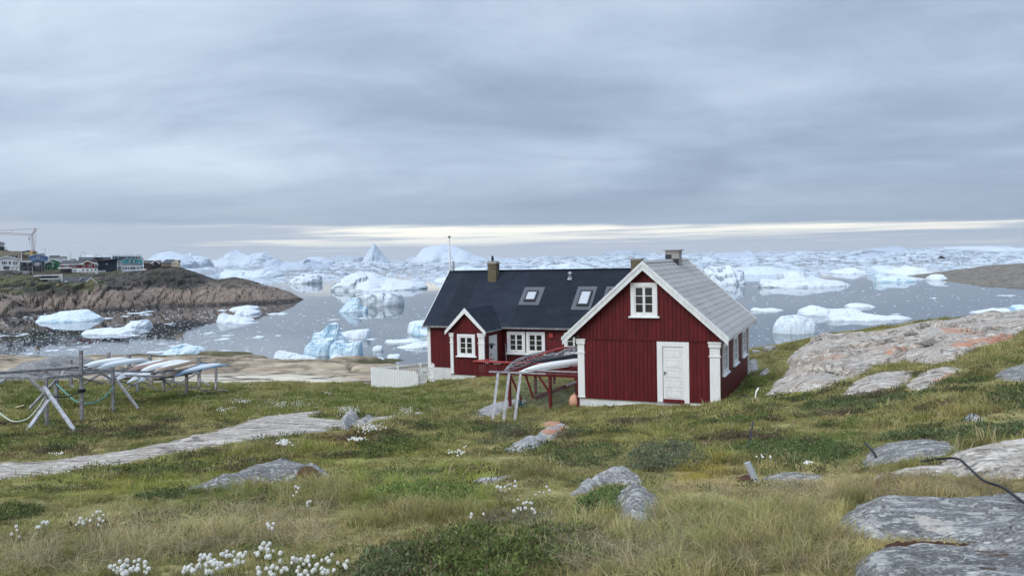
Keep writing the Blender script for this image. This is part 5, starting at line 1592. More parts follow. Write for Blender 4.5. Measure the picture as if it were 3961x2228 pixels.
for a in ((180, 1657, 20.0, 1467, .075), (316, 1626, 22.0, 1355, .08), (438, 1598, 24.5, 1418, .085), (532, 1518, 33.0, 1441, .10), (633, 1511, 34.0, 1394, .10), (722, 1523, 32.6, 1421, .10), (836, 1507, 36.0, 1397, .10),
          (770, 1494, 38.0, 1381, .13), (585, 1490, 38.0, 1455, .13), (218, 1577, 27.0, 1468, .12), (274, 1504, 34.0, 1392, .12), (421, 1480, 38.0, 1363, .13), (500, 1480, 38.5, 1371, .14), (580, 1480, 39, 1371, .14), (668, 1478, 40.0, 1392, .13), (-20, 1640, 21.0, 1460, .12)):
    kpost(*a)


def kbar(a, b, w_=0.065, nm='beam', mat=None, h=None):
    MB().bar(V3(P(*a)) - kb, V3(P(*b)) - kb, w_, h or w_, up=(0, 0, 1)).build(nm, mat or GREY2, kr)


for a, b in (((-80, 1449, 20.5), (336, 1419, 23.5)), ((-80, 1456, 19.8), (184, 1464, 20.0)), ((0, 1440, 22.5), (340, 1440, 22.1)), ((157, 1434, 22.8), (438, 1431, 24.6)), ((172, 1464, 20.0), (438, 1434, 24.4)),
             ((300, 1430, 25.2), (640, 1441, 29.0)), ((430, 1462, 27.6), (640, 1470, 29.2)), ((560, 1430, 31.0), (780, 1434, 33.0)), ((275, 1424, 33.5), (580, 1400, 34.5)), ((250, 1418, 27.0), (445, 1432, 24.8)), ((560, 1400, 33.4), (800, 1404, 34.5)),
             ((617, 1464, 30.0), (745, 1444, 31.5)), ((680, 1447, 31.0), (880, 1410, 35.8)), ((617, 1438, 30.5), (760, 1440, 31.2)), ((820, 1419, 34), (860, 1417, 35.8)), ((636, 1440, 33.5), (852, 1406, 36.2)), ((245, 1410, 30), (318, 1419, 23)), ((532, 1448, 32.8), (722, 1449, 32.5)), ((420, 1452, 26.8), (640, 1456, 28.2))):
    kbar(a, b)
for a, b in (((105, 1458, 20.2), (184, 1526, 20.2)), ((440, 1455, 24.6), (535, 1580, 24.0)), ((383, 1441, 24.2), (440, 1471, 24.5)), ((531, 1465, 32.6), (612, 1509, 33.0)), ((643, 1511, 33.2), (772, 1439, 33.6)), ((629, 1465, 33.0), (814, 1516, 33.6)),
             ((769, 1467, 37.6), (823, 1497, 37.2)), ((283, 1456, 27), (400, 1483, 31)), ((395, 1440, 27), (318, 1490, 31)), ((215, 1470, 27), (113, 1582, 25.5)), ((275, 1490, 34), (293, 1506, 33.5)), ((440, 1465, 31), (560, 1503, 35)), ((484, 1507, 32), (540, 1472, 35)), ((838, 1464, 36), (832, 1508, 35.4)), ((620, 1464, 30), (660, 1490, 34.6))):
    kbar(a, b, 0.06, 'brace')
# the two props of the front trestle
for a, b in (((171, 1497, 19.9), (301, 1684, 18.35)), ((188, 1547, 19.9), (92, 1684, 18.35)), ((-10, 1488, 20), (30, 1460, 20.2))):
    kbar(a, b, 0.085, 'prop', PALEWOOD, 0.05)
kbar((243, 1436, 22), (243, 1456, 22), 0.09, 'block', WHITE_WORN, .03)
for (a, b, lab) in (((679, 1515, 34.5), (866, 1490, 37), 'pale plank lying in the grass under the rack end'), ((842, 1510, 35.4), (885, 1534, 33.4), 'grey pole slanting into the grass at the rack end'), ((690, 1533, 32), (718, 1526, 32.3), 'short pale stick in the grass by the rack'), ((60, 1589, 25.8), (92, 1580, 26.6), 'short pale plank in the grass left of the props')):
    pa, pb = P(*a), P(*b)
    pa[2] = G(pa[0], pa[1]) + .05; pb[2] = G(pb[0], pb[1]) + .06
    tag(MB().bar(pa, pb, 0.12, 0.03).build('plank', NEWWOOD if 'plank' in lab else GREYWOOD), lab, 'plank')


def curve_pts(pts, n=24):
    pts = [np.array(p, float) for p in pts]
    P_ = [2 * pts[0] - pts[1]] + pts + [2 * pts[-1] - pts[-2]]
    out_ = []
    segs = len(pts) - 1
    for s in range(segs):
        p0, p1, p2, p3 = P_[s:s + 4]
        k = max(2, n // segs)
        for i in range(k):
            t = i / k
            out_.append(0.5 * ((2 * p1) + (-p0 + p2) * t + (2 * p0 - 5 * p1 + 4 * p2 - p3) * t * t + (-p0 + 3 * p1 - 3 * p2 + p3) * t ** 3))
    out_.append(pts[-1])
    return out_


ROPE_T = plain('teal_rope', (0.10, 0.26, 0.24), 0.8)
ROPE_W = plain('pale_rope', (0.50, 0.53, 0.45), 0.8)
tag(MB().tube(curve_pts([P(217, 1484, 26.9), P(245, 1510, 25.5), P(285, 1546, 24.4), P(314, 1557, 23.6), P(360, 1558, 23.6), P(400, 1538, 24), P(436, 1502, 24.4)]), 0.022, 5).build('rope', ROPE_T), 'teal rope sagging between two rack posts', 'rope')
tag(MB().tube(curve_pts([P(176, 1525, 19.9), P(210, 1534, 20.4), P(250, 1536, 21), P(285, 1526, 21.6), P(312, 1511, 21.9)]), 0.02, 5).build('hose', BLACKHOSE), 'black hose hanging between the trestle and the tall post', 'hose')
tag(MB().tube(curve_pts([P(-40, 1560, 20), P(0, 1598, 19.8), P(50, 1629, 19.6), P(105, 1620, 19.7), P(145, 1580, 19.8), P(170, 1540, 19.9)]), 0.02, 5).build('rope', ROPE_W), 'pale rope sagging in a loop left of the trestle', 'rope')
tag(MB().tube([P(316, 1505, 21.93), P(316, 1516, 21.93)], 0.105, 10).build('hose_coil', BLACKHOSE), 'black hose coil wound round the tall rack post', 'hose coil')

# kayaks and bare frames stored on the red stand
def sp(px, py, Y): return P(px, py, Y)


WHITE_K = skin_mat('white_gelcoat', (0.80, 0.80, 0.78), (0.78, 0.78, 0.76))
kayak('white kayak on the red stand', sp(1997, 1441, 29.75), sp(2330, 1397, 33.6), WHITE_K, 0.52, 0.26, rise=0.05)
kayak('black skin kayak on top of the white kayak', sp(2040, 1407, 30.3), sp(2270, 1372, 33.6), SK_BLACK, 0.42, 0.14, cockpit=True, rise=0.03)


def kayak_frame(label, a, b, width, depth, nr, mat):
    a, b = V3(a), V3(b); d = b - a; L = d.length
    o = empty('skeleton_kayak', a, 0, label, 'kayak')
    X = d.normalized(); Yv = Vector((0, 0, 1)).cross(X).normalized(); Z = X.cross(Yv)
    o.rotation_mode = 'QUATERNION'
    o.rotation_quaternion = Matrix((X, Yv, Z)).transposed().to_quaternion()
    def pt(t, wy, wz):
        w_ = width / 2 * max(0.02, (1 - abs(t) ** 2.4))
        dp = depth * max(0.08, (1 - 0.9 * abs(t) ** 3))
        return (L * (t + 1) / 2, wy * w_, wz * dp - 0.08 * abs(t) ** 3)
    for wy, wz in ((1, 0), (-1, 0), (.8, .6), (-.8, .6), (.35, .95), (-.35, .95), (0, 1.02)):
        MB().tube([pt(-0.99 + 1.98 * i / 16, wy, wz) for i in range(17)], 0.016, 5).build('stringer', mat, o)
    for k in range(nr):
        t = -0.9 + 1.8 * k / (nr - 1)
        MB().tube([pt(t, wy, wz) for wy, wz in ((1, 0), (.95, .35), (.8, .62), (.35, .95), (0, 1.0), (-.35, .95), (-.8, .62), (-.95, .35), (-1, 0))], 0.011, 4).build('rib', mat, o)
        if k % 2 == 0:
            MB().tube([pt(t, 1, 0), pt(t, -1, 0)], 0.014, 4).build('cross_beam', mat, o)
    return o


kayak_frame('bare grey kayak frame with open ribs at the stand front', sp(1950, 1430, 30.2), sp(2160, 1368, 34.4), 0.62, 0.30, 17, GREY2)
kayak_frame('larger grey frame lashed high behind the black kayak', sp(2130, 1388, 31.9), sp(2330, 1338, 35.2), 0.62, 0.26, 17, GREY2)
kayak_frame('small frame resting flat behind the white kayak', sp(2095, 1408, 31.2), sp(2290, 1386, 34.6), 0.4, 0.10, 15, PALEWOOD)
tag(MB().tube(curve_pts([sp(2040, 1392, 32.0), sp(2110, 1365, 32.6), sp(2175, 1346, 33.2), sp(2250, 1345, 34.0)]), 0.045, 6).build('pole', RED_TRIM), 'faded red pole lying slanted over the kayak frames', 'pole')
tag(MB().tube([sp(2110, 1378, 32.0), sp(2235, 1348, 33.4)], 0.03, 6).build('pole', PALEWOOD), 'pale pole lying over the kayak frames', 'pole')

# ------------------------------------------------------------------ hoses and pipes on the slope
GREYPIPE = plain('grey_plastic_pipe', (0.36, 0.38, 0.41), 0.5, vary=0.08)
a = hit1(2945, 1868); b = P(2890, 1788, float(a[1]) + .05)
tag(MB().tube([a - np.array([0, 0, .1]), b], 0.033, 10).build('pipe', GREYPIPE), 'straight grey pipe sticking out of the dry grass', 'pipe')


def ground_hose(pts, r, lab, mat=None, lift=None, name='hose'):
    w_ = []
    for k, (x, y) in enumerate(pts):
        q_ = hit1(x, y); q_[2] += r + (lift[k] if lift else 0.02)
        w_.append(q_)
    tag(MB().tube(curve_pts(w_, 40), r, 8).build(name, mat or BLACKHOSE), lab, 'hose')


ground_hose([(4060, 2075), (3961, 2020), (3880, 1965), (3810, 1925), (3770, 1880), (3740, 1840), (3705, 1810), (3640, 1797), (3560, 1800)], 0.011, 'long black hose running over the broad grey slab', lift=[.12, .12, .14, .12, .10, .08, .08, .05, .03])
ground_hose([(3345, 1740), (3355, 1758), (3375, 1775), (3390, 1784)], 0.014, 'short black hose curving down the dark grey slab', lift=[.08, .1, .08, .03])
ground_hose([(2895, 1738), (2905, 1722), (2913, 1706)], 0.014, 'short black hose end poking from the green shrubs', lift=[.03, .15, .28])
ground_hose([(2835, 1558), (2870, 1546), (2900, 1545)], 0.03, 'black hose arching in the grass near the house corner', lift=[.02, .12, .02])
ground_hose([(2905, 1500), (2985, 1492), (3040, 1470), (3076, 1452)], 0.022, 'thin black hose lying along the foot of the bedrock slope')
a = hit1(2921, 1544); tag(MB().tube([a, P(2925, 1516, float(a[1])), P(2934, 1500, float(a[1]) + .1)], 0.022, 8).build('pipe', WHITE), 'thin white pipe standing in the grass by the house', 'pipe')

# dry stone wall stub behind the house
sw = empty('stone_wall', hit1(2960, 1372), 0, 'low broken dry stone wall at the edge of the slope', 'stone wall')
sb_ = V3(sw.location)
R_ = random.Random(4)


def stone(name, c, sx, sy, sz, seed, mat, parent):
    rr = np.random.default_rng(seed)
    n_, m_ = 9, 7
    vs, fs = [], []
    for i in range(m_):
        ph = math.pi * i / (m_ - 1)
        for j in range(n_):
            a = 2 * math.pi * j / n_
            d = np.array([math.sin(ph) * math.cos(a), math.sin(ph) * math.sin(a), -math.cos(ph)])
            d = np.sign(d) * np.abs(d) ** 0.42
            k = 1 + 0.18 * float(noise3(d[0] * 1.3 + seed, d[1] * 1.3, d[2] * 1.3 + seed * .7))
            vs.append((c[0] + d[0] * sx * k, c[1] + d[1] * sy * k, c[2] + d[2] * sz * k))
    for i in range(m_ - 1):
        for j in range(n_):
            fs.append((i * n_ + j, i * n_ + (j + 1) % n_, (i + 1) * n_ + (j + 1) % n_, (i + 1) * n_ + j))
    return mesh_obj(name, vs, fs, mat, parent)


for k, (px, py, w_, h_) in enumerate(((2905, 1382, 34, 20), (2942, 1376, 30, 18), (2972, 1372, 34, 16), (3006, 1372, 40, 18), (3046, 1372, 34, 18), (3084, 1366, 30, 14), (2926, 1362, 26, 14), (2972, 1352, 34, 20), (3010, 1356, 30, 14), (3050, 1358, 34, 14), (2988, 1342, 20, 8), (2915, 1400, 40, 16), (2960, 1392, 30, 12), (3072, 1384, 26, 12))):
    Yw = 40.0
    c = V3(P(px, py, Yw)) - sb_
    s_ = Yw / FPX
    stone('stone', c, w_ * s_ / 2 * 1.05, 0.25, h_ * s_ / 2 * 1.1, k + 3, ROCK_BOULDER, sw)
# red things lying on the right-hand rocks
KRED = plain('faded_red_hull', (0.46, 0.12, 0.11), 0.5, vary=0.15)
kayak('faded red kayak lying on the bedrock slope', P(3728, 1252, 46.0), P(3794, 1244, 47.5), KRED, 0.5, 0.26)
pf_ = P(3817, 1226, 46.0)
flo2 = empty('fishing_float', (pf_[0], pf_[1], float(pf_[2])), 0, 'pale pink barrel float on the bedrock slope', 'float')
mesh_obj('body', [(v[2] * 1.6, v[1], v[0]) for v in fv], ff, FLOAT, flo2, True)

# ------------------------------------------------------------------ far shore on the left, with the town
FS = [  # (column, row, distance) on the far shore
    (-500, 1235, 250), (0, 1222, 256), (150, 1212, 268), (300, 1207, 272), (450, 1205, 276), (600, 1192, 290), (700, 1184, 296), (780, 1186, 293), (917, 1182, 298), (1010, 1182, 299), (1107, 1170, 305), (1173, 1160, 322),
    (-500, 1170, 258), (0, 1166, 262), (150, 1150, 275), (300, 1130, 280), (450, 1131, 284), (600, 1130, 300), (700, 1110, 305), (820, 1120, 306), (917, 1105, 308), (1010, 1135, 308), (1107, 1148, 313),
    (-500, 1110, 290), (0, 1105, 290), (150, 1100, 292), (300, 1111, 287), (430, 1100, 300), (520, 1085, 308), (600, 1072, 315), (700, 1062, 322), (840, 1100, 318), (900, 1078, 320), (980, 1098, 318), (1049, 1115, 318),
    (-500, 1050, 318), (0, 1048, 318), (100, 1060, 316), (200, 1068, 318), (290, 1060, 325), (400, 1062, 335), (480, 1058, 338), (540, 1052, 338), (600, 1043, 338), (660, 1037, 338), (700, 1037, 340), (740, 1056, 338), (780, 1062, 338), (832, 1084, 335), (894, 1074, 326), (917, 1076, 326), (972, 1090, 325), (1049, 1109, 324), (1107, 1133, 320), (1158, 1150, 324),
]
FH = [  # hidden: column, distance, height above sea
    (-500, 360, 15.5), (0, 360, 15.5), (200, 360, 15.5), (400, 360, 15.0), (600, 370, 12), (750, 365, 7), (900, 350, 5), (1050, 345, 1.5), (1170, 345, -3), (-500, 440, 15), (0, 440, 15), (300, 440, 14), (500, 430, 9), (700, 420, 1), (900, 400, -4), (-500, 520, 4), (0, 520, 0), (400, 500, -3), (1050, 380, -5), (-500, 600, -5), (0, 600, -6), (400, 600, -6),
    (-500, 235, -3), (0, 240, -4), (300, 258, -4), (600, 275, -4), (900, 284, -4), (1107, 292, -4), (1250, 322, -4), (1250, 360, -6), (1250, 300, -6),
]
_fp, _fv = [], []
for a, b, c in FS:
    p_ = P(a, b, c); _fp.append((p_[0], p_[1])); _fv.append(p_[2])
for a, b, c in FH:
    _fp.append(((a - CX) / FPX * b, b)); _fv.append(c)
_fp = np.array(_fp); _fv = np.array(_fv)
_fs = np.stack([_fp[:, 0] / _fp[:, 1] * 9, np.log(_fp[:, 1]) * 9], -1)
_m = len(_fs)
_B = np.zeros((_m + 3, _m + 3))
_B[:_m, :_m] = _phi(((_fs[:, None] - _fs[None]) ** 2).sum(-1)) + np.eye(_m) * 0.002
_B[:_m, _m] = 1; _B[:_m, _m + 1:] = _fs; _B[_m, :_m] = 1; _B[_m + 1:, :_m] = _fs.T
_WB = np.linalg.solve(_B, np.concatenate([_fv, np.zeros(3)]))


def fz(x, y, det=True):
    x = np.asarray(x, float); y = np.asarray(y, float); sh = x.shape
    s = np.stack([x.ravel() / y.ravel() * 9, np.log(y.ravel()) * 9], -1)
    o_ = np.empty(len(s))
    for i in range(0, len(s), 30000):
        b = s[i:i + 30000]
        o_[i:i + 30000] = _phi(((b[:, None] - _fs[None]) ** 2).sum(-1)) @ _WB[:_m] + _WB[_m] + b @ _WB[_m + 1:]
    z = o_.reshape(sh)
    if det:
        up = sstep(z, -1, 3)
        # jointed granite: vertical ribs on the faces, humps above
        f1, gp, ci = worley(x / 3.2 + 0.35 * fbm(x / 6, y / 6, 3.0, 2), y / 8.0 + 0.3 * fbm(x / 5, y / 5, 8.0, 2), 5)
        face = sstep(z, 15, 7)
        z = z + up * (1.0 * fbm(x / 11, y / 11, 2.0, 4) + face * sstep(x / y, -0.36, -0.46) * (2.1 * (ci - 0.45) * sstep(gp, 0.0, 0.15) - 1.3 * sstep(gp, 0.10, 0.0)) + face * 0.35 * (ci - .5 - 1.2 * sstep(gp, 0.10, 0.0)) + 0.4 * ridged(x / 2.0, y / 3.0, 1.0, 2))
    return z


def coast_mat(grey=0.0):
    m_, T = newmat('far_granite_shore')
    ge = T.n('ShaderNodeNewGeometry')
    at = T.n('ShaderNodeAttribute', attribute_name='turf')
    se = T.n('ShaderNodeSeparateColor', ins={0: at.outputs['Color']})
    p = ge.outputs['Position']
    big = T.noise(T.scl(p, (0.10, 0.10, 0.16)), 1.0, 6, 0.65, 0.5)
    mid = T.noise(T.scl(p, (0.45, 0.45, 0.40)), 1.0, 6, 0.7, 0.4)
    crk = T.noise(T.scl(p, (0.9, 0.5, 0.22)), 1.0, 5, 0.6, 0.7)
    c = T.mix(T.ss(mid, 0.32, 0.66), (0.125, 0.100, 0.082, 1), (0.29, 0.235, 0.19, 1))
    c = T.mix(T.ss(big, 0.46, 0.60, 0, 0.85), c, (0.075, 0.066, 0.058, 1))
    c = T.mix(T.ss(crk, 0.46, 0.36, 0, 0.92), c, (0.030, 0.026, 0.024, 1))
    c = T.mix(T.ss(mid, 0.62, 0.75, 0, 0.6), c, (0.36, 0.33, 0.30, 1))
    zz = T.m('ADD', T.n('ShaderNodeSeparateXYZ', ins={0: p}).outputs[2], T.m('MULTIPLY', T.m('SUBTRACT', big, 0.5), 9.0))
    bare = T.m('MULTIPLY', T.ss(zz, 8.0, 5.0), T.ss(crk, 0.36, 0.50))
    c = T.mix(T.m('MULTIPLY', bare, 0.7), c, T.mix(mid, (0.165, 0.122, 0.098, 1), (0.32, 0.25, 0.205, 1)))        # lichen-free pink granite near the water
    c = T.mix(T.m('MULTIPLY', T.ss(zz, 5.5, 9.5), T.ss(mid, 0.36, 0.54)), c, (0.050, 0.045, 0.041, 1))   # black lichen higher up
    g = T.mix(mid, (0.050, 0.060, 0.024, 1), (0.14, 0.13, 0.062, 1))
    c = T.mix(T.m('MULTIPLY', se.outputs[0], T.ss(big, 0.40, 0.52)), c, g)
    c = T.mix(T.m('MULTIPLY', se.outputs[1], T.ss(mid, 0.3, 0.55)), c, (0.022, 0.020, 0.020, 1))   # black lichen and wet tide line
    c = T.mix(grey, c, T.mix(T.ss(mid, 0.3, 0.7), (0.095, 0.088, 0.072, 1), (0.27, 0.25, 0.215, 1)))
    finish(T, c, 0.9, T.m('ADD', mid, T.m('MULTIPLY', crk, 0.8)), 0.9, 0.8, 0.2)
    return m_


fa = np.linspace(-0.84, -0.235, 520)
fy = np.geomspace(232, 560, 300)
FA, FY = np.meshgrid(fa, fy)
FX = FA * FY
FZ = fz(FX, FY)
fpx, fpy = proj(FX, FY, FZ)
nf = fbm(FX / 14, FY / 14, 6.0, 4)
turf = sstep(poly_sd(fpx + 40 * nf, fpy + 14 * nf, [(-600, 1060), (300, 1062), (420, 1090), (350, 1128), (150, 1146), (-600, 1165)]), -6, 8)
turf = np.maximum(turf, 0.7 * sstep(poly_sd(fpx, fpy, [(560, 1050), (690, 1040), (760, 1060), (700, 1085), (600, 1090)]), -6, 8))
turf = np.maximum(turf, 0.8 * sstep(FZ + 2 * nf, 9, 12) * sstep(FY, 318, 330) * sstep(fpx, 600, 400))
black = sstep(FZ + 0.4 * nf, 1.5, 0.5) * 0.95
black = np.maximum(black, 0.9 * sstep(poly_sd(fpx + 30 * nf, fpy + 20 * nf, [(560, 1050), (700, 1042), (800, 1065), (800, 1100), (700, 1120), (560, 1110)]), -5, 12))
black = np.maximum(black, 0.8 * sstep(poly_sd(fpx + 30 * nf, fpy + 20 * nf, [(90, 1120), (230, 1080), (330, 1130), (300, 1145), (100, 1150)]), -5, 10))
far_coast = grid_obj('far_shore_hill', FX, FY, FZ, coast_mat(), None, False, (FZ[:-1, :-1] > -2.5) | (FZ[1:, 1:] > -2.5), {'turf': np.stack([turf, black, turf * 0], -1)})
tag(far_coast, kind='structure')

# ---- buildings
_zA = lambda x, y: (.15528 * x, 930 + .15528 * y)
_zB = lambda x, y: (300 + .16304 * x, 940 + .16304 * y)
_wm = {}


def col_mat(name, col, rough=0.7):
    if name not in _wm:
        _wm[name] = paint(name, col, rough, 0.08, tuple(c * .7 for c in col), .3, scale=(.5, .5, .2), tint=0.03)
    return _wm[name]


WT = lambda: col_mat('town_white_paint', (0.74, 0.75, 0.74))
ROOFG = lambda: col_mat('town_grey_felt', (0.075, 0.077, 0.085), 0.85)
ROOFL = lambda: col_mat('town_pale_grey_roof', (0.20, 0.20, 0.21), 0.85)
DKGLASS = plain('town_window_glass', (0.03, 0.035, 0.042), 0.1, vary=0.2, spec=0.5)


class Bld:
    """a far building: flat walls in photo pixels at one distance, given real depth"""
    def __init__(self, name, label, z, x, y, Y):
        self.z, self.Y, self.s = z, Y, Y / FPX
        px, py = z(x, y)
        b = P(px, py, Y)
        self.o = empty(name, b, math.atan2(-b[0], b[1]), label, 'building')      # faces the bay
        self.k = b[1] / math.hypot(b[0], b[1])
        self.b = b

    def L(self, x, y, dy=0.0):
        px, py = self.z(x, y)
        p = P(px, py, self.Y) - self.b
        return (float(p[0]) * self.k, dy, float(p[2]))

    def wall(self, poly, depth, mat, name='wall', dy=0.0, low=1.5):
        pts_ = [self.L(*p) for p in poly]
        zmin = min(p[2] for p in pts_)
        q_ = [(p[0], p[2] - (low if p[2] < zmin + 0.35 else 0)) for p in pts_]
        # orientation: counter-clockwise seen from -y
        ar = sum(q_[i][0] * q_[(i + 1) % len(q_)][1] - q_[(i + 1) % len(q_)][0] * q_[i][1] for i in range(len(q_)))
        if ar < 0: q_ = q_[::-1]
        return MB().prism(q_, dy, dy + depth).build(name, mat, self.o)

    def gable_roof(self, pts, depth, mat, over=0.4, t=0.25, trim=None, dy=0.0):
        """pts: eave-left, peak, eave-right"""
        l_, p_, r_ = [self.L(*q_) for q_ in pts]
        m = MB().prism([(l_[0], l_[2]), (p_[0], p_[2]), (p_[0], p_[2] + t), (l_[0], l_[2] + t)][::-1] if False else [(l_[0], l_[2]), (p_[0], p_[2]), (r_[0], r_[2]), (r_[0], r_[2] + t), (p_[0], p_[2] + t), (l_[0], l_[2] + t)], dy - over, dy + depth + over)
        ro = m.build('roof', mat, self.o)
        if trim:
            MB().prism([(l_[0], l_[2] - .12), (p_[0], p_[2] - .12), (r_[0], r_[2] - .12), (r_[0], r_[2] + t + .03), (p_[0], p_[2] + t + .03), (l_[0], l_[2] + t + .03)], dy - over - .08, dy - over).build('barge_board', trim, ro)
        return ro

    def side_roof(self, x0, x1, eave, ridge, depth, mat, x0r=None, x1r=None, trim=None, dy=0.0):
        a, b = self.L(x0, eave), self.L(x1, eave)
        c, d = self.L(x1 if x1r is None else x1r, ridge), self.L(x0 if x0r is None else x0r, ridge)
        h = depth / 2
        vs = [(a[0], dy - .4, a[2]), (b[0], dy - .4, b[2]), (c[0], dy + h, c[2]), (d[0], dy + h, d[2]), (a[0], dy + depth + .4, a[2]), (b[0], dy + depth + .4, b[2]), (a[0], dy - .4, a[2] - .2), (b[0], dy - .4, b[2] - .2), (a[0], dy + depth + .4, a[2] - .2), (b[0], dy + depth + .4, b[2] - .2)]
        ro = MB().add(vs, [(0, 1, 2, 3), (3, 2, 5, 4), (0, 3, 4), (1, 5, 2), (6, 7, 1, 0), (7, 9, 5, 1), (9, 8, 4, 5), (8, 6, 0, 4), (6, 8, 9, 7)]).build('roof', mat, self.o)
        if trim:
            MB().box(a[0], b[0], dy - .5, dy - .4, a[2] - .28, a[2] + .06).build('eave_board', trim, ro)
        return ro

    def win(self, x0, y0, x1, y1, fr=True, dy=0.0, name='window', mat=None):
        a, b = self.L(x0, y1), self.L(x1, y0)
        e_ = 0.10 if fr else 0.0
        f = MB().box(a[0] - e_, b[0] + e_, dy - .07, dy, a[2] - e_, b[2] + e_).build(name, WT() if fr else (mat or DKGLASS), self.o)
        if fr:
            w_ = (b[0] - a[0])
            n_ = 2 if w_ > 0.9 else 1
            for k in range(n_):
                MB().box(a[0] + w_ * k / n_ + .04, a[0] + w_ * (k + 1) / n_ - .04, dy - .09, dy - .07, a[2] + .04, b[2] - .04).build('pane', mat or DKGLASS, f)
        return f

    def part(self, x0, y0, x1, y1, d0, d1, mat, name):
        a, b = self.L(x0, y1), self.L(x1, y0)
        return MB().box(a[0], b[0], d0, d1, a[2], b[2]).build(name, mat, self.o)

    def stick(self, xa, ya, xb, yb, w_, mat, name, d0=0.0, d1=None):
        a, b = self.L(xa, ya), self.L(xb, yb)
        return MB().bar((a[0], d0, a[2]), (b[0], d0 if d1 is None else d1, b[2]), w_, w_).build(name, mat, self.o)


GW = GREYWOOD
# glazed dark tower house on the far left
B = Bld('apartment_building', 'dark glazed penthouse with balcony above the beige block', _zA, -60, 240, 405)
B.wall([(-200, 240), (110, 240), (110, 60), (-200, 60)], 10, col_mat('town_black', (0.03, 0.032, 0.036)), low=3)
for a, b in ((-40, -10), (5, 45), (52, 72), (78, 105)): B.win(a, 85, b, 155, False, mat=SKYGLASS)
B.side_roof(-220, 132, 60, 22, 11, ROOFG(), 0, 40, WT())
B.part(60, 232, 185, 240, -2.2, 0, ROOFG(), 'balcony_floor'); B.part(60, 168, 185, 174, -2.2, -2.1, GREYMETAL, 'railing')
for k in range(6): B.stick(125 + k * 11, 174, 125 + k * 11, 234, .08, GREYMETAL, 'baluster', -2.15)
# beige block
B = Bld('apartment_building', 'big beige block with dark square windows', _zA, 0, 470, 385)
B.wall([(-220, 470), (535, 470), (535, 262), (300, 266), (200, 252), (-220, 246)], 12, col_mat('town_beige', (0.40, 0.33, 0.25)), low=4)
B.part(-220, 243, 200, 250, -.2, 12.1, ROOFG(), 'roof_edge')
for a, b in ((215, 256), (286, 334), (388, 438)): B.win(a, 375, b, 440, False)
for a in range(0, 540, 30): B.stick(a, 455, a, 270, .05, col_mat('town_beige', (0.40, 0.33, 0.25)), 'batten', -.03)
# cream house with low roof
B = Bld('apartment_building', 'cream building with shallow dark roof behind the crane', _zA, 540, 380, 395)
B.wall([(540, 400), (925, 400), (925, 300), (700, 262), (540, 292)], 12, col_mat('town_cream', (0.56, 0.49, 0.36)), low=4)
B.gable_roof([(520, 298), (700, 258), (945, 302)], 12, ROOFG(), t=.3)
B.part(540, 362, 800, 376, -1.5, 0, ROOFG(), 'canopy')
# white house
B = Bld('town_house', 'white gabled house with seven windows on the far shore', _zA, 0, 730, 318)
B.wall([(-230, 730), (495, 730), (495, 478), (185, 410), (-230, 505)], 9, WT())
B.gable_roof([(-260, 512), (185, 402), (548, 488)], 9, ROOFG(), trim=WT())
for a, b in ((48, 78), (92, 122), (136, 166), (222, 268), (318, 346), (362, 392), (408, 438)): B.win(a, 522, b, 600)
B.part(85, 640, 225, 722, -.08, 0, DKGLASS, 'cellar_opening')
# its long deck on posts
B = Bld('deck', 'wooden deck on posts before the white house', _zA, 480, 740, 312)
B.o['category'] = 'deck'
B.part(150, 715, 820, 728, 0, 3.5, GW, 'floor')
for a in (155, 315, 415, 560, 705, 810): B.stick(a, 830 if a > 200 else 760, a, 650, .22, GW, 'post')
B.part(150, 650, 820, 656, -.1, .0, GW, 'rail'); B.part(150, 682, 820, 688, -.1, .0, GW, 'rail')
B.stick(330, 760, 410, 832, .2, PALEWOOD, 'brace'); B.stick(560, 745, 425, 832, .2, PALEWOOD, 'brace')
B.part(556, 752, 730, 852, -.1, .1, PALEWOOD, 'panel')
B.stick(810, 910, 810, 640, .3, PALEWOOD, 'post', -.3)
# navy low house
B = Bld('town_house', 'low navy house with glazed veranda between white and green houses', _zA, 510, 640, 330)
NV = col_mat('town_navy', (0.035, 0.04, 0.055))
B.wall([(505, 650), (1110, 650), (1110, 545), (930, 512), (780, 548), (505, 548)], 8, NV, low=2)
B.side_roof(490, 800, 548, 500, 9, ROOFL())
B.gable_roof([(770, 548), (930, 504), (1115, 540)], 8, ROOFG())
B.win(525, 562, 558, 600); B.win(668, 562, 702, 598); B.win(815, 548, 865, 600)
for k in range(4): B.win(872 + k * 26, 545, 894 + k * 26, 628, mat=SKYGLASS)
B.win(985, 548, 1033, 600)
B = Bld('deck', 'long deck on thin posts below the navy house', _zA, 1000, 655, 326); B.o['category'] = 'deck'
B.part(830, 642, 1270, 656, 0, 3, GW, 'floor'); B.part(1050, 605, 1270, 611, -.1, 0, GW, 'rail')
for k, a in enumerate((905, 975, 1045, 1115, 1180, 1250)): B.stick(a, 730 + k * 8, a, 610 if a > 1040 else 645, .16, GW, 'post')
# blue house
B = Bld('town_house', 'blue gabled house behind the navy house', _zA, 720, 520, 365)
BL = col_mat('town_blue', (0.16, 0.24, 0.42))
B.wall([(722, 530), (1122, 530), (1122, 390), (925, 348), (722, 402)], 9, BL, low=3)
B.wall([(1122, 450), (1205, 450), (1205, 402), (1122, 382)], 7, BL, 'annex_wall', 1.0, 3)
B.gable_roof([(700, 404), (925, 342), (1140, 392)], 9, ROOFL(), trim=col_mat('town_pale_blue', (0.5, 0.56, 0.64)))
B.win(932, 398, 980, 442)
B = Bld('town_house', 'dark roofed house peeping over the blue one', _zA, 940, 345, 385)
B.wall([(945, 400), (1110, 400), (1110, 350), (945, 350)], 8, NV, low=3); B.side_roof(930, 1125, 352, 322, 9, ROOFG(), 940, 1090)
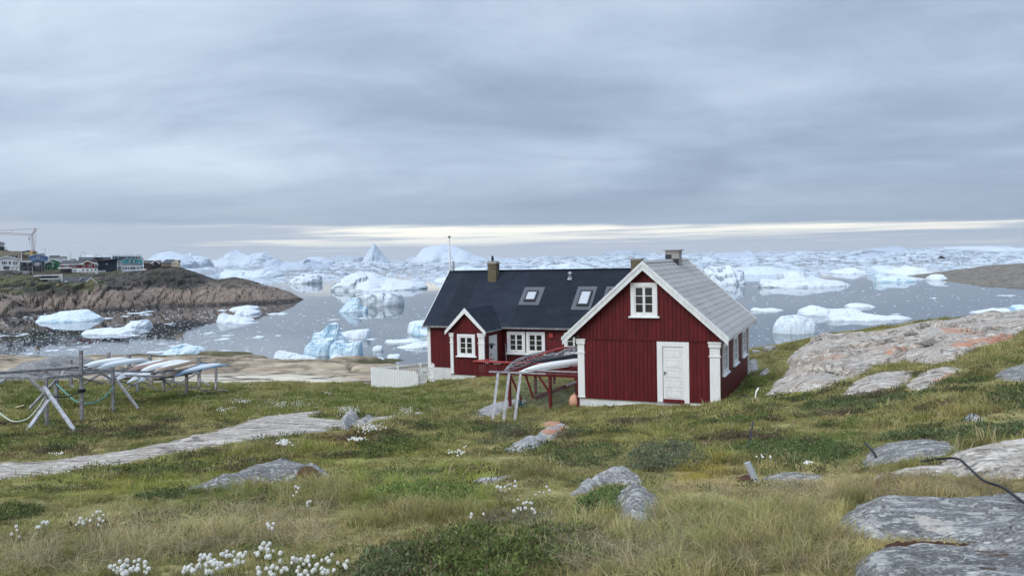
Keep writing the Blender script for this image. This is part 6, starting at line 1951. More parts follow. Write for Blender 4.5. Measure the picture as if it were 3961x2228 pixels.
# green house
GRN = col_mat('town_green', (0.035, 0.20, 0.085))
B = Bld('town_house', 'bright green gabled house with white trim', _zA, 1120, 670, 342)
B.wall([(1122, 680), (1500, 680), (1500, 540), (1320, 480), (1122, 545)], 9, GRN, low=2)
B.gable_roof([(1105, 545), (1320, 474), (1525, 540)], 9, ROOFL(), trim=WT())
B.wall([(1135, 680), (1345, 680), (1345, 575), (1235, 540), (1135, 575)], 3, col_mat('town_dark_green', (0.03, 0.13, 0.06)), 'porch_wall', -3.0, 2)
B.gable_roof([(1115, 582), (1235, 532), (1362, 566)], 2.6, GRN, trim=WT(), dy=-3.0, over=.3, t=.15)
B.win(1318, 610, 1335, 650, dy=-3.0)
B = Bld('town_house', 'grey roofed house with white roof edges behind the green one', _zA, 1500, 560, 352)
B.side_roof(1330, 1720, 540, 462, 10, ROOFL(), 1340, 1640, WT()); B.wall([(1340, 620), (1710, 620), (1710, 540), (1340, 540)], 9, WT(), low=2)
B.stick(1560, 476, 1690, 522, .35, WT(), 'roof_edge', -.2)
B = Bld('town_house', 'grey roofed house with slanted white gable board uphill of the red one', _zA, 1800, 560, 358)
B.side_roof(1690, 1960, 540, 455, 10, ROOFG(), 1760, 1880, None); B.wall([(1700, 620), (1950, 620), (1950, 540), (1700, 540)], 9, ROOFL(), low=2)
B.stick(1700, 468, 1885, 515, .35, WT(), 'roof_edge', -.3)
B = Bld('apartment_building', 'pale flat-roofed block behind the grey roofs', _zA, 1230, 450, 420)
B.wall([(1230, 480), (1490, 480), (1490, 378), (1230, 378)], 10, col_mat('town_pale', (0.5, 0.5, 0.5)), low=4)
B.wall([(1210, 480), (1675, 480), (1675, 410), (1210, 410)], 12, col_mat('town_pale', (0.5, 0.5, 0.5)), 'lower_wall', -2, 4)
B.part(1205, 400, 1680, 412, -2.3, 10, ROOFG(), 'roof_edge'); B.part(1225, 372, 1495, 380, -.3, 10, ROOFL(), 'roof_edge')
# red house
B = Bld('town_house', 'red upper floor on white basement house on the far shore', _zA, 1785, 800, 330)
RD = col_mat('town_red', (0.20, 0.018, 0.022))
B.wall([(1530, 700), (2350, 700), (2350, 590), (2180, 526), (1990, 600), (1530, 600)], 9, RD, low=.1)
B.wall([(2350, 700), (2445, 700), (2445, 612), (2350, 590)], 8, RD, 'annex_wall', .6, .1)
B.wall([(1785, 800), (2445, 800), (2445, 694), (1785, 694)], 9, WT(), 'basement_wall', -.05)
B.wall([(1500, 780), (1785, 780), (1785, 705), (1500, 705)], 8, col_mat('town_slate', (0.09, 0.09, 0.10)), 'basement_wall', .5)
B.side_roof(1505, 2100, 602, 498, 10, ROOFG(), 1560, 2080, WT())
B.gable_roof([(1985, 604), (2180, 516), (2458, 605)], 9, ROOFG(), trim=WT())
for a, b, c, d in ((1598, 618, 1650, 668), (1690, 618, 1712, 668), (1798, 618, 1838, 665), (1846, 618, 1888, 665), (2062, 602, 2114, 655), (2236, 596, 2290, 650), (2362, 604, 2440, 652)): B.win(a, b, c, d, dy=.0)
for a, b, c, d in ((1855, 726, 1890, 770), (2048, 718, 2090, 764), (2152, 718, 2194, 764), (2266, 716, 2304, 762), (2362, 712, 2410, 752)): B.win(a, b, c, d, dy=-.05)
B.part(1530, 700, 1780, 712, -2.2, 0, WT(), 'balcony_floor'); B.part(1530, 664, 1780, 698, -2.25, -2.2, WT(), 'balustrade')
B.part(1445, 668, 1530, 708, -1.5, -.3, WT(), 'dish')
B.part(1995, 782, 2365, 860, -3, -.2, CONCRETE, 'terrace')
B = Bld('deck', 'white railed timber deck with stair right of the red house', _zB, 580, 680, 329); B.o['category'] = 'deck'
B.part(490, 676, 668, 690, 0, 3, WT(), 'floor'); B.part(490, 645, 668, 651, -.1, 0, WT(), 'rail')
for k in range(12): B.stick(495 + k * 15.5, 651, 495 + k * 15.5, 676, .1, WT(), 'baluster')
for a, b in ((495, 800), (662, 920), (560, 770)): B.stick(a, b, a, 680, .2, PALEWOOD, 'post')
B.stick(500, 800, 620, 860, .2, PALEWOOD, 'stair_stringer')
# navy big building
B = Bld('apartment_building', 'large windowless navy building with sloping roof edge', _zB, 495, 740, 345)
NB = col_mat('town_deep_navy', (0.016, 0.026, 0.045))
B.wall([(470, 690), (945, 690), (945, 396), (470, 446)], 12, NB, low=.2)
B.wall([(640, 742), (945, 742), (945, 690), (640, 690)], 11, CONCRETE, 'plinth', .2)
a, b = B.L(345, 458), B.L(1152, 370)
MB().add([(a[0], -1, a[2]), (b[0], -1, b[2]), (b[0], 12, b[2]), (a[0], 12, a[2]), (a[0], -1, a[2] + .35), (b[0], -1, b[2] + .5), (b[0], 12, b[2] + .5), (a[0], 12, a[2] + .35)], [(3, 2, 1, 0), (4, 5, 6, 7), (0, 1, 5, 4), (1, 2, 6, 5), (2, 3, 7, 6), (3, 0, 4, 7)]).build('roof', NB, B.o)
B.win(680, 488, 705, 512)
for k in range(5): B.part(948 + k * 18, 398, 963 + k * 18, 548, .5, .8, SKYGLASS, 'window')
B.part(945, 550, 1145, 564, -.5, 3, WT(), 'balcony_floor'); B.part(945, 672, 1145, 686, -.5, 3, WT(), 'balcony_floor')
for k in range(3): B.part(950 + k * 30, 585, 975 + k * 30, 670, .6, .8, SKYGLASS, 'window')
for a in (950, 1040): B.stick(a, 690, a, 400, .25, WT(), 'post')
for a in (980, 1090): B.stick(a, 780, a, 690, .3, GW, 'post')
# long grey-roofed building
B = Bld('apartment_building', 'long grey-roofed block uphill of the navy building', _zB, 90, 440, 366)
B.side_roof(20, 840, 408, 330, 12, ROOFG(), 30, 800); B.wall([(90, 460), (830, 460), (830, 405), (90, 405)], 11, col_mat('town_oatmeal', (0.46, 0.42, 0.36)), low=3)
B.gable_roof([(380, 330), (500, 296), (620, 330)], 4, ROOFL(), trim=WT())
for k, a in enumerate((120, 160, 200, 320, 345, 450, 490, 540, 570)): B.win(a, 412, a + 14, 436, False)
# teal hotel
TE = col_mat('town_teal', (0.06, 0.29, 0.34))
B = Bld('hotel', 'teal terraced hotel with saw-tooth roof dormers', _zB, 820, 550, 376)
B.wall([(820, 560), (1555, 560), (1555, 390), (820, 390)], 12, TE, low=3)
B.wall([(820, 392), (1548, 392), (1548, 318), (820, 318)], 11, WT(), 'upper_wall', .6, .1)
a, b = B.L(640, 316), B.L(1556, 296)
MB().box(a[0], b[0], -.3, 12, a[2], b[2]).build('roof', ROOFG(), B.o)
for k, x in enumerate((415, 665, 780, 870, 975, 1085, 1190, 1275, 1425)):
    B.gable_roof([(x - 12, 306), (x + 25, 264), (x + 85, 304)], 5, ROOFG(), t=.3, over=.2, trim=WT())
for x in (890, 985, 1080, 1200, 1300, 1385, 1450): B.win(x, 328, x + 42, 375, True, dy=.6)
for x in (840, 935, 1040, 1150, 1250, 1350): B.part(x, 318, x + 14, 392, -.4, .6, TE, 'partition')
for x in (1245, 1340): B.wall([(x - 18, 476), (x + 18, 476), (x + 8, 400), (x, 380), (x - 8, 400)], .4, col_mat('town_cream', (0.56, 0.49, 0.36)), 'parasol_shaped_panel', -.5, 0)
B.part(1548, 360, 1578, 385, .5, 4, DKGLASS, 'balcony'); B.win(1468, 450, 1485, 478)
# pale blue houses on a deck
for (x0, x1, xr0, xr1, lab) in ((1042, 1310, 1050, 1200, 'pale blue cabin left of its twin below the hotel'), (1215, 1562, 1225, 1470, 'pale blue cabin nearest the rocks below the hotel')):
    B = Bld('town_house', lab, _zB, x0, 650, 338 if x0 < 1100 else 340)
    B.wall([(x0 + 6, 660), (x1 - 6, 660), (x1 - 6, 550), (x0 + 6, 550)], 8, col_mat('town_pale_blue', (0.36, 0.50, 0.62)), low=1)
    B.side_roof(x0 - 8, x1 + 8, 552, 490, 9, ROOFG(), xr0, xr1, WT())
    for k in range(4):
        xx = x0 + 25 + k * (x1 - x0 - 70) / 3
        B.win(xx, 575, xx + 26, 630, k % 2 == 0)
B = Bld('deck', 'white railed deck on short posts before the pale blue cabins', _zB, 1300, 665, 335); B.o['category'] = 'deck'
B.part(1100, 655, 1632, 668, 0, 3, WT(), 'floor'); B.part(1100, 632, 1490, 655, -.1, 0, WT(), 'balustrade'); B.part(1480, 612, 1632, 650, -.12, -.02, WT(), 'balustrade')
for k in range(9): B.stick(1240 + k * 32, 694, 1240 + k * 32, 668, .16, GW, 'post', .2)
# brown house with dark gable
B = Bld('town_house', 'brown-roofed house with small black gable on the rocks', _zB, 1600, 520, 343)
B.side_roof(1555, 2015, 480, 410, 9, col_mat('town_brown_felt', (0.085, 0.07, 0.065)), 1560, 1995); B.wall([(1565, 540), (2000, 540), (2000, 478), (1565, 478)], 8, col_mat('town_dark_brown', (0.07, 0.05, 0.045)), low=2)
B.wall([(1760, 525), (1935, 525), (1935, 490), (1845, 432), (1760, 490)], 2, col_mat('town_black', (0.03, 0.032, 0.036)), 'gable_wall', -2, 1)
B.gable_roof([(1735, 500), (1845, 424), (1955, 500)], 2.4, ROOFG(), trim=WT(), dy=-2, over=.3)
B.win(1778, 486, 1800, 512, dy=-2.05)
# cream house at the point
B = Bld('town_house', 'cream house with bay window at the rocky point', _zB, 2235, 580, 339)
CRM = col_mat('town_warm_cream', (0.56, 0.46, 0.35))
B.wall([(2225, 590), (2432, 590), (2432, 402), (2340, 402), (2225, 470)], 8, CRM, low=2)
B.wall([(1980, 552), (2228, 552), (2228, 470), (1980, 470)], 7, CRM, 'wing_wall', .6, 2)
B.side_roof(1965, 2330, 482, 392, 9, ROOFG(), 2100, 2320, None, dy=.4)
B.part(1975, 540, 2230, 585, -.2, .6, col_mat('town_dark_brown', (0.07, 0.05, 0.045)), 'veranda')
B.part(2380, 400, 2448, 482, -1.2, 0, WT(), 'bay'); B.win(2388, 412, 2410, 462, False, dy=-1.2); B.win(2418, 412, 2440, 462, False, dy=-1.2); B.win(2272, 480, 2300, 508)
B.part(2435, 575, 2505, 584, 0, 2, WT(), 'balcony_floor'); B.part(2430, 540, 2485, 547, 0, 1.5, WT(), 'balcony_floor')
# white flat house and yellow house below
B = Bld('town_house', 'white flat-fronted house with black roof downhill of the deck', _zA, 1190, 1080, 300)
B.wall([(1190, 1090), (1480, 1090), (1480, 960), (1240, 960), (1190, 990)], 6, WT(), low=3)
B.wall([(1480, 1060), (1562, 1060), (1562, 856), (1480, 856)], 7, WT(), 'end_wall', .5, 3)
B.part(835, 858, 1562, 892, .3, 5, WT(), 'roof_parapet')
B.side_roof(1000, 1490, 958, 888, 6, ROOFG(), 1030, 1400, WT(), dy=-.4)
B.win(1485, 900, 1505, 1000, dy=.5, mat=DKGLASS)
B = Bld('town_house', 'pale yellow house with grey roof low on the far shore', _zA, 1420, 1180, 291)
YE = col_mat('town_yellow', (0.55, 0.44, 0.19))
B.wall([(1415, 1190), (2140, 1190), (2140, 1065), (1700, 1065), (1650, 1020), (1600, 1065), (1415, 1085)], 8, YE, low=2)
B.wall([(2130, 1190), (2420, 1190), (2420, 1070), (2282, 955), (2130, 1075)], 8, YE, 'gable_wall', -.4, 2)
B.side_roof(1560, 2160, 1078, 905, 9, ROOFG(), 1565, 2300, WT())
B.gable_roof([(2110, 1085), (2282, 942), (2440, 1075)], 8, ROOFG(), trim=WT(), dy=-.4)
B.gable_roof([(1590, 1072), (1650, 1008), (1712, 1072)], 2, ROOFG(), trim=WT(), dy=-.2, over=.3)
B.win(1788, 1088, 1842, 1176, name='door'); B.win(2050, 1070, 2100, 1135); B.win(1648, 1060, 1690, 1160, name='door', mat=WT())
B.stick(1975, 1018, 2070, 935, .35, ROOFL(), 'roof_ladder', -.2, 3)
# hut on the rocks
B = Bld('hut', 'small dark hut with white side among the rocks', _zB, 1300, 920, 312)
B.wall([(1290, 925), (1420, 925), (1420, 800), (1290, 900)], 3, col_mat('town_dark_brown', (0.07, 0.05, 0.045)), low=1)
B.stick(1272, 905, 1425, 786, .35, ROOFG(), 'roof', -.3); B.part(1418, 785, 1465, 880, -.2, 2.5, PALEWOOD, 'side_wall')

# crane
cr_b = P(*_zA(850, 490), 372)
CRN = col_mat('crane_red', (0.30, 0.15, 0.135))
crane = empty('tower_crane', cr_b, 0, 'red tower crane standing above the town roofs', 'crane')
_z3 = lambda x, y: (.30367 * x, 860 + .30367 * y)
cp = lambda x, y, dy=0: tuple((P(*_z3(x, y), 372) - cr_b)[[0]].tolist()) + (dy,) + tuple((P(*_z3(x, y), 372) - cr_b)[[2]].tolist())
def lattice(name, a, b, w_, n_):
    a, b = Vector(a), Vector(b); d = (b - a)
    s = d.normalized().cross(Vector((0, 1, 0))).normalized() * w_ / 2; t = Vector((0, w_ / 2, 0))
    m = MB()
    for u, v in ((1, 1), (1, -1), (-1, 1), (-1, -1)):
        m.tube([a + s * u + t * v, b + s * u + t * v], 0.06, 4)
    for k in range(n_):
        p0, p1 = a + d * (k / n_), a + d * ((k + 1) / n_)
        m.tube([p0 + s - t, p1 - s - t], 0.035, 3).tube([p0 - s + t, p1 + s + t], 0.035, 3).tube([p0 + s + t, p0 - s + t], .03, 3)
    return m.build(name, CRN, crane)
lattice('mast', cp(437, 490), cp(408, 165), 0.9, 16)
lattice('jib', cp(415, 160), cp(-260, 128), 0.8, 30)
lattice('apex', cp(408, 160), cp(460, 80), 0.6, 6)
MB().tube([cp(460, 82), cp(150, 97), cp(-260, 115)], 0.09, 4).build('tie_cable', CRN, crane)
MB().tube([cp(460, 82), cp(435, 470)], 0.06, 4).build('tie_cable', DARKMETAL, crane)
MB().tube([cp(150, 97), cp(150, 145)], 0.09, 4).build('strut', CRN, crane)
MB().tube([cp(376, 165), cp(376, 300)], 0.05, 4).build('hoist_rope', DARKMETAL, crane)
MB().box(cp(372, 300)[0], cp(381, 300)[0], -.4, .4, cp(376, 215)[2], cp(376, 203)[2]).build('hook_block', DARKMETAL, crane)
MB().box(cp(415, 480)[0], cp(440, 480)[0], -1.5, 1.5, cp(430, 420)[2], cp(430, 365)[2]).build('counterweight', col_mat('crane_yellow', (0.5, 0.3, 0.08)), crane)
# street lamps and masts
for k, (z_, x, yb, yt, Yl, arm, lab) in enumerate(((_zA, 1128, 410, 212, 372, -60, 'street lamp beside the blue house roof'), (_zA, 1765, 455, 296, 375, 0, 'bare mast above the grey roofs'), (_zA, 2124, 415, 300, 378, -70, 'street lamp left of the hotel'), (_zA, 2016, 415, 340, 380, 0, 'short mast near the hotel lamp'), (_zA, 2196, 690, 590, 326, 0, 'white pole before the red house gable'), (_zA, 1480, 690, 470, 336, 0, 'white pole at the green house corner'), (_zB, 1100, 780, 392, 333, 40, 'street lamp before the pale blue cabins'), (_zB, 970, 320, 270, 372, 0, 'thin mast on the hotel roof'), (_zA, 1302, 560, 430, 340, 0, 'thin mast at the green house gable'))):
    b = P(*z_(x, yb), Yl); t = P(*z_(x, yt), Yl)
    o = empty('street_lamp' if arm else 'mast', b, 0, lab, 'lamp' if arm else 'mast')
    hgt = float(t[2] - b[2])
    MB().tube([(0, 0, -3), (0, 0, hgt)], [.16, .09], 6).build('pole', GREYMETAL, o)
    if arm:
        ax = arm * .155 * Yl / FPX
        MB().tube([(0, 0, hgt), (ax * .4, 0, hgt + .25), (ax, 0, hgt + .15)], .07, 5).build('arm', GREYMETAL, o)
        MB().box(min(ax, ax * 1.25), max(ax, ax * 1.25), -.15, .15, hgt + .02, hgt + .2).build('lamp_head', GREYMETAL, o)

# ------------------------------------------------------------------ rocky headland across the water on the right
hp = [Pz(x, y, 0) for x, y in ((3505, 1068), (3600, 1060), (3800, 1052), (4100, 1048), (4700, 1048), (4700, 1125), (4200, 1118), (3961, 1112), (3850, 1108), (3750, 1100), (3680, 1091), (3600, 1080))]
hp = np.array(hp)[:, :2]
hx = np.linspace(hp[:, 0].min() - 8, hp[:, 0].max() + 8, 260); hy = np.linspace(hp[:, 1].min() - 8, hp[:, 1].max() + 8, 200)
HX, HY = np.meshgrid(hx, hy)
hd = poly_sd(HX, HY, hp)
hz = 4.9 * sstep(hd, -4, 62) * (0.75 + 0.5 * sstep(HX, 200, 260)) + sstep(hd, -2, 8) * (0.9 * fbm(HX / 22, HY / 22, 3, 4) + 1.1 * ridged(HX / 20, HY / 7, 2.0, 4)) + 0.10 * np.clip(hd, -20, 0) - .1
headland = grid_obj('headland', HX, HY, hz, coast_mat(0.75), None, True, hd[:-1, :-1] > -9, None)
tag(headland, kind='structure')

# ------------------------------------------------------------------ ice
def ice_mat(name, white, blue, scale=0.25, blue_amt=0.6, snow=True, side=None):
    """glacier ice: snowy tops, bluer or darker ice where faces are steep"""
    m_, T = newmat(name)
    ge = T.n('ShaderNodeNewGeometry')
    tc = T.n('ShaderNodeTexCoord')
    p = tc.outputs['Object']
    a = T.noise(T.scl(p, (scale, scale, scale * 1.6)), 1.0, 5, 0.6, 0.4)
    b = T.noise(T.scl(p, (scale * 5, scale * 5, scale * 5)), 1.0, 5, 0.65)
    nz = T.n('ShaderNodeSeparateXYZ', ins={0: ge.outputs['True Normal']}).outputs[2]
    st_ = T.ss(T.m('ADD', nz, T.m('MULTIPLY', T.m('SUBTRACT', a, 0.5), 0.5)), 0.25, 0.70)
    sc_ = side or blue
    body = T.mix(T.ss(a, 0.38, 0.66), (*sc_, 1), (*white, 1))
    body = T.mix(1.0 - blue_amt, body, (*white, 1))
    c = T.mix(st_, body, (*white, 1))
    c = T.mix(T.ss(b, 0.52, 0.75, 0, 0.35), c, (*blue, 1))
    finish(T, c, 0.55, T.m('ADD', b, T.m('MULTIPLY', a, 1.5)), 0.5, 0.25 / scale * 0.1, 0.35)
    return m_


ICE_W = ice_mat('snowy_ice', (0.62, 0.66, 0.70), (0.45, 0.57, 0.645), 0.25, 0.5)
ICE_B = ice_mat('blue_ice', (0.575, 0.65, 0.70), (0.26, 0.465, 0.585), 0.22, 0.85)
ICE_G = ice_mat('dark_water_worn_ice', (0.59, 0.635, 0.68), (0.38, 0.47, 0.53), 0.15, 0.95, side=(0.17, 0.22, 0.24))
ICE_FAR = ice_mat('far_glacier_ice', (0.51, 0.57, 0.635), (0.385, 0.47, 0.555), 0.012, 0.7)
ICE_FARD = ice_mat('far_dark_grey_ice', (0.40, 0.455, 0.53), (0.29, 0.345, 0.42), 0.015, 0.9)  # darker grey ice, its own tone, for some far bergs and pack
ICE_MID = ice_mat('mid_glacier_ice', (0.54, 0.60, 0.655), (0.37, 0.475, 0.56), 0.06, 0.7, side=(0.36, 0.46, 0.53))


def iceberg(label, sky, wl, depth, mat, seed, front=3.0, rough=0.16, nu=64, nv=34, off=0.0, name='iceberg', cat='iceberg', facet=0.35):
    """sky: outline points in photo pixels left to right; wl: waterline row; depth: thickness in metres"""
    sky = np.array(sky, float)
    xm = sky[:, 0].mean()
    Y0 = float(Pz(xm, wl, 0.0)[1]) + off
    W0 = P(sky[:, 0], sky[:, 1], np.full(len(sky), Y0))
    xs, hs = W0[:, 0], np.maximum(W0[:, 2], 0.02)
    u = np.linspace(0, 1, nu); v = np.linspace(-1, 1, nv)
    X1 = xs[0] + (xs[-1] - xs[0]) * u
    H = np.interp(X1, xs, hs)
    UU, VV = np.meshgrid(u, v)
    XX = np.broadcast_to(X1, UU.shape).copy(); HH = np.broadcast_to(H, UU.shape)
    Lx = xs[-1] - xs[0]
    end = np.clip(1 - np.abs(2 * UU - 1) ** 2.6, 0.05, 1) ** 0.5
    dd = depth * 0.5 * end * (1 + 0.25 * fbm(UU * 3, 0.0, seed * 1.3, 3))
    ridge = 0.45 * fbm(UU * 2.2, 0.0, seed * 3.1, 3) + 0.12
    t = np.where(VV < ridge, (ridge - VV) / (ridge + 1), (VV - ridge) / (1 - ridge))
    g = np.clip(1 - t ** front, 0, 1) ** 0.85
    nx_, ny_ = XX / max(depth, Lx * .25) * 2.2, VV * 1.5
    cut = ridged(nx_ + seed, ny_, seed * .37, 4)
    f1 = fbm(nx_ * 2.1, ny_ * 2.1, seed * .77, 4)
    body = HH * g * (1 - rough * 1.3 * np.clip(t, 0, 1) * (0.5 - 0.5 * cut) * 2) + HH.max() * rough * 0.28 * f1 * np.clip(g * 4, 0, 1) * np.clip(t * 3, 0.25, 1)
    w1_, gp_, ci_ = worley(nx_ * 1.7 + 0.3 * f1, ny_ * 2.2 + seed, int(seed))
    body = body + HH * (0.9 + rough) * 0.22 * (ci_ - 0.55) * np.clip(g * 3, 0, 1) * np.clip(t * 2.5, 0.15, 1) - HH.max() * rough * 0.22 * sstep(gp_, 0.12, 0.0) * np.clip(t * 3, 0, 1)
    # terracing breaks smooth slopes into faces
    stp = HH.max() * 0.16
    q_ = np.floor(body / stp + 0.35 * f1) * stp
    body = body * (1 - facet) + facet * (q_ + stp * sstep(body - q_, 0, stp * 0.55))
    top = np.clip(body, -0.3, HH.max() * 1.02)
    edge = np.abs(VV) > 0.999
    Z = np.where(edge, -0.06 * HH.max() - 0.2, top - 0.01 * HH.max())
    Z[:, 0] = Z[:, -1] = -0.06 * HH.max() - 0.2
    YY = dd * VV + depth * 0.06 * fbm(nx_ * 1.5, ny_ * 1.5 + 9, seed, 3)
    XX = XX + Lx * 0.012 * fbm(nx_ * 3, ny_ * 3, seed + 5, 2)
    c = np.array([float(XX.mean()), Y0 + depth * 0.5 * 0.8, 0.0])
    o = grid_obj(name, XX - c[0], YY, Z, mat, None, False)
    o.location = V3(c)
    return tag(o, label, cat)


S6 = lambda pts_: [(700 + .388 * x, 860 + .388 * y) for x, y in pts_]
S1 = lambda pts_: [(1600 + .3106 * x, 880 + .3106 * y) for x, y in pts_]
SR = lambda pts_: [(2700 + .4895 * x, 900 + .4895 * y) for x, y in pts_]
S3 = lambda pts_: [(.30367 * x, 860 + .30367 * y) for x, y in pts_]
S4 = lambda pts_: [(.3494 * x, 1280 + .3494 * y) for x, y in pts_]

# --- great bergs on the horizon
iceberg('large white berg rising behind the town', S3([(1700, 470), (1790, 412), (1900, 380), (1970, 363), (2030, 378), (2100, 402), (2200, 440), (2270, 475), (2330, 500)]), 1042, 250, ICE_FAR, 1, 1.4, 0.06, facet=.1)
iceberg('ragged white berg right of the town', S3([(2230, 440), (2260, 400), (2300, 385), (2340, 395), (2400, 430), (2480, 440), (2560, 470)]), 1038, 200, ICE_FAR, 2, 2.0, 0.25)
iceberg('low white ice ridge left of the hotel', S3([(880, 440), (900, 420), (960, 420), (1010, 425), (1100, 430), (1200, 415), (1260, 430), (1300, 440)]), 1048, 200, ICE_FAR, 21, 2.0, 0.1)
iceberg('double peaked white berg above the headland', S6([(130, 400), (250, 370), (330, 330), (380, 300), (440, 270), (500, 304), (560, 322), (600, 330), (640, 305), (700, 300), (742, 294), (780, 325), (805, 345), (830, 395)]), 1030, 330, ICE_FAR, 3, 1.6, 0.14, 90, facet=.2)
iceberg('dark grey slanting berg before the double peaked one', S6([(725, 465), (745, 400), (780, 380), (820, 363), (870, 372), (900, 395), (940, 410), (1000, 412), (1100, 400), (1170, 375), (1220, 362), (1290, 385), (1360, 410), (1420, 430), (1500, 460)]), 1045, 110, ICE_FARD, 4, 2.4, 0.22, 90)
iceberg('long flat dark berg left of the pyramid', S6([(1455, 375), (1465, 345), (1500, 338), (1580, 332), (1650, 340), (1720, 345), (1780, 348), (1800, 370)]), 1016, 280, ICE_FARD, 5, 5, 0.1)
iceberg('sharp pyramid shaped white berg on the horizon', S6([(1760, 395), (1775, 378), (1800, 310), (1830, 255), (1855, 220), (1875, 197), (1898, 213), (1925, 250), (1960, 300), (2000, 345), (2030, 372), (2050, 392)]), 1019, 260, ICE_FAR, 6, 1.15, 0.10, 70, facet=.12)
iceberg('huge domed white berg right of the pyramid', S1([(-160, 420), (-90, 390), (0, 300), (30, 245), (110, 232), (200, 212), (300, 198), (430, 208), (500, 235), (550, 260), (640, 300), (700, 328), (780, 355), (850, 378), (920, 405)]), 1016, 520, ICE_FAR, 7, 1.5, 0.07, 110, facet=.1)
iceberg('small dark hump before the domed berg', S6([(2210, 395), (2230, 362), (2270, 345), (2310, 345), (2350, 360), (2400, 380), (2500, 395)]), 1017, 160, ICE_FARD, 8, 2.0, 0.1)
iceberg('flat white berg low on the left of the pyramid', S6([(1180, 385), (1220, 352), (1290, 343), (1350, 350), (1420, 370), (1490, 395)]), 1024, 200, ICE_FAR, 9, 2.0, 0.1)
iceberg('tabular blue berg on the horizon behind the roofs', [(2335, 983), (2345, 975), (2375, 972), (2408, 966), (2450, 967), (2492, 976), (2520, 984)], 990, 350, ICE_FARD, 10, 3, 0.08, facet=.15)
iceberg('dark berg right of the grey chimney on the horizon', SR([(170, 200), (190, 175), (230, 165), (260, 180), (330, 165), (420, 150), (450, 155), (470, 140), (500, 165), (520, 195)]), 1002, 180, ICE_FARD, 11, 2.5, 0.3)
iceberg('bluish berg under the low bright cloud', SR([(1520, 138), (1560, 118), (1640, 112), (1700, 104), (1740, 112), (1790, 132)]), 977, 350, ICE_FARD, 12, 2.2, 0.12)
iceberg('white berg at the far right horizon', SR([(2240, 128), (2290, 105), (2360, 100), (2440, 108), (2520, 98), (2600, 104), (2700, 112)]), 972, 400, ICE_FAR, 13, 2.2, 0.2)
iceberg('dark flat berg right of mid horizon', SR([(1180, 190), (1200, 170), (1240, 178), (1300, 186), (1400, 180), (1440, 168), (1500, 172), (1515, 190)]), 995, 90, ICE_FARD, 14, 3, 0.2)

# --- middle water
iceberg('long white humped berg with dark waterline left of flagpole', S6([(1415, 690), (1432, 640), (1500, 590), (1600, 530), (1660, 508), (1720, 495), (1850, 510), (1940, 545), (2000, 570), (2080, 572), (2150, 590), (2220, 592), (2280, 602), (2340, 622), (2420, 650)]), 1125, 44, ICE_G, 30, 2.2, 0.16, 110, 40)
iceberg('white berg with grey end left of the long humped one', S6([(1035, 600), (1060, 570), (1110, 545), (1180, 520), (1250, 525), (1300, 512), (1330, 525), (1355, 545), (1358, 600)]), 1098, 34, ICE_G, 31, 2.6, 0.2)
iceberg('low white berg behind the brown point', S6([(310, 540), (330, 490), (400, 480), (520, 478), (620, 490), (700, 478), (790, 462), (820, 490), (860, 480), (950, 530)]), 1076, 60, ICE_MID, 32, 3, 0.2)
iceberg('table berg with snow cap and dark green face', S6([(1730, 800), (1738, 735), (1760, 722), (1800, 712), (1860, 705), (1900, 722), (1980, 716), (2060, 722), (2120, 708), (2160, 728), (2192, 745), (2202, 800)]), 1184, 12, ICE_G, 33, 9, 0.05, 90, 40, facet=.1)
iceberg('pointed pale berg at the left end of the table berg', S6([(1550, 893), (1580, 865), (1610, 825), (1650, 790), (1690, 755), (1730, 752), (1760, 790), (1780, 840), (1800, 872), (1830, 880)]), 1208, 8, ICE_B, 34, 2.0, 0.25)
iceberg('small pale ice horn beside the pointed berg', S6([(1800, 885), (1812, 850), (1835, 828), (1850, 835), (1858, 885)]), 1206, 3, ICE_B, 35, 2.2, 0.15, 26, 18)
iceberg('low pale slab behind the leaning ice tower', S6([(1560, 1150), (1580, 1105), (1640, 1092), (1720, 1085), (1800, 1072), (1850, 1070), (1868, 1095), (1870, 1155)]), 1312, 5, ICE_W, 36, 4, 0.15)
iceberg('leaning ice tower with rounded head near the shore', S6([(1262, 1215), (1275, 1170), (1290, 1118), (1350, 1105), (1400, 1080), (1425, 1048), (1450, 1022), (1500, 1004), (1540, 1012), (1552, 1045), (1550, 1090), (1575, 1120), (1600, 1140), (1640, 1195), (1660, 1230)]), 1352, 5, ICE_B, 37, 2.4, 0.28, 80, 40)
iceberg('white topped blue ice block left below the ice tower', S6([(1195, 1325), (1208, 1255), (1240, 1225), (1300, 1185), (1370, 1170), (1440, 1180), (1490, 1172), (1505, 1195), (1500, 1320)]), 1376, 5, ICE_B, 38, 4.5, 0.2, 70, 36)
iceberg('jagged deep blue ice block right below the ice tower', S6([(1452, 1310), (1465, 1240), (1500, 1215), (1560, 1190), (1620, 1225), (1680, 1210), (1740, 1192), (1800, 1190), (1820, 1235), (1800, 1290), (1790, 1335)]), 1380, 5, ICE_B, 39, 3.0, 0.35, 70, 36)
iceberg('white crumbled ice heap left of the blue blocks', S6([(890, 1360), (910, 1310), (950, 1288), (1000, 1300), (1060, 1312), (1130, 1325), (1200, 1340), (1260, 1350), (1330, 1375)]), 1395, 4, ICE_W, 40, 2.0, 0.35)
iceberg('small white ice lump before the blue blocks', S6([(1470, 1390), (1480, 1335), (1540, 1325), (1590, 1340), (1640, 1370), (1690, 1390)]), 1399, 2.5, ICE_W, 41, 2.4, 0.3, 40, 24)
iceberg('white ice lump on the weedy point', S6([(1895, 1278), (1910, 1250), (1950, 1232), (2000, 1240), (2010, 1280)]), 1358, 2.5, ICE_W, 42, 2.6, 0.2, 30, 20)
iceberg('polar-bear-shaped ice lump on the weedy point', S6([(2045, 1345), (2060, 1325), (2110, 1320), (2180, 1322), (2192, 1345), (2180, 1368)]), 1391, 2.0, ICE_W, 43, 3.5, 0.2, 30, 20)
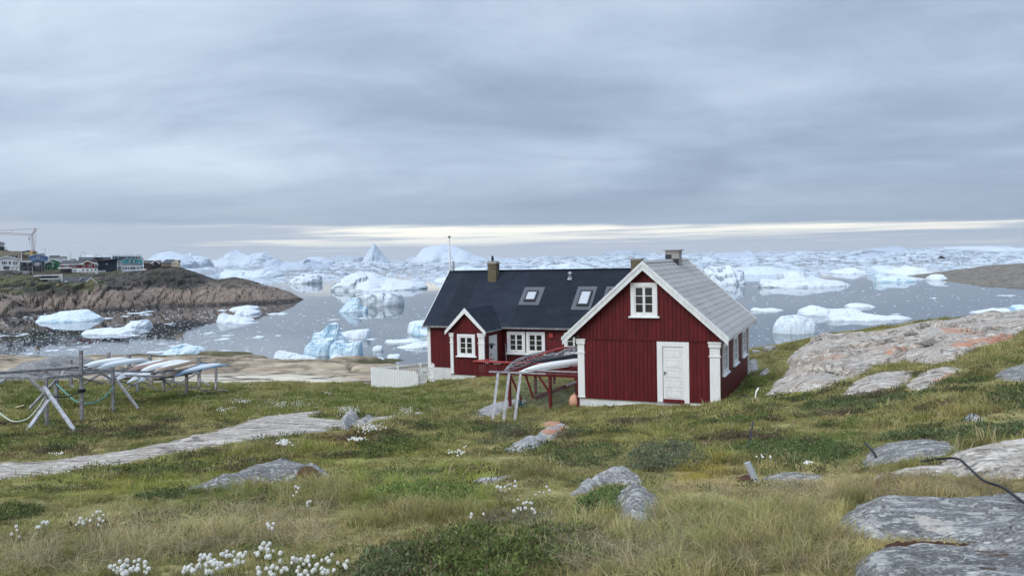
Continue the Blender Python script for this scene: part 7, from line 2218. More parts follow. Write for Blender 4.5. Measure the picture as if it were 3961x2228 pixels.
iceberg('jagged small ice lump beside the bear-shaped one', S6([(1900, 1378), (1930, 1360), (1960, 1352), (1990, 1345), (2010, 1362), (2030, 1388)]), 1399, 2.0, ICE_W, 44, 2.5, 0.3, 30, 20)
iceberg('white ice cube stranded in the cove', [(900, 1423), (902, 1393), (915, 1388), (940, 1389), (958, 1394), (961, 1423)], 1424, 2.4, ICE_B, 45, 7, 0.1, 34, 26, facet=.1)
iceberg('low scattered ice lump right of the cube', [(1005, 1420), (1020, 1408), (1045, 1400), (1065, 1402), (1080, 1412), (1085, 1420)], 1421, 2.0, ICE_W, 46, 2.2, 0.3, 34, 20)
iceberg('domed pale blue ice behind the kayaks', S4([(1735, 275), (1780, 235), (1850, 200), (1920, 165), (1990, 158), (2060, 172), (2130, 182), (2200, 205), (2230, 240), (2232, 280)]), 1381, 5, ICE_B, 47, 2.6, 0.18)
iceberg('broad pale blue berg below the town cliff', S3([(345, 1235), (370, 1210), (480, 1200), (560, 1180), (600, 1155), (680, 1148), (760, 1140), (880, 1132), (960, 1150), (1010, 1180), (1080, 1205), (1155, 1232)]), 1246, 14, ICE_B, 48, 2.2, 0.2, 80, 36)
iceberg('long flat white floe in the mouth of the bay', S3([(955, 1418), (1020, 1388), (1100, 1375), (1230, 1362), (1320, 1372), (1420, 1358), (1520, 1365), (1645, 1385)]), 1294, 9, ICE_W, 49, 3.0, 0.25, name='ice_floe', cat='ice floe')
iceberg('flat white floe touching the cliff reflection', S3([(1525, 1345), (1570, 1290), (1640, 1272), (1740, 1255), (1760, 1280), (1880, 1275), (1800, 1315), (1810, 1345)]), 1268, 10, ICE_W, 50, 3.0, 0.3, name='ice_floe', cat='ice floe')
iceberg('white low berg with knob below the brown point', S6([(312, 985), (330, 935), (370, 912), (410, 925), (440, 942), (500, 938), (560, 955), (640, 968), (692, 985)]), 1249, 9, ICE_W, 51, 2.4, 0.2)
iceberg('flat double floe under the brown point', S6([(445, 872), (480, 855), (530, 850), (600, 838), (680, 845), (725, 858), (728, 872)]), 1200, 12, ICE_W, 52, 3.0, 0.2, name='ice_floe', cat='ice floe')
iceberg('flat thick floe before the double floe', S6([(500, 915), (540, 880), (620, 872), (700, 888), (768, 905), (740, 922)]), 1218, 11, ICE_W, 53, 3.0, 0.2, name='ice_floe', cat='ice floe')
iceberg('white berg touching the gable end of the long house', S6([(2235, 1070), (2260, 1010), (2330, 995), (2400, 988), (2450, 985), (2520, 1010), (2560, 1080)]), 1290, 9, ICE_W, 54, 2.8, 0.2)
iceberg('long flat floe left of the house gable', S6([(2018, 1195), (2040, 1178), (2140, 1182), (2230, 1172), (2300, 1165), (2380, 1180), (2395, 1196)]), 1326, 4, ICE_W, 55, 3.0, 0.2, name='ice_floe', cat='ice floe')
iceberg('flat broken floe above the picket fence', S6([(2130, 1262), (2220, 1240), (2300, 1215), (2380, 1202), (2470, 1200), (2520, 1240)]), 1347, 5, ICE_W, 56, 3.0, 0.25, name='ice_floe', cat='ice floe')
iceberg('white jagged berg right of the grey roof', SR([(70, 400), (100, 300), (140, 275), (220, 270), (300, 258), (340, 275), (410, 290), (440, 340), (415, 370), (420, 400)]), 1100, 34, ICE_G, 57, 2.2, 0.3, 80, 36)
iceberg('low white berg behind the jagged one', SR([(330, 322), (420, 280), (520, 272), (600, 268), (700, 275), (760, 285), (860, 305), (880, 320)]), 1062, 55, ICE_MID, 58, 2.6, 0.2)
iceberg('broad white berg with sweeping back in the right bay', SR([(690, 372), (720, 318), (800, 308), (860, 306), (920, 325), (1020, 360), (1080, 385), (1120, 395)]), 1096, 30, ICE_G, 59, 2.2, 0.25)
iceberg('long low white berg in front of the sweeping one', SR([(540, 400), (570, 372), (660, 378), (740, 372), (800, 362), (880, 358), (960, 368), (1040, 372), (1100, 378), (1180, 385), (1265, 408)]), 1111, 26, ICE_G, 60, 2.6, 0.25, 90)
iceberg('stepped white floe in the right bay', SR([(838, 640), (860, 612), (920, 600), (960, 582), (1010, 590), (1060, 608), (1180, 612), (1290, 608), (1330, 622), (1358, 645)]), 1220, 9, ICE_W, 61, 3.0, 0.25, 70, name='ice_floe', cat='ice floe')
iceberg('very long thin white floe in the right bay', SR([(1060, 675), (1100, 655), (1200, 660), (1300, 662), (1390, 645), (1480, 658), (1560, 668), (1640, 660), (1740, 680)]), 1240, 8, ICE_W, 62, 3.0, 0.2, 80, name='ice_floe', cat='ice floe')
iceberg('big rounded white boulder of ice off the right shore', SR([(630, 770), (640, 735), (670, 700), (700, 672), (760, 662), (810, 658), (870, 672), (930, 690), (965, 708), (974, 750), (970, 790)]), 1290, 6, ICE_W, 63, 3.2, 0.14, 70, 36)
iceberg('blue arched berg off the right headland', SR([(1436, 352), (1455, 335), (1500, 328), (1550, 342), (1620, 340), (1660, 338), (1700, 358), (1750, 355), (1790, 375), (1785, 388)]), 1091, 14, ICE_B, 64, 3.0, 0.15)
iceberg('white berg touching the right headland', SR([(1855, 368), (1870, 350), (1910, 332), (1960, 330), (1990, 348), (2002, 372)]), 1084, 12, ICE_W, 65, 2.6, 0.2)
iceberg('pale grey berg behind the arched one', SR([(1418, 320), (1440, 280), (1500, 265), (1570, 262), (1620, 265), (1630, 290), (1640, 318)]), 1060, 30, ICE_MID, 66, 2.6, 0.15)
iceberg('white berg tapering behind the right headland', SR([(1575, 325), (1620, 295), (1680, 285), (1740, 265), (1800, 268), (1860, 285), (1910, 298)]), 1062, 32, ICE_W, 67, 2.4, 0.12)
iceberg('small white berg in the right middle water', SR([(1095, 315), (1160, 295), (1220, 290), (1270, 275), (1330, 295), (1395, 318)]), 1059, 30, ICE_W, 68, 2.4, 0.2)
iceberg('white winged floe right of middle', SR([(1205, 578), (1240, 568), (1300, 562), (1370, 568), (1432, 588)]), 1190, 8, ICE_W, 69, 3.0, 0.2, name='ice_floe', cat='ice floe')
iceberg('thin white floe right of the grey roof', SR([(438, 612), (470, 596), (540, 606), (620, 600), (695, 614)]), 1204, 6, ICE_W, 70, 3, .2, name='ice_floe', cat='ice floe')
iceberg('white floe behind the right shore rocks', SR([(2215, 632), (2300, 625), (2360, 612), (2410, 602), (2450, 612), (2480, 600), (2525, 630)]), 1213, 7, ICE_W, 71, 3, .2, name='ice_floe', cat='ice floe')
iceberg('blue ice at the far right shore', SR([(2535, 625), (2545, 592), (2576, 580), (2640, 575), (2700, 600)]), 1210, 7, ICE_B, 72, 3, .2)
iceberg('white ridge of ice behind the black roof', S1([(1540, 525), (1570, 480), (1640, 455), (1680, 480), (1800, 470), (1900, 450), (1960, 432), (2060, 445), (2150, 468), (2250, 495), (2310, 525)]), 1052, 40, ICE_MID, 73, 2.4, 0.25, 90)
iceberg('low ice ridge right of the flagpole', S1([(480, 530), (520, 500), (620, 485), (720, 490), (800, 512), (900, 490), (940, 525)]), 1052, 34, ICE_MID, 74, 2.6, 0.25)
iceberg('white berg left of the flagpole base', S1([(240, 675), (280, 640), (340, 632), (400, 618), (440, 600), (470, 640), (480, 676)]), 1094, 20, ICE_W, 75, 2.6, 0.2)
iceberg('flat grey-white berg left of the black roof', S1([(-70, 735), (-20, 690), (60, 685), (110, 700), (140, 725), (150, 738)]), 1112, 18, ICE_W, 76, 2.6, 0.2)
iceberg('white ice mass by the black roof corner', S1([(-50, 1330), (0, 1215), (60, 1190), (150, 1165), (250, 1180), (320, 1260), (360, 1330)]), 1296, 8, ICE_B, 77, 2.6, 0.22)

# --- scattered small floes: real pieces, shared meshes
def floe_mesh(seed):
    rr = np.random.default_rng(seed)
    n_, m_ = 11, 4
    ang = np.sort(rr.uniform(0, 2 * math.pi, n_))
    ang = np.linspace(0, 2 * math.pi, n_, endpoint=False) + rr.uniform(-.2, .2, n_)
    rad = 1 + 0.35 * rr.normal(size=n_); rad = np.clip(rad, .45, 1.5)
    vs, fs = [], []
    for (k, z) in ((1.0, -0.08), (1.02, 0.05), (0.86, 0.16), (0.5, 0.26)):
        for j in range(n_):
            vs.append((rad[j] * k * math.cos(ang[j]), rad[j] * k * math.sin(ang[j]), z * (1 + .5 * rr.normal()) if z > .1 else z))
    vs.append((rr.uniform(-.2, .2), rr.uniform(-.2, .2), 0.26 + 0.12 * abs(rr.normal())))
    for i in range(3):
        for j in range(n_):
            fs.append((i * n_ + j, i * n_ + (j + 1) % n_, (i + 1) * n_ + (j + 1) % n_, (i + 1) * n_ + j))
    for j in range(n_):
        fs.append((3 * n_ + j, 3 * n_ + (j + 1) % n_, 4 * n_))
    return vs, fs


FL = []
for k in range(14):
    vs, fs = floe_mesh(k + 1)
    me = bpy.data.meshes.new('ice_floe')
    me.from_pydata([tuple(map(float, v)) for v in vs], [], fs); me.materials.append(ICE_W); me.update()
    FL.append((me, np.array(vs), fs))


def open_water(px, py):
    p = Pz(px, py, 0.0)
    x, y = p[..., 0], p[..., 1]
    ok = np.ones(np.shape(px), bool)
    near = y < 170
    ok &= ~(near & (gz(x, np.minimum(y, 170)) > -0.4))
    far = (y > 235) & (y < 560) & (x / y < -0.23)
    ok &= ~(far & (fz(np.where(far, x, -200.0), np.where(far, y, 300.0), False) > -1.2))
    ok &= ~(poly_sd(x, y, hp) > -4)
    return ok, x, y


rs = np.random.default_rng(77)
n_try = 3000
fpx_ = rs.uniform(-60, 4020, n_try); fpy_ = 1085 + (1400 - 1085) * rs.uniform(0, 1, n_try) ** 1.15
# twice as many bits in the sheltered cove on the left
cove = rs.uniform(0, 1, n_try) < 0.30
fpx_[cove] = rs.uniform(-40, 900, cove.sum()); fpy_[cove] = rs.uniform(1195, 1385, cove.sum())
okw, wx, wy = open_water(fpx_, fpy_)
vis = okw & ~((fpx_ > 1660) & (fpx_ < 2900)) & ~((fpx_ > 2900) & (fpy_ > 1345))
fpx_, fpy_, wx, wy = fpx_[vis], fpy_[vis], wx[vis], wy[vis]
wpx = np.exp(rs.normal(1.62, 0.6, len(fpx_)))            # width in photo pixels
big_i = np.argsort(-wpx)
place = []
for r_, i in enumerate(big_i):
    w_ = float(wpx[i]) * (2.0 if r_ < 60 else 1.0)
    w_ = min(w_, 95)
    sx = w_ * wy[i] / FPX / 2
    place.append((i, sx))
n_ind = 300
for r_, (i, sx) in enumerate(place[:n_ind]):
    me = FL[int(rs.integers(14))][0]
    o = bpy.data.objects.new('ice_floe', me)
    o.location = (float(wx[i]), float(wy[i]), 0.0)
    sy = sx * rs.uniform(0.6, 1.3)
    o.scale = (sx, sy, max(0.12, min(sx, 3.0) * rs.uniform(0.18, 0.45)))
    o.rotation_euler = (0, 0, rs.uniform(-0.35, 0.35) + (math.pi if rs.uniform() < .5 else 0))
    C.objects.link(o)
    zone = ('in the cove below the town' if fpx_[i] < 700 and fpy_[i] < 1330 else 'between kayak rack and brown point' if fpx_[i] < 1180 else 'off the black roofed house' if fpx_[i] < 2000 else 'in the bay beyond the grey roof')
    size = 'large' if r_ < 40 else 'middling' if r_ < 120 else 'small'
    tag(o, size + ' flat white ice floe drifting ' + zone, 'ice floe', size + ' ice floes ' + zone)


def chunk_cloud(name, X, Y, SX, SZ, mat, label, lo=False, tilt=0.0):
    vs, fs = [], []
    b = 0
    allv, allf = [], []
    rim = np.array([(1, 0, 0), (.5, .85, 0), (-.5, .8, 0), (-1, .05, 0), (-.55, -.8, 0), (.45, -.9, 0)], float)
    base = [(np.concatenate([rim, rim * .86 + np.array([0, 0, 1.0])]), [f_ for k_ in range(6) for f_ in ((k_, (k_ + 1) % 6, 6 + (k_ + 1) % 6), (k_, 6 + (k_ + 1) % 6, 6 + k_))] + [(6, 7, 8), (6, 8, 9), (6, 9, 10), (6, 10, 11)])]
    bv, bf = base[0]
    bf = np.array(bf)
    for i in range(len(X)):
        a = rs.uniform(0, 6.28); c_, s_ = math.cos(a), math.sin(a)
        jit_ = 1 + 0.22 * rs.normal(size=(6, 1)); v = bv * np.concatenate([jit_, jit_]); v[6:, 2] *= rs.uniform(.35, 1.3, 6)
        v[:6, 2] = -0.15
        xx = v[:, 0] * c_ - v[:, 1] * s_; yy = v[:, 0] * s_ + v[:, 1] * c_
        allv.append(np.stack([X[i] + xx * SX[i], Y[i] + yy * SX[i] * 1.1, v[:, 2] * SZ[i]], -1))
        allf.append(bf + i * 12)
    V = np.concatenate(allv); F_ = np.concatenate(allf)
    me = bpy.data.meshes.new(name)
    me.vertices.add(len(V)); me.vertices.foreach_set('co', V.ravel())
    me.loops.add(F_.size); me.loops.foreach_set('vertex_index', F_.ravel().astype(np.int32))
    me.polygons.add(len(F_)); me.polygons.foreach_set('loop_start', (np.arange(len(F_)) * 3).astype(np.int32))
    me.update(calc_edges=True); me.materials.append(mat)
    o = link(bpy.data.objects.new(name, me))
    return tag(o, label, 'ice', kind='stuff')


rest = place[n_ind:]
ri = np.array([p_[0] for p_ in rest]); rsx = np.array([p_[1] for p_ in rest])
chunk_cloud('ice_bits', wx[ri], wy[ri], np.maximum(rsx, .12), np.maximum(0.04, rsx * .16), ICE_W, 'tiny bits of ice strewn over the calm water')

# --- pack ice out to the horizon
NP = 31000
row = rs.uniform(0, 1, NP) ** 1.25                                  # 0 at the horizon
dep = 4.5 + row * 92                                                # rows below the horizon
Yp = 16 * FPX / dep
Yp = Yp * rs.uniform(0.93, 1.07, NP)
Xp = rs.uniform(-0.72, 0.72, NP) * Yp
# streaks: dense bands and open leads
band = fbm(Xp / 900.0, Yp / 160.0, 3.0, 3) + 0.8 * fbm(np.log(Yp) * 9.0, Xp / Yp * 1.5, 1.0, 3)
keepp = (band > rs.uniform(-0.55, 0.55, NP) + row * 0.55 - 0.50) & ~((Yp < 560) & (Xp / Yp < -0.20))
keepp &= ~(poly_sd(Xp, Yp, hp) > -6)
Xp, Yp, row = Xp[keepp], Yp[keepp], row[keepp]
wpx_ = np.exp(rs.normal(2.15, 0.85, len(Xp))) * (0.75 + 0.5 * (1 - row))
SXp = np.clip(wpx_, 2, 55) * Yp / FPX / 2
SZp = np.clip(SXp * np.exp(rs.normal(-2.3, 0.65, len(Xp))), 0.2, 7)
h1_ = rs.uniform(0, 1, len(Xp)) < 0.8
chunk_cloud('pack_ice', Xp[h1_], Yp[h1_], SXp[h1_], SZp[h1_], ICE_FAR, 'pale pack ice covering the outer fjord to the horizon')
chunk_cloud('grey_pack_ice', Xp[~h1_], Yp[~h1_], SXp[~h1_], SZp[~h1_], ICE_FARD, 'greyer pack ice mixed into the outer fjord')  # random share of the pieces, in the darker grey ice
# distant bergs along the horizon
for k in range(46):
    px = rs.uniform(60, 3940); Yb = rs.uniform(5200, 11500)
    if 1360 < px < 1880: continue
    wl_ = proj((px - CX) / FPX * Yb, Yb, 0.0)[1]
    w_ = rs.uniform(14, 70); h_ = rs.uniform(3, 13)
    xs_k = np.linspace(px - w_ / 2, px + w_ / 2, 7)
    prof = [0.05, .6, rs.uniform(.5, 1), rs.uniform(.6, 1), rs.uniform(.4, 1), rs.uniform(.2, .7), 0.05]
    iceberg('small far berg in the jumble along the horizon', [(x, wl_ - h_ * q_) for x, q_ in zip(xs_k, prof)], wl_, w_ * Yb / FPX * .6, ICE_FAR if rs.uniform() < .65 else ICE_FARD, 200 + k, 2.2, 0.25, 26, 14)['group'] = 'small bergs along the horizon'

# --- boats far out in the ice
def boat(label, px, py, L, mat, mat2):
    p = Pz(px, py, 0.0)
    o = empty('boat', (p[0], p[1], 0), 0.4, label, 'boat')
    vs, fs = [], []
    for i in range(9):
        t = i / 8; w_ = L * .16 * min(1, (1 - t) * 3.0 + .02) ** .6; z1 = L * (.10 + .07 * t * t)
        vs += [(L * (t - .5), -w_, z1), (L * (t - .5), 0, -L * .03), (L * (t - .5), w_, z1)]
    for i in range(8):
        a = i * 3
        fs += [(a, a + 3, a + 4, a + 1), (a + 1, a + 4, a + 5, a + 2), (a + 2, a + 5, a + 3, a)]
    fs += [(0, 1, 2)]
    mesh_obj('hull', vs, fs, mat, o)
    MB().box(-L * .28, L * .12, -L * .11, L * .11, L * .1, L * .30).build('cabin', mat2, o)
    MB().tube([(-L * .1, 0, L * .3), (-L * .1, 0, L * .55)], L * .012, 5).build('mast', DARKMETAL, o)


boat('small dark boat among the ice on the right horizon', 3643, 1001, 13, DARKMETAL, plain('dark_cabin', (.06, .06, .07)))
boat('small red boat among the ice on the right', 3502, 1001, 12, KRED, WHITE)

# ------------------------------------------------------------------ plants
def gn_scatter(name, pos, rot, scl, col, idx, protos, label, cat):
    """points carrying copies of small plant meshes (ground cover, nobody could count it)"""
    hid = bpy.data.collections.new(name + '_kinds')
    for k, me in enumerate(protos):
        ob = bpy.data.objects.new('%s_kind_%02d' % (name, k), me)
        hid.objects.link(ob)
    me = bpy.data.meshes.new(name)
    me.vertices.add(len(pos)); me.vertices.foreach_set('co', np.ascontiguousarray(pos, np.float32).ravel())
    def attr(nm, ty, arr, fld):
        a = me.attributes.new(nm, ty, 'POINT'); a.data.foreach_set(fld, np.ascontiguousarray(arr).ravel())
    attr('rot', 'FLOAT_VECTOR', rot.astype(np.float32), 'vector')
    attr('scl', 'FLOAT_VECTOR', scl.astype(np.float32), 'vector')
    c4 = np.ones((len(pos), 4), np.float32); c4[:, :3] = col
    attr('icol', 'FLOAT_COLOR', c4, 'color')
    attr('idx', 'INT', idx.astype(np.int32), 'value')
    me.update()
    o = link(bpy.data.objects.new(name, me))
    ng = bpy.data.node_groups.new(name + '_scatter', 'GeometryNodeTree')
    ng.interface.new_socket('Geometry', in_out='INPUT', socket_type='NodeSocketGeometry')
    ng.interface.new_socket('Geometry', in_out='OUTPUT', socket_type='NodeSocketGeometry')
    N = ng.nodes; Lk = ng.links
    gi = N.new('NodeGroupInput'); go = N.new('NodeGroupOutput')
    ci = N.new('GeometryNodeCollectionInfo'); ci.inputs['Collection'].default_value = hid
    ci.inputs['Separate Children'].default_value = True; ci.inputs['Reset Children'].default_value = True
    ip = N.new('GeometryNodeInstanceOnPoints')
    ip.inputs['Pick Instance'].default_value = True
    def na(nm, ty):
        a = N.new('GeometryNodeInputNamedAttribute'); a.data_type = ty; a.inputs['Name'].default_value = nm
        return [s for s in a.outputs if s.enabled and s.name == 'Attribute'][0]
    Lk.new(gi.outputs[0], ip.inputs['Points'])
    Lk.new(ci.outputs[0], ip.inputs['Instance'])
    Lk.new(na('idx', 'INT'), ip.inputs['Instance Index'])
    e2r = N.new('FunctionNodeEulerToRotation'); Lk.new(na('rot', 'FLOAT_VECTOR'), e2r.inputs[0])
    Lk.new(e2r.outputs[0], ip.inputs['Rotation'])
    Lk.new(na('scl', 'FLOAT_VECTOR'), ip.inputs['Scale'])
    Lk.new(ip.outputs[0], go.inputs[0])
    md = o.modifiers.new('scatter', 'NODES'); md.node_group = ng
    return tag(o, label, cat, kind='stuff')


def blade_mat(name, icol=True, col=(0.1, 0.12, 0.04), vary=0.35, trans=0.35):
    m_, T = newmat(name)
    ge = T.n('ShaderNodeNewGeometry')
    r_ = ge.outputs['Random Per Island']
    if icol:
        at = T.n('ShaderNodeAttribute', attribute_name='icol', attribute_type='INSTANCER')
        c = at.outputs['Color']
    else:
        at = T.n('ShaderNodeAttribute', attribute_name='lcol')
        c = at.outputs['Color'] if col is None else col + (1,)
    f = T.m('ADD', 1 - vary, T.m('MULTIPLY', r_, 2 * vary))
    c = T.mix(1.0, c, T.xyz(f, f, T.m('MULTIPLY', f, 0.95)), 'MULTIPLY')
    d = T.n('ShaderNodeBsdfDiffuse', ins={0: c})
    t = T.n('ShaderNodeBsdfTranslucent', ins={0: c})
    mx = T.n('ShaderNodeMixShader', ins={0: trans, 1: d.outputs[0], 2: t.outputs[0]})
    T.n('ShaderNodeOutputMaterial', ins={0: mx.outputs[0]})
    return m_


BLADE = blade_mat('grass_blades')


def tuft(seed, n_, r_, h0, h1, w_, lean, mat=BLADE, name='tuft'):
    rr = np.random.default_rng(seed)
    vs, fs = [], []
    for i in range(n_):
        a = rr.uniform(0, 6.283); q_ = r_ * math.sqrt(rr.uniform())
        x, y = q_ * math.cos(a), q_ * math.sin(a)
        h = rr.uniform(h0, h1); ld = rr.uniform(0, 6.283); ln = h * lean * rr.uniform(0.2, 1.4)
        fa_ = rr.uniform(0, 6.283); wx_, wy_ = math.cos(fa_) * w_ / 2, math.sin(fa_) * w_ / 2
        b = len(vs)
        mx_, my_ = x + ln * .35 * math.cos(ld), y + ln * .35 * math.sin(ld)
        tx, ty = x + ln * math.cos(ld), y + ln * math.sin(ld)
        vs += [(x - wx_, y - wy_, -0.02), (x + wx_, y + wy_, -0.02), (mx_ + wx_ * .8, my_ + wy_ * .8, h * .6), (mx_ - wx_ * .8, my_ - wy_ * .8, h * .6), (tx, ty, h * (1 - .25 * lean))]
        fs += [(b, b + 1, b + 2, b + 3), (b + 3, b + 2, b + 4)]
    me = bpy.data.meshes.new(name); me.from_pydata([tuple(map(float, v)) for v in vs], [], fs); me.materials.append(mat); me.update()
    return me


rg = np.random.default_rng(91)
SHRUBS = []
SHRUBS.append(('glossy green leafy willow bush in the centre foreground', [(1560, 2160), (1640, 2090), (1760, 2050), (1900, 2040), (2050, 2030), (2200, 2030), (2330, 2060), (2380, 2110), (2330, 2170), (2180, 2210), (1980, 2260), (1780, 2290), (1600, 2270)], 6970, 0.032, 0.094, (0.082, 0.112, 0.036), (0.175, 0.195, 0.075), 420))
SHRUBS.append(('lower willow sprays left of the bush beside the picture edge', [(1380, 2228), (1420, 2150), (1520, 2120), (1620, 2140), (1640, 2230), (1600, 2300), (1400, 2300)], 2210, 0.026, 0.094, (0.085, 0.111, 0.052), (0.153, 0.179, 0.094), 260))
SHRUBS.append(('willow shoots climbing between the two round boulders', [(2240, 1960), (2300, 1915), (2400, 1905), (2390, 1960), (2370, 2010), (2300, 2030), (2230, 2010)], 2720, 0.03, 0.094, (0.094, 0.146, 0.054), (0.183, 0.222, 0.091), 120))
SHRUBS.append(('grey twiggy heath behind the leafy bush', [(1800, 2040), (1900, 1990), (2050, 1990), (2200, 2000), (2220, 2040), (2050, 2050)], 1105, 0.02, 0.072, (0.152, 0.132, 0.112), (0.197, 0.184, 0.131), 420))
SHRUBS.append(('grey-green willow mound above the two boulders', [(2420, 1790), (2480, 1750), (2560, 1725), (2660, 1725), (2720, 1750), (2740, 1790), (2660, 1820), (2540, 1830), (2440, 1820)], 4420, 0.034, 0.158, (0.116, 0.135, 0.085), (0.192, 0.212, 0.139), 150))
SHRUBS.append(('dense green shrub belt above the leaning pipe', [(2760, 1770), (2820, 1735), (2950, 1720), (3080, 1715), (3250, 1725), (3330, 1745), (3300, 1790), (3200, 1810), (3060, 1808), (2900, 1790)], 6800, 0.036, 0.144, (0.070, 0.110, 0.040), (0.146, 0.185, 0.080), 120))
SHRUBS.append(('dark green willow patch under the oval slab', [(3070, 1600), (3130, 1565), (3250, 1548), (3380, 1540), (3560, 1530), (3600, 1545), (3500, 1575), (3350, 1595), (3200, 1610)], 5525, 0.05, 0.158, (0.077, 0.106, 0.044), (0.145, 0.172, 0.086), 100))
SHRUBS.append(('grey-green shrub strip above the dark grey slab', [(3350, 1715), (3450, 1690), (3650, 1670), (3850, 1650), (3961, 1650), (3961, 1690), (3800, 1710), (3600, 1705)], 4760, 0.038, 0.115, (0.100, 0.133, 0.061), (0.168, 0.195, 0.102), 100))
SHRUBS.append(('dark willow at the right edge under the outcrop', [(3760, 1570), (3850, 1540), (4000, 1530), (4000, 1590), (3850, 1590)], 2210, 0.045, 0.158, (0.062, 0.091, 0.039), (0.122, 0.149, 0.070), 80))
SHRUBS.append(('low heath mat below the grey trestle', [(1950, 1640), (2000, 1625), (2080, 1625), (2080, 1650), (2000, 1690), (1900, 1730), (1850, 1730), (1900, 1690)], 3570, 0.04, 0.101, (0.093, 0.112, 0.066), (0.153, 0.166, 0.100), 80, 'heath_shrub'))
SHRUBS.append(('dark heath strip left of the trestle', [(1710, 1645), (1760, 1615), (1850, 1590), (1900, 1590), (1850, 1625), (1780, 1650)], 1870, 0.045, 0.094, (0.084, 0.091, 0.062), (0.137, 0.137, 0.091), 60, 'heath_shrub'))
SHRUBS.append(('light green willow mat left of the cotton grass', [(1360, 1910), (1450, 1880), (1620, 1870), (1760, 1880), (1830, 1910), (1800, 1960), (1600, 1970), (1450, 1950)], 4420, 0.028, 0.072, (0.116, 0.168, 0.051), (0.227, 0.274, 0.096), 100))
SHRUBS.append(('green heath tongue right of the humped boulder', [(1350, 1860), (1480, 1830), (1700, 1820), (1750, 1840), (1600, 1865), (1420, 1880)], 3060, 0.026, 0.050, (0.115, 0.148, 0.055), (0.197, 0.223, 0.091), 60, 'heath_shrub'))
SHRUBS.append(('dark crowberry patch at the left edge', [(-40, 1990), (60, 1965), (140, 1965), (170, 1985), (120, 2010), (0, 2030)], 2210, 0.022, 0.072, (0.062, 0.088, 0.033), (0.114, 0.141, 0.055), 80, 'heath_shrub'))
SHRUBS.append(('dark heath strip left of the humped boulder', [(520, 1930), (620, 1905), (720, 1900), (700, 1925), (600, 1950)], 1870, 0.024, 0.058, (0.070, 0.096, 0.039), (0.122, 0.148, 0.063), 60, 'heath_shrub'))
SHRUBS.append(('green heath on the slope below the red house', [(2100, 1790), (2200, 1740), (2330, 1720), (2420, 1735), (2380, 1780), (2250, 1810)], 3060, 0.032, 0.072, (0.092, 0.118, 0.050), (0.152, 0.179, 0.080), 60, 'heath_shrub'))
SHRUB_POLYS = [a[1] for a in SHRUBS]
P_NEAR = [tuft(k, 26, 0.055, 0.03, 0.095, 0.0040, 0.7) for k in range(6)] + [tuft(20 + k, 16, 0.05, 0.07, 0.17, 0.0034, 0.9) for k in range(4)]
P_MID = [tuft(40 + k, 26, 0.11, 0.03, 0.10, 0.008, 0.6) for k in range(5)] + [tuft(60 + k, 18, 0.10, 0.07, 0.17, 0.007, 0.8) for k in range(3)]
P_FAR = [tuft(80 + k, 22, 0.26, 0.04, 0.13, 0.020, 0.5) for k in range(5)] + [tuft(90 + k, 14, 0.22, 0.08, 0.20, 0.018, 0.6) for k in range(3)]

BARE = [[(440, 1560), (560, 1590), (640, 1620), (440, 1640)], ]


def grass_points(y0, y1, dens, amax=0.80):
    area = amax * (y1 * y1 - y0 * y0)
    n_ = int(area * dens)
    y = np.sqrt(rg.uniform(y0 * y0, y1 * y1, n_)); x = rg.uniform(-amax, amax, n_) * y
    ok = np.ones(n_, bool)
    for wp, rk in zip(rock_world, ROCKS):
        lo, hi = wp.min(0) - .3, wp.max(0) + .3
        m = (x > lo[0]) & (x < hi[0]) & (y > lo[1]) & (y < hi[1])
        if m.any():
            ok[np.where(m)[0]] &= poly_sd(x[m], y[m], wp) < rg.uniform(-0.05, 0.10, m.sum()) * rk[3] * 2
    px_, py_ = proj(x, y, gz(x, y))
    for sp_ in SHRUB_POLYS:
        ok &= (poly_sd(px_, py_, sp_) < 4) | (rg.uniform(0, 1, n_) < 0.35)
    # keep off the houses and the deck
    for o_, (a0, a1, b0, b1) in ((H1, (-.05, 5.3, -.02, 7.6)), (H2, (-.1, 12.1, 0.0, 6.1)), (H2, (2.4, 4.5, -2.2, 0.1)), (H2, (2.4, 9.5, -2.6, 0.0))):
        lx = (x - o_[0]) * E_[0] + (y - o_[1]) * E_[1]; ly = (x - o_[0]) * V_[0] + (y - o_[1]) * V_[1]
        ok &= ~((lx > a0) & (lx < a1) & (ly > b0) & (ly < b1))
    x, y = x[ok], y[ok]
    z = gz(x, y)
    # turf stops where the shore rock starts
    ns_ = fbm(x / 4, y / 4, 3.0, 4)
    px, py = proj(x, y, z)
    shore_ = sstep(y + 5 * ns_, 40.5, 43.5) * sstep(px, 1900, 1500)
    k = (shore_ < rg.uniform(0.2, 0.7, len(x))) & (z > 1.5)
    return x[k], y[k], z[k]


def tall_mask(x, y):
    px, py = proj(x, y, gz(x, y))
    return sstep(fbm(x / 2.2 + 11, y / 2.2, 2.0, 3), 0.0, 0.35) * (1 - 0.8 * sstep(poly_sd(px, py, [(2780, 1820), (3250, 1820), (3250, 1960), (2780, 1980)]), -30, 20))


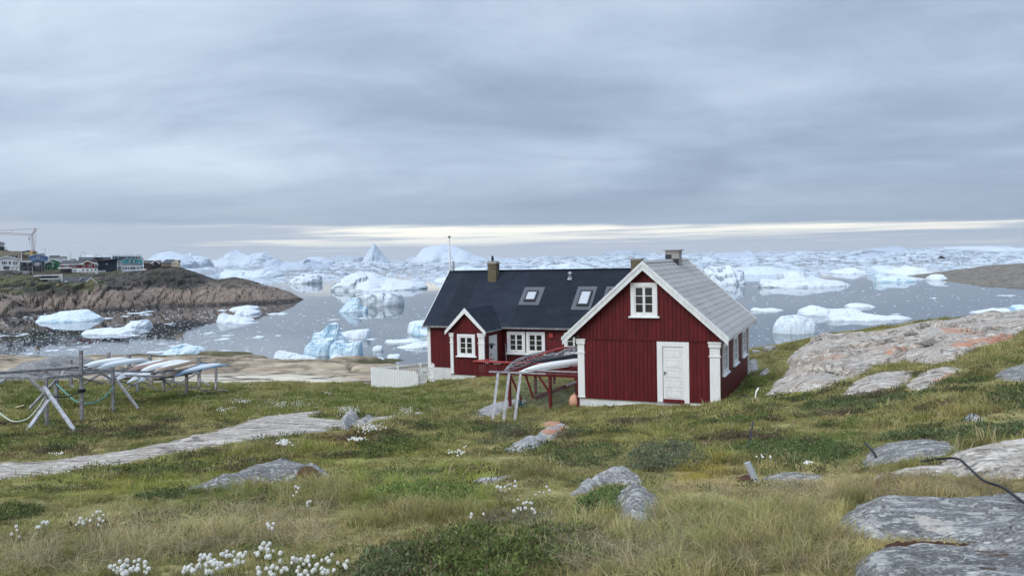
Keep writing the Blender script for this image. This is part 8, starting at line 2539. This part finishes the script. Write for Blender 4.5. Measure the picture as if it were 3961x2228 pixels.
def make_grass(name, y0, y1, dens, protos, nshort, label, hs=1.0):
    x, y, z = grass_points(y0, y1, dens)
    col = gcol(x, y, z)
    n_ = len(x)
    col = col * rg.uniform(0.75, 1.35, (n_, 1)) * (1 + rg.normal(0, 0.06, (n_, 3)))
    # stray straw stems
    st_ = rg.uniform(0, 1, n_) < 0.14
    col[st_] = np.array([0.44, 0.37, 0.22]) * rg.uniform(0.6, 1.25, (st_.sum(), 1))
    tm = tall_mask(x, y)
    gap = fbm(x / 0.55, y / 0.55, 21.0, 3)                      # thin spots show the soil
    thin = sstep(gap, -0.30, 0.05)
    idx = np.where(rg.uniform(0, 1, n_) < 0.15 + 0.5 * tm, rg.integers(nshort, len(protos), n_), rg.integers(0, nshort, n_))
    s = rg.uniform(0.7, 1.3, n_) * hs
    wind = 0.25 * fbm(x / 3, y / 3, 8.0, 2)
    rot = np.stack([wind + rg.normal(0, .12, n_), rg.normal(0.08, .12, n_), rg.uniform(0, 6.283, n_)], -1)
    s = s * (0.35 + 0.65 * thin)
    scl = np.stack([s, s, s * (0.55 + 0.8 * tm)], -1)
    return gn_scatter(name, np.stack([x, y, z - 0.01], -1), rot, scl, np.clip(col, 0.01, 0.6), idx, protos, label, 'grass')


make_grass('grass', 3.0, 8.0, 420, P_NEAR, 6, 'mixed green and straw coloured grass nearest the camera')
make_grass('grass', 8.0, 19.0, 130, P_MID, 5, 'green and dry grass on the middle slope')
make_grass('grass', 19.0, 44.0, 40, P_FAR, 5, 'short grass round the houses and kayak racks')

# low leafy heath sprigs all through the turf
def sprig(seed, n_, r_, h_, leaf):
    rr = np.random.default_rng(seed); vs, fs = [], []
    for i in range(n_):
        a = rr.uniform(0, 6.283); q_ = r_ * math.sqrt(rr.uniform()); el_ = rr.uniform(0.0, 1.1); az_ = rr.uniform(0, 6.283)
        c_ = np.array([q_ * math.cos(a), q_ * math.sin(a), h_ * rr.uniform(0.1, 1) * (1 - 0.6 * q_ / r_)])
        d = np.array([math.cos(az_) * math.cos(el_), math.sin(az_) * math.cos(el_), math.sin(el_)]); s_ = np.array([-math.sin(az_), math.cos(az_), 0]); L_ = leaf * rr.uniform(.6, 1.3)
        b = len(vs); vs += [c_, c_ + d * L_ * .5 + s_ * L_ * .24, c_ + d * L_, c_ + d * L_ * .5 - s_ * L_ * .24]; fs += [(b, b + 1, b + 2, b + 3)]
    me = bpy.data.meshes.new('sprig'); me.from_pydata([tuple(map(float, v)) for v in vs], [], fs); me.materials.append(BLADE); me.update()
    return me


P_SPRIG = [sprig(300 + k, 46, 0.075, 0.055, 0.020) for k in range(5)]
hx_, hy_, hz_ = grass_points(3.2, 22.0, 60)
pm_ = fbm(hx_ / 1.3, hy_ / 1.3, 31.0, 3)
kk = (pm_ > 0.10) & (rg.uniform(0, 1, len(hx_)) < 0.75)
hx_, hy_, hz_, pm_ = hx_[kk], hy_[kk], hz_[kk], pm_[kk]
kind = fbm(hx_ / 2.4, hy_ / 2.4, 44.0, 2) + rg.normal(0, .12, len(hx_))
hc_ = np.where((kind > 0.18)[:, None], np.array([0.125, 0.155, 0.052]), np.where((kind > -0.12)[:, None], np.array([0.085, 0.098, 0.050]), np.array([0.135, 0.098, 0.072]))) * rg.uniform(.7, 1.35, (len(hx_), 1))
sc2 = (rg.uniform(.7, 1.5, len(hx_)) * np.clip(hy_ / 7, 0.9, 2.0))[:, None]
gn_scatter('heath_sprigs', np.stack([hx_, hy_, hz_], -1), np.stack([rg.normal(0, .15, len(hx_)), rg.normal(0, .15, len(hx_)), rg.uniform(0, 6.28, len(hx_))], -1), np.repeat(sc2, 3, 1), hc_, rg.integers(0, 5, len(hx_)), P_SPRIG, 'low leafy heath and crowberry sprigs mixed through the turf', 'heath')

# tussocks of dead straw lying over, near the camera
P_STRAW = [tuft(120 + k, 30, 0.06, 0.07, 0.17, 0.0030, 1.8) for k in range(5)]
sx_, sy_, sc_ = [], [], []
for poly, n_ in (([(250, 2010), (1250, 1960), (1300, 2100), (450, 2180)], 240), ([(2550, 1880), (3300, 1880), (3300, 2228), (2450, 2228)], 260), ([(2000, 2050), (2500, 2060), (2600, 2228), (2200, 2228)], 130), ([(2990, 1880), (3900, 1860), (3900, 1940), (2990, 1950)], 160), ([(0, 2080), (500, 2100), (500, 2228), (0, 2228)], 90)):
    pl = np.array(poly, float)
    k = 0
    pts_ = []
    while k < n_:
        a, b = rg.uniform(pl[:, 0].min(), pl[:, 0].max()), rg.uniform(pl[:, 1].min(), pl[:, 1].max())
        if poly_sd(np.array([a]), np.array([b]), pl)[0] > 0:
            pts_.append((a, b)); k += 1
    pts_ = np.array(pts_)
    w_ = hit(pts_[:, 0], pts_[:, 1])
    sx_.append(w_)
sw_ = np.concatenate(sx_)
okm = np.ones(len(sw_), bool)
for wp in rock_world: okm &= poly_sd(sw_[:, 0], sw_[:, 1], wp) < 0.02
sw_ = sw_[okm]
n_ = len(sw_)
gn_scatter('straw_tussocks', sw_, np.stack([rg.normal(0.2, .3, n_), rg.normal(0.3, .3, n_), rg.uniform(0, 6.28, n_)], -1), np.repeat(rg.uniform(.55, 1.05, (n_, 1)), 3, 1),
           np.array([0.46, 0.39, 0.25]) * rg.uniform(.5, 1.25, (n_, 1)), rg.integers(0, 5, n_), P_STRAW, 'dead straw tussocks lying over in the near grass', 'grass')


# ---- dwarf willow and heath shrubs: thing > foliage, twigs
LEAF = blade_mat('willow_leaves', False, None, 0.3, 0.3)
TWIG = plain('grey_twigs', (0.10, 0.085, 0.075), 0.9, vary=0.4, scale=30)


def shrub(label, poly, n_leaf, leaf, height, col, col2, n_twig=160, name='dwarf_willow', dome=0.5):
    pl = np.array(poly, float)
    pts_ = []
    lo, hi = pl.min(0), pl.max(0)
    while len(pts_) < 260:
        a, b = rg.uniform(lo[0], hi[0]), rg.uniform(lo[1], hi[1])
        if poly_sd(np.array([a]), np.array([b]), pl)[0] > 0: pts_.append((a, b))
    pts_ = np.array(pts_)
    d_ = poly_sd(pts_[:, 0], pts_[:, 1], pl)
    w_ = hit(pts_[:, 0], pts_[:, 1])
    o = empty(name, w_.mean(0), 0, label, 'shrub')
    b0 = w_.mean(0)
    dom = 1 - dome + dome * sstep(d_, 0, d_.max() * 0.7)
    sp_ = np.median(np.sort(((w_[:, None, :2] - w_[None, :, :2]) ** 2).sum(-1), 1)[:, 3]) ** .5
    k = rg.integers(0, len(w_), n_leaf)
    c = w_[k] + np.concatenate([rg.normal(0, sp_ * .7, (n_leaf, 2)), np.zeros((n_leaf, 1))], 1)
    c[:, 2] = gz(c[:, 0], c[:, 1])
    clump = 0.6 + 0.8 * sstep(fbm(c[:, 0] / (sp_ * 3), c[:, 1] / (sp_ * 3), 3.0, 2), -.4, .5)
    clump = clump * (0.25 + 0.75 * sstep(fbm(c[:, 0] / (sp_ * 6) + 3, c[:, 1] / (sp_ * 6), 5.0, 3), -0.35, 0.25))
    hgt = height * dom[k] * clump * (1 - rg.uniform(0, 1, n_leaf) ** 2.2)
    c[:, 2] += hgt + 0.01
    # leaf quads folded along the midrib, tips up and out
    az_ = rg.uniform(0, 6.283, n_leaf); el_ = rg.uniform(0.1, 1.2, n_leaf)
    dv = np.stack([np.cos(az_) * np.cos(el_), np.sin(az_) * np.cos(el_), np.sin(el_)], -1)
    sd = np.stack([-np.sin(az_), np.cos(az_), np.zeros(n_leaf)], -1)
    upv = np.cross(dv, sd)
    L_ = leaf * rg.uniform(.7, 1.3, n_leaf)[:, None]
    Wd = L_ * 0.23
    v0 = c; v1 = c + dv * L_ * .45 + sd * Wd - upv * Wd * .25; v2 = c + dv * L_; v3 = c + dv * L_ * .45 - sd * Wd - upv * Wd * .25
    V = np.stack([v0, v1, v2, v3], 1).reshape(-1, 3) - b0
    i4 = np.arange(n_leaf) * 4
    F_ = np.stack([i4, i4 + 1, i4 + 2, i4, i4 + 2, i4 + 3], -1).reshape(-1, 3)
    me = bpy.data.meshes.new('foliage')
    me.vertices.add(len(V)); me.vertices.foreach_set('co', V.ravel())
    me.loops.add(F_.size); me.loops.foreach_set('vertex_index', F_.ravel().astype(np.int32))
    me.polygons.add(len(F_)); me.polygons.foreach_set('loop_start', (np.arange(len(F_)) * 3).astype(np.int32))
    me.update(calc_edges=True)
    t = rg.uniform(0, 1, (n_leaf, 1)) ** 1.5
    cc = (np.array(col) * (1 - t) + np.array(col2) * t) * rg.uniform(.7, 1.35, (n_leaf, 1))
    br_ = rg.uniform(0, 1, n_leaf) < 0.05 + 0.30 * sstep(fbm(c[:, 0] / (sp_ * 5), c[:, 1] / (sp_ * 5), 9.0, 2), -0.05, 0.45)
    cc[br_] = np.array([0.20, 0.165, 0.11]) * rg.uniform(.6, 1.3, (br_.sum(), 1))
    c4 = np.ones((n_leaf * 4, 4), np.float32); c4[:, :3] = np.repeat(cc, 4, 0)
    a = me.attributes.new('lcol', 'FLOAT_COLOR', 'POINT'); a.data.foreach_set('color', c4.ravel())
    me.materials.append(LEAF)
    fo = link(bpy.data.objects.new('foliage', me), o); fo['kind'] = 'stuff'
    tw = MB()
    for i in range(n_twig):
        j = rg.integers(len(w_))
        p = w_[j] - b0 + np.array([rg.normal(0, sp_ * .5), rg.normal(0, sp_ * .5), -.02])
        q_ = p + np.array([rg.normal(0, .35), rg.normal(0, .35), 1.0]) * height * rg.uniform(.6, 1.15) * dom[j]
        m_ = (p + q_) / 2 + rg.normal(0, height * .12, 3)
        tw.tube([p, m_, q_], [leaf * .06, leaf * .05, leaf * .02], 3, caps=False)
    t_ = tw.build('twigs', TWIG, o); t_['kind'] = 'stuff'
    return o



for a in SHRUBS:
    shrub(*a)

# ---- moss cushions
for k, (poly, col, lab) in enumerate((([(1145, 1862), (1165, 1845), (1210, 1842), (1240, 1858), (1230, 1876), (1160, 1880)], (0.085, 0.052, 0.02), 'rusty brown moss cushion on the humped boulder'), ([(3140, 1822), (3165, 1806), (3190, 1812), (3200, 1828), (3170, 1834)], (0.10, 0.045, 0.018), 'small rusty moss cushion with white flowers by the shrub belt'),
                                       ([(3350, 2150), (3420, 2120), (3600, 2115), (3760, 2122), (3961, 2130), (3961, 2142), (3700, 2136), (3480, 2138)], (0.055, 0.024, 0.012), 'dark brown moss filling the crack between the two grey slabs'), ([(2600, 1852), (2680, 1838), (2760, 1840), (2740, 1862), (2640, 1866)], (0.20, 0.145, 0.02), 'ochre moss patch beside the leaning pipe'), ([(2980, 1545), (3050, 1525), (3110, 1515), (3100, 1535), (3010, 1555)], (0.19, 0.17, 0.02), 'yellow moss patch at the foot of the bedrock slope'), ([(2830, 1858), (2880, 1845), (2930, 1850), (2900, 1866)], (0.07, 0.025, 0.02), 'dark red moss at the pipe foot'))):
    w_ = hit(np.array(poly)[:, 0], np.array(poly)[:, 1])[:, :2]
    lo, hi = w_.min(0) - .06, w_.max(0) + .06
    st2 = max(0.008, math.sqrt((hi[0] - lo[0]) * (hi[1] - lo[1]) / 4000))
    X, Y = np.meshgrid(np.arange(lo[0], hi[0], st2), np.arange(lo[1], hi[1], st2))
    d = poly_sd(X, Y, w_) + 0.03 * fbm(X / .06, Y / .06, 1.0, 2)
    Z = gz(X, Y) + 0.06 * sstep(d, -0.01, 0.06) - 0.02 + 0.02 * fbm(X / .03, Y / .03, 2.0, 3) + (0.10 if k in (0,) else 0.0)
    grid_m = plain('moss_%d' % k, col, 0.95, vary=0.5, scale=40)
    o = grid_obj('moss_cushion', X, Y, Z, grid_m, None, True, d[:-1, :-1] > -0.02)
    tag(o, lab, 'moss')

# ---- cotton grass: each stalk with its white head
COTTON, Tm = newmat('cotton_tuft')
tcn = Tm.n('ShaderNodeTexCoord')
nn_ = Tm.noise(tcn.outputs['Object'], 160.0, 3, 0.6)
dfc = Tm.mix(nn_, (0.76, 0.745, 0.70, 1), (0.90, 0.885, 0.84, 1))
dfd = Tm.n('ShaderNodeBsdfDiffuse', ins={0: dfc}); dft = Tm.n('ShaderNodeBsdfTranslucent', ins={0: dfc})
Tm.n('ShaderNodeOutputMaterial', ins={0: Tm.n('ShaderNodeMixShader', ins={0: 0.3, 1: dfd.outputs[0], 2: dft.outputs[0]}).outputs[0]})
STALK = plain('stalk_green', (0.12, 0.13, 0.05), 0.8)


def cotton_head(seed):
    rr = np.random.default_rng(seed)
    vs, fs = [], []
    n_, m_ = 10, 7
    for i in range(m_):
        ph = math.pi * i / (m_ - 1)
        for j in range(n_):
            a = 6.283 * j / n_
            r_ = 0.0105 * (1 + .12 * rr.normal()) * (1.0 + .15 * math.cos(ph))
            vs.append((r_ * math.sin(ph) * math.cos(a), r_ * math.sin(ph) * math.sin(a), -r_ * 1.1 * math.cos(ph)))
    for i in range(m_ - 1):
        for j in range(n_):
            fs.append((i * n_ + j, i * n_ + (j + 1) % n_, (i + 1) * n_ + (j + 1) % n_, (i + 1) * n_ + j))
    for k in range(110):                                    # loose hairs
        d = rr.normal(size=3); d /= np.linalg.norm(d); s = np.cross(d, rr.normal(size=3)); s /= np.linalg.norm(s)
        b = len(vs)
        vs += [tuple(d * .008 - s * .001), tuple(d * .008 + s * .001), tuple(d * rr.uniform(.012, .017) + np.array([0, 0, -.003]))]
        fs.append((b, b + 1, b + 2))
    me = bpy.data.meshes.new('flower_head'); me.from_pydata([tuple(map(float, v)) for v in vs], [], fs); me.materials.append(COTTON); me.update()
    return me


CH = [cotton_head(k) for k in range(6)]
CS = []
for k in range(4):
    m = MB().tube([(0, 0, -1.0), (rg.normal(0, .03), rg.normal(0, .03), -.5), (0, 0, 0)], [.0016, .0014, .001], 4)
    me = bpy.data.meshes.new('stalk'); me.from_pydata(m.v, [], m.f); me.materials.append(STALK); me.update(); CS.append(me)

CL = [  # polygon, count, where
    ([(425, 2190), (470, 2165), (540, 2160), (585, 2175), (580, 2215), (440, 2222)], 34, 'in the dense left clump at the picture bottom'),
    ([(690, 2210), (760, 2150), (830, 2130), (960, 2125), (950, 2170), (800, 2215)], 66, 'in the broad clump at the picture bottom'),
    ([(960, 2130), (1010, 2090), (1060, 2105), (1110, 2140), (1020, 2160)], 20, 'at the upper right of the broad clump'),
    ([(980, 2200), (1100, 2160), (1280, 2120), (1360, 2180), (1250, 2225), (1000, 2225)], 50, 'in the right clump at the picture bottom'),
    ([(140, 2040), (180, 2000), (195, 2015), (190, 2035)], 7, 'in the little group near the left edge'),
    ([(268, 2035), (310, 1985), (400, 1975), (420, 2010), (380, 2030)], 15, 'in the loose group left of the straw'),
    ([(1090, 1920), (1140, 1870), (1160, 1880), (1150, 1915)], 5, 'just below the humped boulder'),
    ([(1165, 1965), (1200, 1925), (1210, 1945), (1190, 1965)], 4, 'a little right below the humped boulder'),
    ([(1910, 1895), (1930, 1870), (1995, 1858), (2005, 1875), (1970, 1900)], 14, 'in the small group behind the leafy bush'),
    ([(1970, 1950), (2000, 1930), (2060, 1945), (2092, 1970), (2060, 1990), (1980, 1985)], 15, 'in the group right behind the leafy bush'),
    ([(2050, 1880), (2110, 1880), (2160, 1890), (2120, 1915), (2060, 1915)], 5, 'in the sparse group left of the whitish boulder'),
    ([(1790, 2000), (1800, 1980), (1870, 1985), (1870, 2010)], 3, 'left of the leafy bush'),
    ([(20, 2080), (60, 2030), (110, 2060), (60, 2090)], 4, 'at the left picture edge'),
    ([(1020, 2030), (1060, 2010), (1080, 2030), (1040, 2055)], 5, 'alone above the broad clump'),
]
for poly, n_, where in CL:
    pl = np.array(poly, float); pts_ = []
    while len(pts_) < n_:
        a, b = rg.uniform(pl[:, 0].min(), pl[:, 0].max()), rg.uniform(pl[:, 1].min(), pl[:, 1].max())
        if poly_sd(np.array([a]), np.array([b]), pl)[0] > 0: pts_.append((a, b))
    for a, b in pts_:
        hgt = rg.uniform(0.15, 0.24)
        q_ = hit1(a, b, hgt)
        o = empty('cotton_grass', (q_[0], q_[1], q_[2] - hgt), 0, 'white tufted cotton grass stalk ' + where, 'flower', 'cotton grass ' + where)
        s = rg.uniform(.55, .98)
        h_ = bpy.data.objects.new('flower_head', CH[int(rg.integers(6))]); h_.location = (0, 0, hgt); h_.scale = (s, s, s * rg.uniform(.9, 1.25)); h_.rotation_euler = (rg.normal(0, .3), rg.normal(0, .3), rg.uniform(0, 6)); link(h_, o)
        s_ = bpy.data.objects.new('stalk', CS[int(rg.integers(4))]); s_.location = (0, 0, hgt - .01); s_.scale = (1, 1, hgt + .03); link(s_, o)

# far cotton grass, too small to count
V, F_ = [], []
for (x0, x1, y0, y1, n_) in ((905, 970, 1542, 1558, 60), (1010, 1230, 1545, 1575, 90), (1300, 1395, 1568, 1600, 90), (1370, 1485, 1632, 1668, 110), (1350, 1405, 1690, 1704, 50), (1075, 1118, 1698, 1722, 50), (1540, 1606, 1572, 1602, 50), (1245, 1285, 1510, 1528, 20), (830, 900, 1570, 1594, 40), (1730, 1810, 1725, 1760, 14), (3105, 3140, 1784, 1795, 8), (2930, 3000, 1755, 1780, 6), (180, 260, 1740, 1760, 10)):
    pts_ = np.stack([rg.normal((x0 + x1) / 2, (x1 - x0) / 4, n_), rg.normal((y0 + y1) / 2, (y1 - y0) / 4, n_)], -1)
    w_ = hit(pts_[:, 0], pts_[:, 1], 0.18)
    for p in w_:
        r_ = 0.014 * rg.uniform(.7, 1.3); b = len(V)
        V += [(p[0] + r_, p[1], p[2]), (p[0], p[1] + r_, p[2]), (p[0] - r_, p[1], p[2]), (p[0], p[1] - r_, p[2]), (p[0], p[1], p[2] + r_ * 1.2), (p[0], p[1], p[2] - r_)]
        F_ += [(b, b + 1, b + 4), (b + 1, b + 2, b + 4), (b + 2, b + 3, b + 4), (b + 3, b, b + 4), (b + 1, b, b + 5), (b + 2, b + 1, b + 5), (b + 3, b + 2, b + 5), (b, b + 3, b + 5)]
tag(mesh_obj('far_cotton_grass', V, F_, COTTON), 'drifts of white cotton grass dotting the middle slope', 'flowers', kind='stuff')

# ------------------------------------------------------------------ thin sea haze over the fjord
hz_m = bpy.data.materials.new('sea_haze'); hz_m.use_nodes = True
Th = NT(hz_m.node_tree)
vol = Th.n('ShaderNodeVolumePrincipled', ins={'Color': (0.80, 0.86, 0.94, 1), 'Density': 0.00006, 'Anisotropy': 0.2})
oh = Th.n('ShaderNodeOutputMaterial'); Th.t.links.new(vol.outputs[0], oh.inputs['Volume'])
haze = MB().box(-26000, 26000, -400, 15500, -25.0, 320.0).build('haze', hz_m)
tag(haze, 'thin pale sea haze over the fjord', 'haze', kind='stuff')
